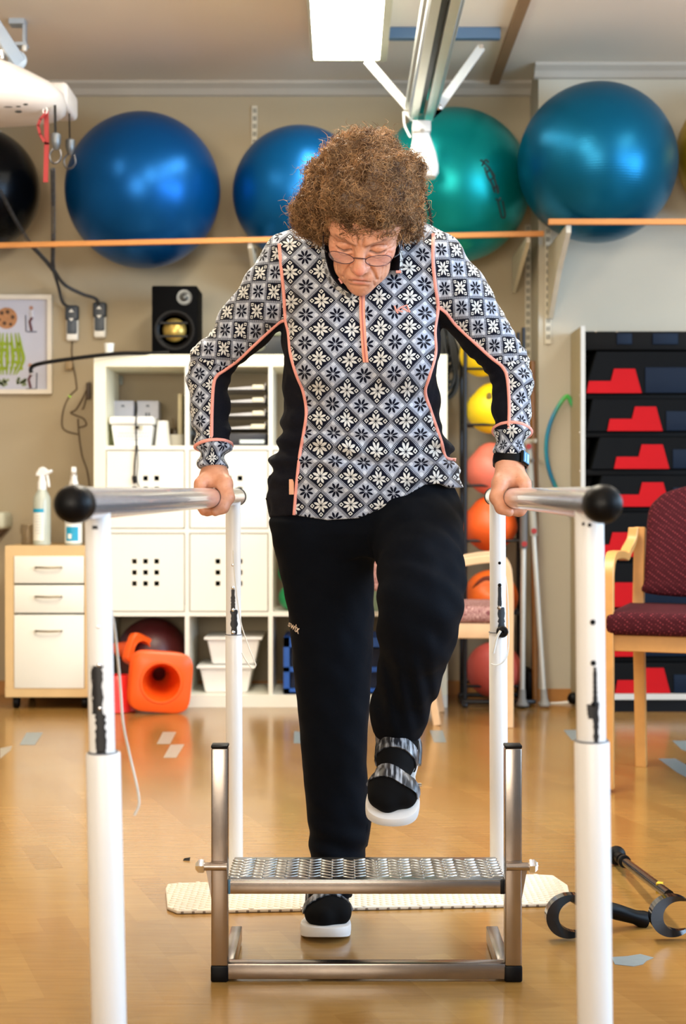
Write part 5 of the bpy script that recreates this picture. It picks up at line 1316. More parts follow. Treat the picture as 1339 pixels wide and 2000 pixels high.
def np_obj(name, pos, quads, m, parent=None, loc=None, fmat=None, uv=None, attr=None):
    org = np.array(tuple(wloc(parent) if parent is not None else Vector(loc)))
    me = bpy.data.meshes.new(name); v = pos - org
    me.vertices.add(len(v)); me.vertices.foreach_set('co', v.astype(F).ravel())
    nq = len(quads); me.loops.add(nq * 4); me.loops.foreach_set('vertex_index', quads.astype(np.int32).ravel())
    me.polygons.add(nq); me.polygons.foreach_set('loop_start', np.arange(0, nq * 4, 4, dtype=np.int32)); me.polygons.foreach_set('loop_total', np.full(nq, 4, dtype=np.int32))
    for q in (m if isinstance(m, (list, tuple)) else [m]): me.materials.append(q)
    if fmat is not None: me.polygons.foreach_set('material_index', fmat.astype(np.int32))
    me.polygons.foreach_set('use_smooth', np.ones(nq, bool))
    if uv is not None:
        l = me.uv_layers.new(name='UVMap'); l.data.foreach_set('uv', uv.astype(F).ravel())
    if attr is not None:
        for nm, arr in attr.items():
            a = me.color_attributes.new(name=nm, type='FLOAT_COLOR', domain='POINT'); a.data.foreach_set('color', arr.astype(F).ravel())
    me.update(calc_edges=True); me.validate()
    o = bpy.data.objects.new(name, me); COL.objects.link(o)
    if parent is not None: o.parent = parent
    else: o.location = loc
    return o
def Noise(amp, fr, seed, aniso=(1, 1, 1)):
    r_ = np.random.default_rng(seed); W = r_.normal(size=(7, 3)) * np.array(aniso); ph = r_.uniform(0, 6.28, 7)
    W = (W / np.linalg.norm(W, axis=1)[:, None]) * np.array(aniso) * fr
    def fn(p):
        q = p @ W.astype(F).T + ph.astype(F); q[:, 1:] += .8 * np.sin(q[:, :-1] * .7)
        return (np.sin(q).mean(1) * amp * 1.6).astype(F)
    return Prim(fn, 0, 'd')

# --- head frame
TH = math.radians(48); ROLL = math.radians(-5); YAW = math.radians(-3)
Hc = Vector((.0420, 2.915, 1.4235))
Rh = Matrix.Rotation(ROLL * -1, 3, 'Y') @ Matrix.Rotation(YAW, 3, 'Z')
_R = Matrix(((1, 0, 0), (0, -math.cos(TH), -math.sin(TH)), (0, -math.sin(TH), math.cos(TH)))).transposed()
# columns: x right, f forward, u up
_B = Matrix(((1, 0, 0), (0, -math.cos(TH), -math.sin(TH)), (0, -math.sin(TH), math.cos(TH))))
def hl(x, f, u):
    v = Vector((x, 0, 0)) + Vector((0, -math.cos(TH), -math.sin(TH))) * f + Vector((0, -math.sin(TH), math.cos(TH))) * u
    return Hc + Rh @ v
def hM():
    c0 = Rh @ Vector((1, 0, 0)); c1 = Rh @ Vector((0, -math.cos(TH), -math.sin(TH))); c2 = Rh @ Vector((0, -math.sin(TH), math.cos(TH)))
    return Matrix((c0, c1, c2)).transposed()
HM = hM()
HMi = np.array([list(q) for q in HM.inverted()], F)
def to_head(p): return (p - V3(Hc)) @ HMi.T
def hE(c, r, k=.02, op='u'): return Ell(hl(*c), r, k, op, M=HM)
def hC(a, b, ra, rb, k=.02, op='u'): return Cap(hl(*a), hl(*b), ra, rb, k, op)
def hS(c, r, k=.02, op='u'): return Sph(hl(*c), r, k, op)
head = [hE((0, -.014, .030), (.074, .092, .090), .03), hE((0, .030, .022), (.068, .058, .030), .03), hE((0, .022, -.030), (.0570, .066, .080), .03), hE((0, .048, -.075), (.037, .040, .042), .03),
        hS((0, .070, -.106), .019, .03), hE((0, .058, .045), (.058, .036, .04), .03)]
for s_ in (-1, 1):
    head += [hS((s_ * .0365, .058, -.028), .024, .022), hS((s_ * .030, .050, -.080), .018, .025), hC((s_ * .012, .088, .020), (s_ * .046, .071, .022), .0095, .0085, .014),
             hE((s_ * .031, .098, -.002), (.017, .016, .011), .012, 's'), hE((s_ * .031, .0745, -.004), (.0165, .0125, .0115), .004),
             hE((s_ * .030, .079, -.018), (.017, .010, .006), .008)]
head += [hC((0, .087, .012), (0, .104, -.022), .0085, .0095, .012), hS((0, .108, -.036), .0125, .010)]
for s_ in (-1, 1): head += [hE((s_ * .0125, .098, -.040), (.0075, .011, .0075), .006), hS((s_ * .006, .104, -.0475), .0028, .003, 's')]
head += [hE((0, .078, -.068), (.030, .018, .024), .018), hC((-.016, .0925, -.0655), (.016, .0925, -.0655), .0036, .0036, .006), hC((0, .0965, -.0645), (0, .0965, -.0645), .0036, .0036, .008), hC((-.013, .091, -.0765), (.013, .091, -.0765), .0056, .0056, .008)]
for s_ in (-1, 1): head.append(hE((s_ * .074, -.012, -.014), (.008, .018, .030), .006))
CREASE = [([(-.020, -.0755), (-.011, -.0718), (0, -.0708), (.011, -.0718), (.020, -.0755)], .0024, .0016), ([(-.013, -.0672), (0, -.0650), (.013, -.0672)], -.0012, .0030), ([(-.011, -.0765), (.011, -.0765)], -.0016, .0036), ([(-.013, -.0875), (.013, -.0875)], .0014, .0040)]
for s_ in (-1, 1):
    for pl, dp, wd_ in (([(.0155, -.038), (.023, -.050), (.029, -.064), (.032, -.078)], .0026, .0028), ([(.026, -.040), (.034, -.056), (.038, -.072)], -.0016, .0060), ([(.025, -.079), (.0275, -.098)], .0017, .0026), ([(.0045, .012), (.0060, .036)], .0020, .0018),
                        ([(.017, .0010), (.031, .0058), (.046, .0008)], .0022, .0016), ([(.018, -.0085), (.031, -.0118), (.045, -.0088)], .0018, .0013), ([(.017, -.019), (.031, -.0235), (.047, -.017)], .0018, .0020), ([(.020, -.0145), (.031, -.0175), (.044, -.0135)], -.0012, .0030),
                        ([(.050, -.004), (.060, -.001)], .0011, .0012), ([(.050, -.009), (.060, -.012)], .0011, .0012), ([(.049, -.014), (.058, -.022)], .0009, .0012), ([(.041, -.046), (.038, -.086)], .0010, .0019), ([(.047, -.040), (.045, -.078)], .0009, .0019), ([(.034, -.030), (.050, -.044)], .0008, .0018),
                        ([(.006, -.052), (.0055, -.062)], .0007, .0014), ([(.010, .0155), (.022, .0205), (.044, .0245)], -.0014, .0036)):
        CREASE.append(([(x_ * s_, u_) for x_, u_ in pl], dp, wd_))
for u_ in (.036, .044, .052): CREASE.append(([(-.036, u_ - .002), (0, u_ + .002), (.036, u_ - .002)], .0010, .0016))
def seg_d(q, pl):
    best = np.full(len(q), 9.0, F)
    for (x0, y0), (x1, y1) in zip(pl, pl[1:]):
        a_ = np.array([x0, y0], F); ba = np.array([x1 - x0, y1 - y0], F); pa = q - a_; h_ = np.clip((pa @ ba) / float(ba @ ba), 0, 1); best = np.minimum(best, np.sqrt(((pa - h_[:, None] * ba) ** 2).sum(1)))
    return best
def crease_fn(p):
    out = np.zeros(len(p), F); c = V3(hl(0, .07, -.03)); near = ((p - c) ** 2).sum(1) < .13 ** 2
    if not near.any(): return out
    q = to_head(p[near]); m_ = np.clip((q[:, 1] - .035) / .02, 0, 1); acc = np.zeros(len(q), F); q2 = q[:, (0, 2)]
    for pl, dp, wd_ in CREASE: acc += dp * np.exp(-(seg_d(q2, pl) / wd_) ** 2)
    acc += .00035 * np.sin(q[:, 0] * 900 + 3 * np.sin(q[:, 2] * 300)) * np.sin(q[:, 2] * 700 + 2 * np.sin(q[:, 0] * 260))
    out[near] = acc * m_; return out
neck = [Cap(hl(0, -.02, -.06), (.036, 3.09, 1.335), .050, .058, .03), Cap((.036, 3.115, 1.335), (.036, 3.13, 1.24), .06, .09, .03)]

# --- arms (joint, radius)
def J(px, py, Y): return P(px, py, Y)
armL = [(J(575, 520, 3.10), .066), (J(532, 572, 3.12), .062), (J(478, 636, 3.16), .053), (J(413, 706, 3.19), .0425), (J(408, 740, 3.19), .0400), (J(410, 800, 3.17), .0375), (J(415, 860, 3.15), .0320), (J(417, 915, 3.135), .0275)]
armR = [(J(836, 515, 3.08), .066), (J(884, 566, 3.10), .062), (J(938, 640, 3.14), .053), (J(992, 712, 3.15), .0415), (J(1001, 745, 3.14), .0385), (J(1000, 800, 3.12), .0365), (J(998, 850, 3.09), .0310), (J(996, 898, 3.07), .0265)]
def chain(jts, k=.02, infl=0.0, tag=0):
    return [Cap(a[0], b[0], a[1] + infl, b[1] + infl, k, tag=tag) for a, b in zip(jts, jts[1:])]
torso_rows = [(462, 655, 775, 3.10, .060), (472, 600, 822, 3.10, .085), (482, 560, 852, 3.10, .098), (500, 550, 860, 3.10, .108), (560, 551, 864, 3.10, .118), (610, 553, 862, 3.115, .130), (660, 554, 858, 3.125, .140), (700, 554, 855, 3.135, .143), (750, 555, 852, 3.155, .133), (800, 553, 857, 3.17, .125),
              (850, 546, 866, 3.185, .125), (900, 533, 886, 3.20, .130), (950, 525, 902, 3.21, .135), (1000, 523, 905, 3.22, .135), (1040, 526, 903, 3.22, .133)]

# --- hands around the bars
def hand(side):
    """side -1: left bar of the photo (the person's right hand). returns prims"""
    s_ = -.3587 if side < 0 else .241
    fd = 962 if side < 0 else 984
    G = Vector(((762 + s_ * fd - CX) / fd, FPX / fd, .8925)); n_ = Vector(((762 + s_ * 1725 - CX) / 1725, FPX / 1725, .8885)); a = (n_ - G).normalized()
    o = Vector((side, 0, 0)); o = (o - a * o.dot(a)).normalized(); up = a.cross(o) * (1 if a.cross(o).z > 0 else -1)
    def q(ax, ph, R): ph = math.radians(ph); return G + a * ax + up * (R * math.cos(ph)) + o * (R * math.sin(ph))
    W = (armL if side < 0 else armR)[-1][0] + Vector((0, 0, -.012))
    prims = []
    for i, (ax, r0, L) in enumerate(((.034, .0100, 1.0), (.0125, .0103, 1.06), (-.009, .0098, 1.0), (-.029, .0086, .86))):
        kn = q(ax, 38, .0365); prims.append(Cap(W + a * (ax * .35) - o * .002, kn, .0175, .0125, .014))
        angs = [38, 38 + 58 * L, 38 + 112 * L, 38 + 160 * L]; rad = [.0355, .0322, .0296, .0282]; rr = [r0 + .0012, r0, r0 * .93, r0 * .83]
        pts = [q(ax + .001 * j, an, R) for j, (an, R) in enumerate(zip(angs, rad))]
        for j in range(3): prims.append(Cap(pts[j], pts[j + 1], rr[j], rr[j + 1], .0035 if j else .006))
    # heel of the hand over the bar
    prims.append(Cap(q(.012, -10, .037), q(-.018, 10, .034), .0165, .0150, .014)); prims.append(Cap(W, q(0, -5, .040), .024, .018, .015))
    th = [W + a * .012 - o * .010, q(.030, -42, .0385), q(.044, -88, .0335), q(.052, -128, .0305), q(.056, -160, .0290)]; tr = [.018, .0155, .0128, .0118, .0092]
    for j in range(4): prims.append(Cap(th[j], th[j + 1], tr[j], tr[j + 1], .008 if j else .016))
    prims.append(Cap(G - a * .15, G + a * .15, .0203, .0203, .0, 's'))
    return prims, G, a, o, up
hl_, GL, aL, oL, uL = hand(-1); hr_, GR, aR, oR, uR = hand(1)

# --- legs
PY = 3.22
pelvis_rows = [(895, 536, 866, 3.20, .108), (930, 534, 872, 3.205, .112), (960, 532, 884, 3.21, .120), (1000, 529, 904, 3.22, .128), (1040, 531, 896, 3.22, .125), (1066, 541, 870, 3.22, .112), (1086, 560, 800, 3.22, .095)]
legR_rows = [(1020, 530, 735, 3.22, .115), (1060, 533, 729, 3.22, .108), (1100, 541, 727, 3.22, .10), (1140, 549, 726, 3.22, .094), (1200, 561, 725, 3.22, .088), (1300, 573, 723, 3.22, .082), (1400, 584, 721, 3.22, .078), (1480, 591, 719, 3.22, .075), (1540, 596, 724, 3.225, .073), (1600, 602, 730, 3.23, .073), (1640, 606, 722, 3.235, .072), (1672, 605, 714, 3.235, .070), (1740, 606, 690, 3.235, .066), (1748, 608, 687, 3.235, .064)]
legL = [(J(806, 1008, 3.20), .092), (J(818, 1062, 3.08), .083), (J(822, 1120, 2.96), .077), (J(822, 1180, 2.895), .072), (J(815, 1245, 2.915), .064), (J(797, 1320, 2.965), .0545), (J(780, 1385, 3.01), .0485), (J(777, 1428, 3.04), .0455)]
# feet frames
def foot_frame(heel, toe, up):
    f = (toe - heel).normalized(); up = Vector(up); u = (up - f * up.dot(f)).normalized(); w = f.cross(u)
    return heel, f, u, w
fr_R = foot_frame(Vector((P(641, 0, 3.31).x, 3.315, 0)), Vector((P(637, 0, 3.08).x, 3.08, 0)), (0, 0, 1))
hL_ = J(782, 1466, 3.11); tL_ = J(762, 1593, 2.945)
fr_L = foot_frame(hL_, tL_, (0, -.55, .8))
def fp(fr, f, w, u): return fr[0] + fr[1] * f + fr[3] * w + fr[2] * u
def foot_prims(fr, infl=0.0, z=.028):
    return [Cap(fp(fr, .035, 0, z + .030), fp(fr, .10, 0, z + .034), .030 + infl, .032 + infl, .03), Cap(fp(fr, .10, 0, z + .034), fp(fr, .165, .003, z + .024), .032 + infl, .026 + infl, .03),
            Cap(fp(fr, .17, -.026, z + .020), fp(fr, .17, .026, z + .020), .023 + infl, .021 + infl, .02), Cap(fp(fr, .17, .0, z + .019), fp(fr, .205, .006, z + .015), .026 + infl, .019 + infl, .02),
            Cap(fp(fr, .19, -.028, z + .016), fp(fr, .195, .026, z + .016), .018 + infl, .016 + infl, .02)]
ankR, ankL = fp(fr_R, .055, 0, .085), legL[-1][0]
# hidden limbs of the body itself
bodyP = head + neck
bodyP += [Stack(torso_rows, .03, infl=-.022)]
bodyP += chain(armL, .02, -.0105) + chain(armR, .02, -.0105) + hl_ + hr_
bodyP += [Stack(pelvis_rows[:-2], .03, infl=-.02)]
hipR = J(640, 1050, 3.22); kneeR = J(655, 1330, 3.22)
bodyP += [Cap(hipR, kneeR, .062, .048, .02), Cap(kneeR, ankR, .045, .034, .02)] + [Cap(a[0], b[0], a[1] - .02, b[1] - .014, .02) for a, b in zip(legL, legL[1:])]
bodyP += [Cap(ankR, fp(fr_R, .055, 0, .06), .030, .026, .02), Cap(ankL, fp(fr_L, .05, 0, .06), .028, .026, .02)] + foot_prims(fr_R, -.005) + foot_prims(fr_L, -.005)
bodyP.append(Prim(crease_fn, 0, 'd'))
rootp = Vector((.0, 3.2, 0))

def skin_material():
    m = bpy.data.materials.new('skin'); m.use_nodes = True; nt = m.node_tree; b = nt.nodes['Principled BSDF']; E.nt = nt
    at = nt.nodes.new('ShaderNodeAttribute'); at.attribute_name = 'tint'
    tc = nt.nodes.new('ShaderNodeTexCoord'); nz = nt.nodes.new('ShaderNodeTexNoise'); nz.inputs['Scale'].default_value = 55; nz.inputs['Detail'].default_value = 5; nt.links.new(tc.outputs['Object'], nz.inputs['Vector'])
    n2 = nt.nodes.new('ShaderNodeTexNoise'); n2.inputs['Scale'].default_value = 170; n2.inputs['Detail'].default_value = 2; nt.links.new(tc.outputs['Object'], n2.inputs['Vector'])
    sp = nt.nodes.new('ShaderNodeSeparateColor'); nt.links.new(at.outputs['Color'], sp.inputs[0])
    base = mixc(nt, nz.outputs['Fac'], s2l((196, 130, 98)), s2l((228, 170, 138)))
    freck = (E(n2.outputs['Fac']) - .60) * 5.0
    base = mixc(nt, freck.max(0).min(1) * .35, base, s2l((150, 88, 58)))
    c = mixc(nt, sp.outputs['Red'], base, s2l((176, 74, 76)))
    c = mixc(nt, sp.outputs['Green'], c, s2l((214, 122, 104)))
    c = mixc(nt, sp.outputs['Blue'], c, s2l((92, 56, 40)))
    nt.links.new(c, b.inputs['Base Color']); b.inputs['Roughness'].default_value = .48
    b.inputs['Subsurface Weight'].default_value = .12; b.inputs['Subsurface Radius'].default_value = (.012, .005, .003); b.inputs['Subsurface Scale'].default_value = .6
    bp = nt.nodes.new('ShaderNodeBump'); bp.inputs['Strength'].default_value = .35; bp.inputs['Distance'].default_value = .0016; nt.links.new(nz.outputs['Fac'], bp.inputs['Height']); nt.links.new(bp.outputs['Normal'], b.inputs['Normal'])
    return m
pos, quads = mesh_sdf(bodyP, (-.42, 2.78, -.01), (.52, 3.42, 1.66), .0022)
hp = to_head(pos.astype(F)); g = lambda c, r: np.exp(-(((hp - np.array(c, F)) / np.array(r, F)) ** 2).sum(1))
inh = (np.abs(hp[:, 0]) < .09) & (hp[:, 2] > -.14) & (hp[:, 1] > -.02)
red_ = np.clip(g((0, .096, -.067), (.015, .016, .0036)) * .7 + g((0, .096, -.0755), (.014, .016, .0045)) * .6, 0, 1)
cheek = sum(g((s_ * .04, .072, -.03), (.02, .03, .018)) for s_ in (-1, 1)) * .55 + g((0, .115, -.038), (.013, .02, .012)) * .75
q2_ = hp[:, (0, 2)]; fr_m = (hp[:, 1] > .045)
def tl(pl, w_): return sum(np.exp(-(seg_d(q2_, [(x_ * s_, u_) for x_, u_ in pl]) / w_) ** 2) for s_ in (-1, 1)) * fr_m
brow = tl([(.011, .0135), (.022, .0185), (.046, .0225)], .0036) * .62
lash_lid_shade = tl([(.017, -.0085), (.031, -.0122), (.046, -.0085)], .0017) * .95 + tl([(.017, .0010), (.031, .0058), (.046, .0008)], .0018) * .45 + tl([(.017, -.019), (.031, -.0235), (.047, -.017)], .002) * .16  # lash line, plus shade painted into the lid crease and under-eye fold
mouth_fold_shade = np.exp(-(seg_d(q2_, CREASE[0][0]) / .0016) ** 2) * fr_m * .8 + tl([(.0155, -.038), (.023, -.050), (.029, -.064), (.032, -.078)], .0022) * .22 + tl([(.0045, .012), (.0060, .036)], .0016) * .2  # crease shade painted along lip line, nasolabial folds and frown lines
tint = np.ones((len(pos), 4)); tint[:, 0] = red_ * inh; tint[:, 1] = np.clip(cheek, 0, 1) * inh; tint[:, 2] = np.clip(brow + lash_lid_shade + mouth_fold_shade, 0, 1) * inh
# knuckles a little redder
for G_, a_, o_, u_ in ((GL, aL, oL, uL), (GR, aR, oR, uR)):
    for ax in (.034, .0125, -.009, -.029):
        for an, R in ((38, .048), (96, .042), (150, .038)):
            c = G_ + a_ * ax + u_ * (R * math.cos(math.radians(an))) + o_ * (R * math.sin(math.radians(an)))
            tint[:, 1] = np.maximum(tint[:, 1], .5 * np.exp(-(((pos - np.array(tuple(c))) / .009) ** 2).sum(1)))
person = np_obj('person', pos, quads, skin_material(), None, rootp, attr={'tint': tint})
setp(person, 'person in star patterned sweater and dark trousers holding both bars, one foot lifted', 'person')

# --- sweater
sw_prims = [Stack(torso_rows, .03)] + [Cap(J(640, 476, 3.11), J(575, 515, 3.10), .052, .064, .035), Cap(J(785, 468, 3.10), J(838, 508, 3.08), .052, .064, .035)]
sw_prims += chain(armL, .018) + chain(armR, .018)
for jt in (armL, armR):
    a, b = jt[-1][0], jt[-2][0]
# bust
sw_prims += [Ell(J(640, 690, 3.045), (.075, .055, .065), .05), Ell(J(775, 690, 3.045), (.075, .055, .065), .05)]
hem_px = [(500, 1012), (573, 1006), (640, 1016), (700, 1012), (760, 987), (800, 964), (830, 946), (858, 944), (880, 952), (930, 948)]
hx_ = np.array([P(a, 0, 3.09).x for a, b in hem_px]); hz_ = np.array([P(0, b, 3.085).z for a, b in hem_px])
def hem_fn(p): return ((np.interp(p[:, 0], hx_, hz_) + (p[:, 1] - 3.09) * -.02) - p[:, 2]).astype(F) * .9
def cuff_fn(p):
    out = np.full(len(p), -1.0, F)
    for jt in (armL, armR):
        a, b = V3(jt[-2][0]), V3(jt[-1][0]); d = (b - a) / np.linalg.norm(b - a); v = (p - b) @ d
        near = (ln(p - b) < .12); out = np.where(near, np.maximum(out, v), out)
    return out
sw_prims += [Noise(.0038, 58, 11, (1, 1, 1.5)), Noise(.0016, 150, 12), Prim(hem_fn, 0, 'i'), Prim(cuff_fn, 0, 'i')]
# elbow folds
def folds(p):
    out = np.zeros(len(p), F)
    for jt, e in ((armL, 3), (armR, 3)):
        c = V3(jt[e][0]); r_ = ln(p - c); d = V3(jt[e + 1][0]) - V3(jt[e - 1][0]); d = d / np.linalg.norm(d); t = (p - c) @ d
        out += -np.exp(-(r_ / .07) ** 2) * np.sin(t * 260 + p[:, 0] * 60) * .0022
    out += np.exp(-((p[:, 2] - .985) / .06) ** 2) * np.sin(p[:, 2] * 150 + p[:, 0] * 24 + np.sin(p[:, 0] * 30)) * .0052     # waist rolls
    out += np.exp(-((p[:, 2] - .925) / .05) ** 2) * np.exp(-((p[:, 0] - .14) / .08) ** 2) * np.sin(p[:, 2] * 190 - p[:, 0] * 60) * .004
    return out
sw_prims.insert(-2, Prim(folds, 0, 'd'))
spos, squads = mesh_sdf(sw_prims, (-.40, 2.86, .80), (.50, 3.42, 1.47), .0032)
def project(p): return np.stack([CX + p[:, 0] / p[:, 1] * FPX, HY - (p[:, 2] - CH) / p[:, 1] * FPX], 1)
pipeL = [(545, 476), (549, 520), (554, 575), (557, 622), (563, 650), (567, 690), (578, 730), (592, 765), (598, 805), (593, 845), (585, 890), (579, 945), (574, 1006)]
pipeR = [(846, 456), (845, 510), (850, 560), (855, 600), (849, 645), (850, 690), (838, 735), (830, 765), (840, 800), (852, 835), (862, 865), (870, 893), (890, 898)]
armpL = [(557, 626), (545, 630), (520, 652), (490, 680), (462, 706), (440, 722), (424, 734), (417, 752), (414, 800), (413, 862)]
armpR = [(857, 600), (872, 612), (890, 635), (925, 668), (958, 698), (980, 716), (990, 738), (994, 790), (993, 838)]
def xat(poly, y): ys = [q[1] for q in poly]; xs_ = [q[0] for q in poly]; return np.interp(y, ys, xs_)
def inpoly(pts, poly):
    x, y = pts[:, 0], pts[:, 1]; c = np.zeros(len(x), bool); j = len(poly) - 1
    for i in range(len(poly)):
        xi, yi = poly[i]; xj, yj = poly[j]
        c ^= ((yi > y) != (yj > y)) & (x < (xj - xi) * (y - yi) / (yj - yi + 1e-9) + xi); j = i
    return c
def arm_d(p, jt): return np.min([q.fn(p) for q in chain(jt, 0)], 0)
fc = spos[squads].mean(1).astype(F); pr = project(fc)
tors = Stack(torso_rows).fn(fc); dL_, dR_ = arm_d(fc, armL), arm_d(fc, armR)
isL = (dL_ < tors - .004) & (pr[:, 0] < xat(pipeL, pr[:, 1])); isR = (dR_ < tors - .004) & (pr[:, 0] > xat(pipeR, pr[:, 1]))
isL |= (pr[:, 0] < 540) & (fc[:, 2] > 1.2) ; isR |= (pr[:, 0] > 868) & (fc[:, 2] > 1.2)
# shoulders: everything outside the shoulder seam is sleeve
isL |= (pr[:, 1] < 628) & (pr[:, 0] < xat(pipeL, pr[:, 1])); isR |= (pr[:, 1] < 600) & (pr[:, 0] > xat(pipeR, pr[:, 1]))
isL |= (pr[:, 0] < 480); isR |= (pr[:, 0] > 925)
isT = ~(isL | isR)
navyT = isT & (((pr[:, 0] < xat(pipeL, pr[:, 1])) & (pr[:, 1] > 622)) | ((pr[:, 0] > xat(pipeR, pr[:, 1])) & (pr[:, 1] > 598) & (pr[:, 1] < 899)))
polyL = armpL + [(452, 862), (470, 800), (470, 740), (520, 690), (570, 640)]; polyR = armpR + [(940, 838), (930, 760), (900, 700), (850, 620)]
navyA = (isL & inpoly(pr, polyL)) | (isR & inpoly(pr, polyR))
fmat = np.where(navyT | navyA, 1, 0)
def arm_uv(p, jt):
    best = None; tt = np.zeros(len(p)); aa = np.zeros(len(p)); L0 = 0; bd = np.full(len(p), 9.0)
    for (a, ra), (b, rb) in zip(jt, jt[1:]):
        a_, b_ = V3(a), V3(b); ba = b_ - a_; L = np.linalg.norm(ba); d = ba / L; pa = p - a_; h = (pa @ d); hc = np.clip(h, 0, L); dist = ln(pa - hc[:, None] * d)
        ref = np.array([0, -1, 0], F); ref = ref - d * (ref @ d); ref /= np.linalg.norm(ref); sd = np.cross(d, ref)
        q = pa - h[:, None] * d; an = np.arctan2(q @ sd, q @ ref)
        m_ = dist < bd; bd = np.where(m_, dist, bd); tt = np.where(m_, L0 + np.clip(h, -.1 if L0 == 0 else 0, L if jt[-1][0] is not b else L + .1), tt); aa = np.where(m_, an, aa); L0 += L
    return tt, aa
lp = spos[squads].reshape(-1, 3).astype(F); nL = np.repeat(isL, 4); nR = np.repeat(isR, 4)
u_ = np.zeros(len(lp)); v_ = np.zeros(len(lp)); sT = .0402 / .98
xx = lp[:, 0] - .012; zz = lp[:, 2] - 1.02; xx, zz = xx + .0035 * np.sin(zz * 17 + 1) + .002 * np.sin(xx * 31 + zz * 22), zz + .0040 * np.sin(xx * 21 + zz * 9) + .003 * np.exp(-((zz + .035) / .05) ** 2) * np.sin(zz * 120); u_ = (xx + zz) / math.sqrt(2) / sT; v_ = (xx - zz) / math.sqrt(2) / sT
for mask, jt in ((nL, armL), (nR, armR)):
    tt, aa = arm_uv(lp, [jt[0], jt[3], jt[-1]])
    # unwrap angle inside a face
    A = aa.reshape(-1, 4); A = np.where(A - A[:, :1] > math.pi, A - 2 * math.pi, A); A = np.where(A - A[:, :1] < -math.pi, A + 2 * math.pi, A); aa = A.reshape(-1)
    rad = np.interp(tt, [0, .2, .33, .55], [.056, .048, .040, .036]); elb = .275
    sg_ = 1 if jt is armR else -1; uu = (lp[:, 0] + sg_ * .10 * lp[:, 2]) / .0315; vv = (lp[:, 2] - sg_ * .06 * lp[:, 0]) / .0375
    du = (aa * .040 + tt) / math.sqrt(2) / .036; dv = (aa * .040 - tt) / math.sqrt(2) / .036
    fore = np.repeat(tt.reshape(-1, 4).mean(1) > elb, 4)
    u_ = np.where(mask, np.where(fore, du, uu), u_); v_ = np.where(mask, np.where(fore, dv, vv), v_)
def knit(name):
    m = bpy.data.materials.new(name); m.use_nodes = True; nt = m.node_tree; b = nt.nodes['Principled BSDF']; E.nt = nt
    uv = nt.nodes.new('ShaderNodeUVMap'); uv.uv_map = 'UVMap'; sp = nt.nodes.new('ShaderNodeSeparateXYZ'); nt.links.new(uv.outputs[0], sp.inputs[0])
    u, v = E(sp.outputs[0]), E(sp.outputs[1])
    fu, fv = E.op('FLOOR', u), E.op('FLOOR', v)
    a = u - fu - .5; c = v - fv - .5
    par = E.op('MODULO', E.op('ABSOLUTE', fu + fv), 2.0).gt(.5)
    r = E.op('SQRT', a * a + c * c); th = E.op('ARCTAN2', c, a)
    m1 = E.op('FLOORED_MODULO', th + 10 * math.pi, math.pi / 4); m2 = (m1 - math.pi / 8)
    al = r * E.op('COSINE', m2); pe = (r * E.op('SINE', m2)).abs()
    pet = pe.lt((((al - .04) * .50).min((.385 - al) * .60)).min(.056))
    aa, ac = a.abs(), c.abs()
    cr = (aa - .31).abs().max((ac - .31).abs())
    ringB = cr.lt(.080) * cr.gt(.035)
    dotA = E.op('SQRT', (aa - .34) * (aa - .34) + (ac - .34) * (ac - .34)).lt(.10)
    # in B the axis triangles between petals are light as well
    mx = aa.max(ac)
    dots = E.op('SINE', (a + .5) * 2 * math.pi * 15).gt(0.0); dots2 = E.op('SINE', (c + .5) * 2 * math.pi * 15).gt(0.0)
    line = mx.gt(.425) * mx.lt(.44) ; border = mx.gt(.452); bd = aa.gt(ac); dd = bd * dots2 + (1 - bd) * dots
    lt = s2l((208, 208, 205)); gr = s2l((164, 170, 184)); gl = s2l((194, 200, 210)); nv = s2l((8, 11, 28))
    A_ = mixc(nt, dotA, gr, gl); A_ = mixc(nt, pet, A_, nv)
    B_ = mixc(nt, ringB, nv, lt); B_ = mixc(nt, pet, B_, lt)
    C_ = mixc(nt, par, A_, B_); bc = mixc(nt, dd, nv, gr); C_ = mixc(nt, line, C_, nv); C_ = mixc(nt, border, C_, bc)
    tc = nt.nodes.new('ShaderNodeTexCoord'); nz = nt.nodes.new('ShaderNodeTexNoise'); nz.inputs['Scale'].default_value = 420; nt.links.new(tc.outputs['Object'], nz.inputs['Vector'])
    hsv = nt.nodes.new('ShaderNodeHueSaturation'); nt.links.new(C_, hsv.inputs['Color']); nt.links.new((E(nz.outputs['Fac']) * .5 + .75).v, hsv.inputs['Value']); nt.links.new(hsv.outputs[0], b.inputs['Base Color'])
    b.inputs['Roughness'].default_value = .9; b.inputs['Specular IOR Level'].default_value = .15; b.inputs['Sheen Weight'].default_value = .25; b.inputs['Sheen Roughness'].default_value = .4
    bp = nt.nodes.new('ShaderNodeBump'); bp.inputs['Strength'].default_value = .4; bp.inputs['Distance'].default_value = .0012; nt.links.new(nz.outputs['Fac'], bp.inputs['Height']); nt.links.new(bp.outputs['Normal'], b.inputs['Normal'])
    return m
navy_k = mat('navy_knit', (8, 10, 22), .85, bump=.3, bscale=500, spec=.2)
sweater = np_obj('sweater', spos, squads, [knit('star_knit'), navy_k], person, fmat=fmat, uv=np.stack([u_, v_], 1))
pink = mat('pink_piping', (238, 160, 146), .7, var=.06, nscale=90)

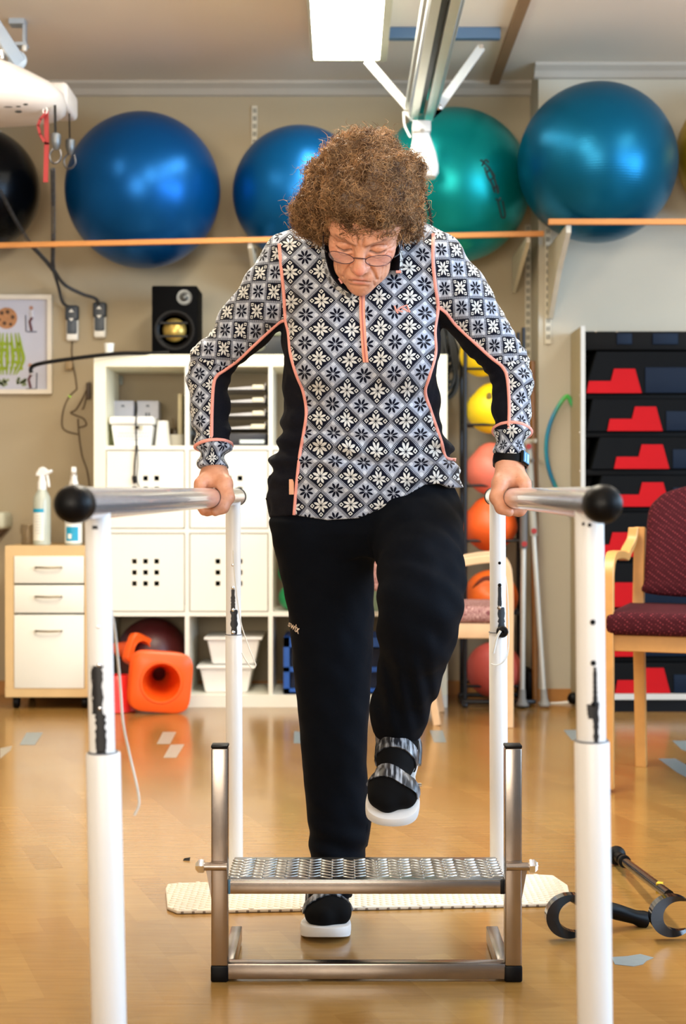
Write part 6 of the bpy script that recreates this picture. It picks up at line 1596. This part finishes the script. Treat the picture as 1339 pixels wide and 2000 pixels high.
def march(prims, px, py, y0=2.7, y1=3.5, n=260):
    ys = np.linspace(y0, y1, n); pts = np.stack([(px - CX) * ys / FPX, ys, CH - (py - HY) * ys / FPX], 1).astype(F)
    d = evalp(prims, pts); i = np.argmax(d < 0)
    if not (d < 0).any(): i = int(np.argmin(d))
    a, b = (ys[max(0, i - 1)], ys[i]); da, db = d[max(0, i - 1)], d[i]
    y = a + (b - a) * (da / (da - db)) if da > 0 > db else ys[i]
    return P(px, py, float(y))
def seam(poly, prims, r, nm, mt, parent, n=7, off=0.0):
    pts = [(p.x, p.y) for p in spline([(a, b, 0) for a, b in poly], n)]
    w = [march(prims, a, b) for a, b in pts]
    # median smooth of depth
    ys = [q.y for q in w]; sm = []
    for i in range(len(ys)): sm.append(sorted(ys[max(0, i - 2):i + 3])[len(ys[max(0, i - 2):i + 3]) // 2])
    w = [P(a, b, y - off) for (a, b), y in zip(pts, sm)]
    return MB().tube(w, r, 8).build(nm, mt, parent, angle=None)
for pl in (pipeL, pipeR, armpL, armpR): seam(pl, sw_prims, .0036, 'piping', pink, sweater)
for jt, y_, xs_ in ((armL, 872, (386, 446)), (armR, 842, (965, 1031))):
    # ring of piping above the cuff
    a, b = jt[-3][0], jt[-2][0]; c = P(sum(xs_) / 2, y_, b.y); d = (b - a).normalized(); e1 = d.orthogonal().normalized(); e2 = d.cross(e1); ring = []
    for i in range(36):
        v = e1 * math.cos(i * math.pi / 18) + e2 * math.sin(i * math.pi / 18); rr = np.linspace(.06, .01, 60); q = np.array([tuple(c + v * float(x_)) for x_ in rr], F); dd = evalp(sw_prims, q); k_ = int(np.argmax(dd < 0)); ring.append(c + v * (float(rr[k_]) + .0005))
    MB().tube(ring, .0036, 8, closed=True).build('cuff_piping', pink, sweater, angle=None)
# zip
zp = [(707, 575), (707, 610), (709, 650), (712, 690), (714, 708)]
pts = [(p.x, p.y) for p in spline([(a, b, 0) for a, b in zp], 6)]; w = [march(sw_prims, a, b) for a, b in pts]
mb = MB(); n = len(w); vs = []
for i, p in enumerate(w):
    for s_ in (-.0055, .0055): vs += [p + Vector((s_, -.003, 0)), p + Vector((s_, .004, 0))]
fs = []
for i in range(n - 1):
    q = 4 * i; fs += [(q, q + 2, q + 6, q + 4), (q, q + 4, q + 5, q + 1), (q + 2, q + 3, q + 7, q + 6)]
fs += [(0, 1, 3, 2), (4 * n - 4, 4 * n - 2, 4 * n - 1, 4 * n - 3)]
zo = mb.add(vs, fs).build('zip_tape', mat('zip_pink', (236, 160, 132), .6), sweater)
MB().tube([p + Vector((0, -.0035, 0)) for p in w], .0014, 6).build('zip_teeth', mat('zip_dark', (190, 104, 88), .5), zo)
# small pink emblem on the chest
for poly in ([(770, 597), (773, 606), (777, 612)], [(774, 607), (783, 600), (794, 596), (800, 610)], [(777, 606), (786, 609)], [(786, 602), (794, 606), (796, 609)]):
    w = [march(sw_prims, a, b) + Vector((0, -.0012, 0)) for a, b in poly]; MB().tube(w, .0016, 6).build('chest_emblem', pink, sweater)
w = [march(sw_prims, a, b) for a, b in ((568, 936), (568, 966))]
MB().rbox(w[0].x - .004, w[0].x + .006, min(w[0].y, w[1].y) - .003, min(w[0].y, w[1].y) + .004, w[1].z, w[0].z, .001).build('side_label', mat('label_pink', (226, 166, 130), .7), sweater)
# stand-up collar around the forward-bent neck: outer band, dark lining
edge = spline([J(684, 574, 2.955), J(664, 560, 2.95), J(647, 540, 2.945), J(637, 512, 2.945), J(633, 480, 2.95), J(640, 448, 2.965), J(664, 420, 2.99), J(706, 408, 3.0), J(750, 420, 2.99), J(772, 448, 2.965), J(779, 480, 2.95), J(781, 508, 2.945), J(779, 530, 2.945)], 5)
vs = []; n = len(edge); cc = J(706, 495, 2.95)
for i, p in enumerate(edge):
    o_ = (p - cc); o_.y = 0
    vs += [p, p + o_ * .10 + Vector((0, .045, 0)), p - o_ * .40 + Vector((0, .075, 0)), p - o_ * .03]
fs = []; mi = []
for i in range(n - 1):
    q = 4 * i; fs += [(q, q + 4, q + 5, q + 1), (q + 2, q + 6, q + 7, q + 3), (q + 3, q + 7, q + 4, q)]; mi += [0, 1, 1]
mb = MB(); mb.add(vs, fs); mb.mi = mi
o = mb.build('collar', [bpy.data.materials['star_knit'], navy_k], sweater, angle=60)
uvl = o.data.uv_layers.new(name='UVMap')
for l in o.data.loops:
    c = o.data.vertices[l.vertex_index].co; xw, zw = c.x + wloc(o).x, c.z + wloc(o).z
    uvl.data[l.index].uv = ((xw + zw) / .0575, (xw - zw) / .0575)
MB().tube([edge[-1] + Vector((-.006, -.001, -.001)), edge[-1] + Vector((.004, -.001, -.001))], .0028, 8).build('collar_zip_end', pink, sweater)
MB().tube([edge[0] + Vector((-.022, .0, .030)), edge[0] + Vector((-.016, .0, .020))], .0022, 8).build('collar_zip_end', pink, sweater)

# --- trousers
tr = [Stack(pelvis_rows, .03), Stack(legR_rows, .012)] + chain(legL, .035)
crotch = Cap(J(728, 1108, 3.0), J(737, 1440, 3.1), .004, .006, .0, 's')
def trfold(p):
    out = np.zeros(len(p), F); c = V3(legL[3][0]); r_ = ln(p - c)
    out += np.exp(-(r_ / .11) ** 2) * np.sin((p[:, 2] * 95 + p[:, 0] * 55 + p[:, 1] * 40)) * .0036
    a = V3(legL[5][0]); out += np.exp(-(ln(p - a) / .10) ** 2) * np.sin(p[:, 0] * 190 + p[:, 2] * 40) * .0035
    m_ = np.exp(-((p[:, 2] - .13) / .09) ** 2) * (p[:, 0] < .05); out += m_ * np.sin(p[:, 2] * 120 + p[:, 0] * 40) * .0035
    return out.astype(F)
def trcut(p):
    out = p[:, 2] * 0 - 1
    a, b = V3(legL[-2][0]), V3(legL[-1][0]); d = (b - a) / np.linalg.norm(b - a); v = (p - b) @ d
    out = np.where(ln(p - b) < .12, v, out)
    out = np.maximum(out, np.where(p[:, 0] < .06, .042 - p[:, 2], -1)); out = np.maximum(out, p[:, 2] - .955 - 0)
    return out.astype(F)
tr += [Prim(trfold, 0, 'd'), Noise(.0040, 38, 21, (1, 1, .55)), Noise(.0014, 120, 22), Prim(trcut, 0, 'i')]
tpos, tquads = mesh_sdf(tr, (-.20, 2.74, .0), (.34, 3.42, 1.0), .0040)
trm = mat('trouser_cloth', (3, 7, 16), .85, var=.1, nscale=12, bump=.15, bscale=600, spec=.12)
trousers = np_obj('trousers', tpos, tquads, trm, person)
# lettering on the thigh
tcu = bpy.data.curves.new('txt', 'FONT'); tcu.body = 'swix'; tcu.size = 1.0; tcu.extrude = .02; tcu.offset = .018
to = bpy.data.objects.new('txt', tcu); COL.objects.link(to); dg = bpy.context.evaluated_depsgraph_get(); tm = bpy.data.meshes.new_from_object(to.evaluated_get(dg)); bpy.data.objects.remove(to)
vx = np.array([tuple(v.co) for v in tm.vertices]); vx[:, 0] -= vx[:, 0].min(); Wd = vx[:, 0].max(); Ht = vx[:, 1].max()
mb = MB(); vs = []
for x_, y_, z_ in vx:
    s_, t_ = x_ / Wd, y_ / Ht; px = 562 + 21 * s_ + 4.5 * t_ * .6; py = 1222 + 16 * s_ - 13 * (t_) * (.75 + .35 * s_)
    q = march(tr, px, py); vs.append(q + Vector((0, -.0008 - (.0010 if z_ > 0 else 0), 0)))
mb.add(vs, [tuple(f.vertices) for f in tm.polygons]); mb.build('printed_lettering', mat('print_white', (232, 214, 196), .6), trousers, smooth=False)
MB().tube([J(521, 972, 3.20), J(525, 982, 3.20), J(529, 1000, 3.19)], .0035, 8).build('pocket_zip_pull', black_pl, trousers)

# --- hair
def hair_shape():
    prims = [hE((-.003, -.030, .050), (.102, .106, .096), .04), hE((0, .026, .080), (.088, .082, .056), .03)] + [hS((x_, .074 - 9 * x_ * x_, .068 + .004 * math.sin(x_ * 160)), .0250, .02) for x_ in (-.056, -.03, -.004, .022, .046, .060)]
    C = lambda px, py, Y, r: Sph(J(px, py, Y - .055), r * .975, .035)
    prims += [C(699, 376, 3.02, .094), C(699, 336, 3.04, .054), C(632, 404, 3.01, .050), C(766, 404, 3.01, .049), C(612, 436, 3.03, .036), C(792, 432, 3.03, .034), C(704, 436, 2.925, .036), C(664, 432, 2.935, .036), C(744, 430, 2.935, .036), C(660, 346, 3.03, .046), C(734, 352, 3.03, .042)]
    prims += [Ell(hl(0, .105, -.048), (.067, .082, .083), .012, 's', M=HM), Noise(.013, 75, 31), Noise(.007, 190, 33)]
    return prims
hairp = hair_shape()
hpos, hquads = mesh_sdf(hairp, (-.16, 2.72, 1.28), (.24, 3.24, 1.68), .0045, n=8)
def hair_mat():
    m = bpy.data.materials.new('curly_hair'); m.use_nodes = True; nt = m.node_tree; b = nt.nodes['Principled BSDF']
    at = nt.nodes.new('ShaderNodeAttribute'); at.attribute_name = 'strand'; sp = nt.nodes.new('ShaderNodeSeparateColor'); nt.links.new(at.outputs['Color'], sp.inputs[0])
    c = mixc(nt, sp.outputs['Red'], s2l((92, 60, 38)), s2l((238, 190, 134))); nt.links.new(c, b.inputs['Base Color']); b.inputs['Roughness'].default_value = .42; b.inputs['Specular IOR Level'].default_value = .45
    tr_ = nt.nodes.new('ShaderNodeBsdfTranslucent'); nt.links.new(c, tr_.inputs[0]); mx = nt.nodes.new('ShaderNodeMixShader'); mx.inputs[0].default_value = .4
    nt.links.new(b.outputs[0], mx.inputs[1]); nt.links.new(tr_.outputs[0], mx.inputs[2]); nt.links.new(mx.outputs[0], nt.nodes['Material Output'].inputs[0]); return m
hv = hpos; tri = hv[hquads]; ce = tri.mean(1); nr = np.cross(tri[:, 2] - tri[:, 0], tri[:, 3] - tri[:, 1]); ar = np.linalg.norm(nr, axis=1); nr = nr / np.maximum(ar, 1e-12)[:, None]
NC = 21000; pick = rng.choice(len(ce), NC, p=ar / ar.sum()); hh = to_head(ce[pick].astype(F))
okc = ~((np.abs(hh[:, 0]) < .062) & (hh[:, 2] < .026) & (hh[:, 1] > .045)); pick = pick[okc]; NC = len(pick)
c0 = ce[pick]; n0 = nr[pick]
sgn = np.sign(((c0 - np.array([.036, 3.03, 1.47])) * n0).sum(1)); n0 = n0 * np.where(sgn == 0, 1, sgn)[:, None]
rv = rng.normal(size=(NC, 3)); ax_ = n0 * .75 + rv * .55; ax_ /= np.linalg.norm(ax_, axis=1)[:, None]
e1 = np.cross(ax_, rng.normal(size=(NC, 3))); e1 /= np.linalg.norm(e1, axis=1)[:, None]; e2 = np.cross(ax_, e1)
SEG = 12; R_ = rng.uniform(.0035, .0105, NC); Ln = rng.uniform(.008, .022, NC); fly = rng.random(NC) < .07; Ln[fly] *= 1.9; turns = rng.uniform(.8, 1.8, NC); ph = rng.uniform(0, 6.28, NC); wd = rng.uniform(.00032, .00080, NC)
start = c0 - n0 * .014
tpar = np.linspace(0, 1, SEG)
path = start[:, None, :] + ax_[:, None, :] * (Ln[:, None] * tpar)[..., None]
an = ph[:, None] + 6.2832 * turns[:, None] * tpar
rr = R_[:, None] * (.5 + .5 * tpar)
path = path + e1[:, None, :] * (rr * np.cos(an))[..., None] + e2[:, None, :] * (rr * np.sin(an))[..., None]
# fuzz: fine longer strands
tan = np.gradient(path, axis=1); tan /= np.maximum(np.linalg.norm(tan, axis=2), 1e-9)[..., None]
s1 = np.cross(tan, n0[:, None, :]); s1 /= np.maximum(np.linalg.norm(s1, axis=2), 1e-6)[..., None]; s2 = np.cross(tan, s1)
wdt = (wd[:, None] * np.sqrt(np.maximum(0.05, 1 - tpar ** 3)))[..., None]
ringv = [path + s1 * wdt * math.cos(a) + s2 * wdt * math.sin(a) for a in (0, 2.0944, 4.1888)]
cv = np.stack(ringv, 2).reshape(-1, 3)        # (curl, seg, 3)
base_i = (np.arange(NC)[:, None, None] * SEG + np.arange(SEG - 1)[None, :, None]) * 3 + np.arange(3)[None, None, :]
nxt = (np.arange(NC)[:, None, None] * SEG + np.arange(SEG - 1)[None, :, None]) * 3 + (np.arange(3)[None, None, :] + 1) % 3
cq = np.stack([base_i, nxt, nxt + 3, base_i + 3], -1).reshape(-1, 4)
# a slightly shrunken mass under the curls
ncen = np.zeros_like(hv); 
for j in range(4): np.add.at(ncen, hquads[:, j], nr * 1.0)
ncen /= np.maximum(np.linalg.norm(ncen, axis=1), 1e-9)[:, None]
sg = np.sign(((hv - np.array([.036, 3.03, 1.47])) * ncen).sum(1).mean()); hv2 = hv - ncen * sg * .007
allv = np.concatenate([hv2, cv]); allq = np.concatenate([hquads, cq + len(hv2)])
col = np.ones((len(allv), 4)); col[:len(hv2), 0] = .10; col[len(hv2):, 0] = np.repeat(np.clip(rng.uniform(.05, .85, NC) ** 1.2 + .22 * np.sin(c0 @ np.array([70., 40, 60])) * np.sin(c0 @ np.array([-50., 60, 45])), 0, 1), SEG * 3)
np_obj('hair', allv, allq, hair_mat(), person, attr={'strand': col})

# --- glasses
wire = mat('glasses_wire', (96, 72, 78), .3, metal=.8)
def head_pt(x, f, u): return hl(x, f, u)
gl = empty('glasses', (0, 0, 0)); gl.parent = person; gl.location = (0, 0, 0)
lensm = bpy.data.materials.new('lens_glass'); lensm.use_nodes = True; nt = lensm.node_tree; b = nt.nodes['Principled BSDF']; b.inputs['Alpha'].default_value = .12; b.inputs['Roughness'].default_value = .03; b.inputs['Base Color'].default_value = (.9, .85, .9, 1)
for s_ in (-1, 1):
    ring = []
    for i in range(36):
        a = 2 * math.pi * i / 36; x_ = s_ * (.0345 + .0240 * math.copysign(abs(math.cos(a)) ** .85, math.cos(a)) * s_ * s_); u_ = -.014 + .0125 * math.sin(a) * (1 + .1 * math.cos(a))
        ring.append(head_pt(x_, .1085 - 4.5 * (abs(x_) - .01) ** 2, u_))
    MB().tube(ring, .0008, 8, closed=True).build('lens_rim', wire, gl)
    mb = MB(); c = head_pt(s_ * .0365, .106, -.014); mb.add([c] + ring, [(0, i + 1, (i + 1) % 36 + 1) for i in range(36)]); mb.build('lens', lensm, gl)
    MB().tube([head_pt(s_ * .0625, .097, -.010), head_pt(s_ * .071, .088, -.009), head_pt(s_ * .0765, .02, -.004), head_pt(s_ * .077, -.01, -.004)], .0013, 8).build('temple_arm', mat('glasses_dark', (20, 14, 18), .4), gl)
MB().tube(spline([head_pt(-.011, .1080, -.010), head_pt(-.006, .1125, -.006), head_pt(.006, .1125, -.006), head_pt(.011, .1080, -.010)]), .0011, 8).build('bridge', wire, gl)

# --- watch on the right of the photo
a, b = armR[-2][0], armR[-1][0]; d = (b - a).normalized(); c = b + d * .003
e1 = Vector((1, 0, 0)); e1 = (e1 - d * e1.dot(d)).normalized(); e2 = d.cross(e1)
wt = empty('wristwatch', (0, 0, 0)); wt.parent = person
mb = MB(); n_ = 40; vs = []
for i in range(n_):
    v = e1 * math.cos(2 * math.pi * i / n_) * .0335 + e2 * math.sin(2 * math.pi * i / n_) * .0295
    for rr, tt in ((.94, -.0105), (1.03, -.0105), (1.06, 0), (1.03, .0105), (.94, .0105)): vs.append(c + v * rr + d * tt)
mb.add(vs, [(i * 5 + q, i * 5 + (q + 1) % 5, ((i + 1) % n_) * 5 + (q + 1) % 5, ((i + 1) % n_) * 5 + q) for i in range(n_) for q in range(5)]); mb.build('strap', black_rub, wt, angle=50)
fd_ = (e1 * .72 - Vector((0, 1, 0)) * .6).normalized(); fd_ = (fd_ - d * fd_.dot(d)).normalized(); sd = d.cross(fd_); wc = c + fd_ * .0315 + Vector((0, 0, 0))
Mw = Matrix.Translation(wc) @ Matrix((sd, d, fd_)).transposed().to_4x4()
MB().rbox(-.013, .013, -.014, .014, -.002, .006, .004, 3, Mw).build('watch_case', black_pl, wt)
wf = MB().rbox(-.0105, .0105, -.0115, .0115, .0058, .0066, .0003, 1, Mw).build('watch_face', mat('watch_blue', (60, 120, 160), .2), wt)
mb = MB(); mb.box(-.008, -.002, -.009, .009, .0066, .0069, Mw); mb.box(.003, .006, -.009, .009, .0066, .0069, Mw); mb.build('face_marks', mat('watch_light', (150, 214, 240), .3), wt, smooth=False)

# --- socks and sandals
sock_m = mat('sock_black', (6, 6, 8), .85, spec=.15)
def strap_mat():
    m = bpy.data.materials.new('sandal_strap'); m.use_nodes = True; nt = m.node_tree; b = nt.nodes['Principled BSDF']; b.inputs['Roughness'].default_value = .35
    tc = nt.nodes.new('ShaderNodeTexCoord'); mp = nt.nodes.new('ShaderNodeMapping'); mp.inputs['Scale'].default_value = (150, 30, 12); nt.links.new(tc.outputs['Object'], mp.inputs[0])
    nz = nt.nodes.new('ShaderNodeTexNoise'); nz.inputs['Scale'].default_value = 1; nt.links.new(mp.outputs[0], nz.inputs['Vector']); E.nt = nt
    f = ((E(nz.outputs['Fac']) - .45) * 5).max(0).min(1); nt.links.new(mixc(nt, f, s2l((36, 38, 44)), s2l((168, 174, 184))), b.inputs['Base Color']); return m
strap_m = strap_mat(); sole_m = mat('sole_white', (226, 224, 222), .5)
def make_foot(fr, ank, mir, leg_dir):
    prims = foot_prims(fr, 0) + [Cap(fp(fr, .050, 0, .062), ank, .033, .034, .025), Cap(ank, ank + leg_dir * .05, .034, .036, .02)]
    allp = np.array([tuple(fp(fr, a, b, c)) for a in (-.03, .26) for b in (-.07, .07) for c in (-.02, .2)] + [tuple(ank + leg_dir * .08)]); lo, hi = allp.min(0) - .03, allp.max(0) + .03
    p_, q_ = mesh_sdf(prims, lo, hi, .003, n=8); sock = np_obj('sock', p_, q_, sock_m, person)
    sd = empty('sandal', (0, 0, 0)); sd.parent = person
    # sole
    ol = [(.0, .0), (.008, .024), (.04, .034), (.09, .032), (.13, .038), (.17, .046), (.205, .043), (.228, .028), (.238, .004), (.234, -.020), (.212, -.038), (.17, -.042), (.12, -.034), (.08, -.030), (.035, -.032), (.006, -.022)]
    ol = [(p.x, p.y) for p in spline([(a, b * 1.17 * mir, 0) for a, b in ol], 4, closed=True)]; n = len(ol); cx_, cy_ = .12, 0
    vs = []; lev = [(.0, .93), (.003, .985), (.010, 1.0), (.019, 1.0), (.023, .985), (.024, .93)]
    for hgt, sc in lev:
        for a, b in ol:
            toe = max(0, (a - .17) / .07); heel_ = max(0, (.03 - a) / .03); lift = .010 * toe ** 2 if hgt < .01 else .007 * toe
            vs.append(fp(fr, cx_ + (a - cx_) * (sc * .02 + .98 if sc == 1 else sc), b * sc, hgt + lift + (.006 * (1 - a / .24) if hgt > .015 else 0)))
    L_n = len(lev); fs = [(i * n + q, i * n + (q + 1) % n, (i + 1) * n + (q + 1) % n, (i + 1) * n + q) for i in range(L_n - 1) for q in range(n)] + [tuple(range(n)), tuple(range((L_n - 1) * n, L_n * n))]
    MB().add(vs, fs).build('sole', sole_m, sd, angle=40)
    def band(f0, f1, skew, lab, r_off=.0025, tilt=0.0, full=False):
        N = 30; M_ = 5; vs = []
        for j in range(M_):
            for i in range(N + 1):
                th = math.pi * (i / N) if not full else 2 * math.pi * i / N
                sx_ = math.cos(th); sz_ = math.sin(th); f = f0 + (f1 - f0) * j / (M_ - 1) + skew * sx_ * mir + tilt * sz_
                best = .01; dirv = fr[3] * sx_ + fr[2] * sz_; o_ = fp(fr, f, 0, .046)
                rs = np.linspace(.07, .008, 50); pts = np.array([tuple(o_ + dirv * float(x_)) for x_ in rs], F); dd = evalp(prims, pts); k_ = int(np.argmax(dd < r_off)); 
                vs.append(o_ + dirv * float(rs[k_]))
        inn = [v - (v - fp(fr, (f0 + f1) / 2, 0, .046)).normalized() * .003 for v in vs]; n1 = N + 1
        fs = [(j * n1 + i, j * n1 + i + 1, (j + 1) * n1 + i + 1, (j + 1) * n1 + i) for j in range(M_ - 1) for i in range(N)]; T = len(vs)
        fs += [tuple(T + q for q in reversed(f_)) for f_ in fs]
        for i in range(N): fs += [(i, T + i, T + i + 1, i + 1), ((M_ - 1) * n1 + i, (M_ - 1) * n1 + i + 1, T + (M_ - 1) * n1 + i + 1, T + (M_ - 1) * n1 + i)]
        o = MB().add(vs + inn, fs).build(lab, strap_m, sd, angle=50); return o
    band(.148, .180, .012, 'toe_strap', .004); band(.080, .112, .004, 'instep_strap', .004)
    # heel counter and ankle strap
    MB().tube(spline([fp(fr, .085, .044 * mir, .040), fp(fr, .04, .038 * mir, .065), fp(fr, .006, .0, .075), fp(fr, .04, -.038 * mir, .065), fp(fr, .085, -.040 * mir, .040)]), .0075, 8, sx=.6).build('heel_strap', strap_m, sd)
    MB().rbox(-.006, .006, -.004, .004, -.003, .003, .001, 1, Matrix.Translation(fp(fr, .155, .049 * mir, .05))).build('strap_buckle', chrome, sd)
    return sock
make_foot(fr_R, ankR, 1, Vector((0, 0, 1)))
ld = (legL[-2][0] - legL[-1][0]).normalized()
make_foot(fr_L, ankL + ld * -.004, -1, ld)
# striped trouser lining turned out at the raised ankle
a = legL[-1][0] - ld * .012; e1 = ld.orthogonal().normalized(); e2 = ld.cross(e1)
mb = MB(); vs = []; n_ = 32
for rr, tt in ((.0445, .010), (.0450, .0), (.0435, -.014), (.041, -.014), (.042, .010)):
    for i in range(n_): vs.append(a + (e1 * math.cos(2 * math.pi * i / n_) + e2 * math.sin(2 * math.pi * i / n_)) * rr + ld * tt)
mb.add(vs, [(j * n_ + i, j * n_ + (i + 1) % n_, ((j + 1) % 5) * n_ + (i + 1) % n_, ((j + 1) % 5) * n_ + i) for j in range(5) for i in range(n_)])
mb.build('grey_lining_cuff', mat('lining_grey', (112, 114, 122), .6, var=.4, nscale=300), trousers)
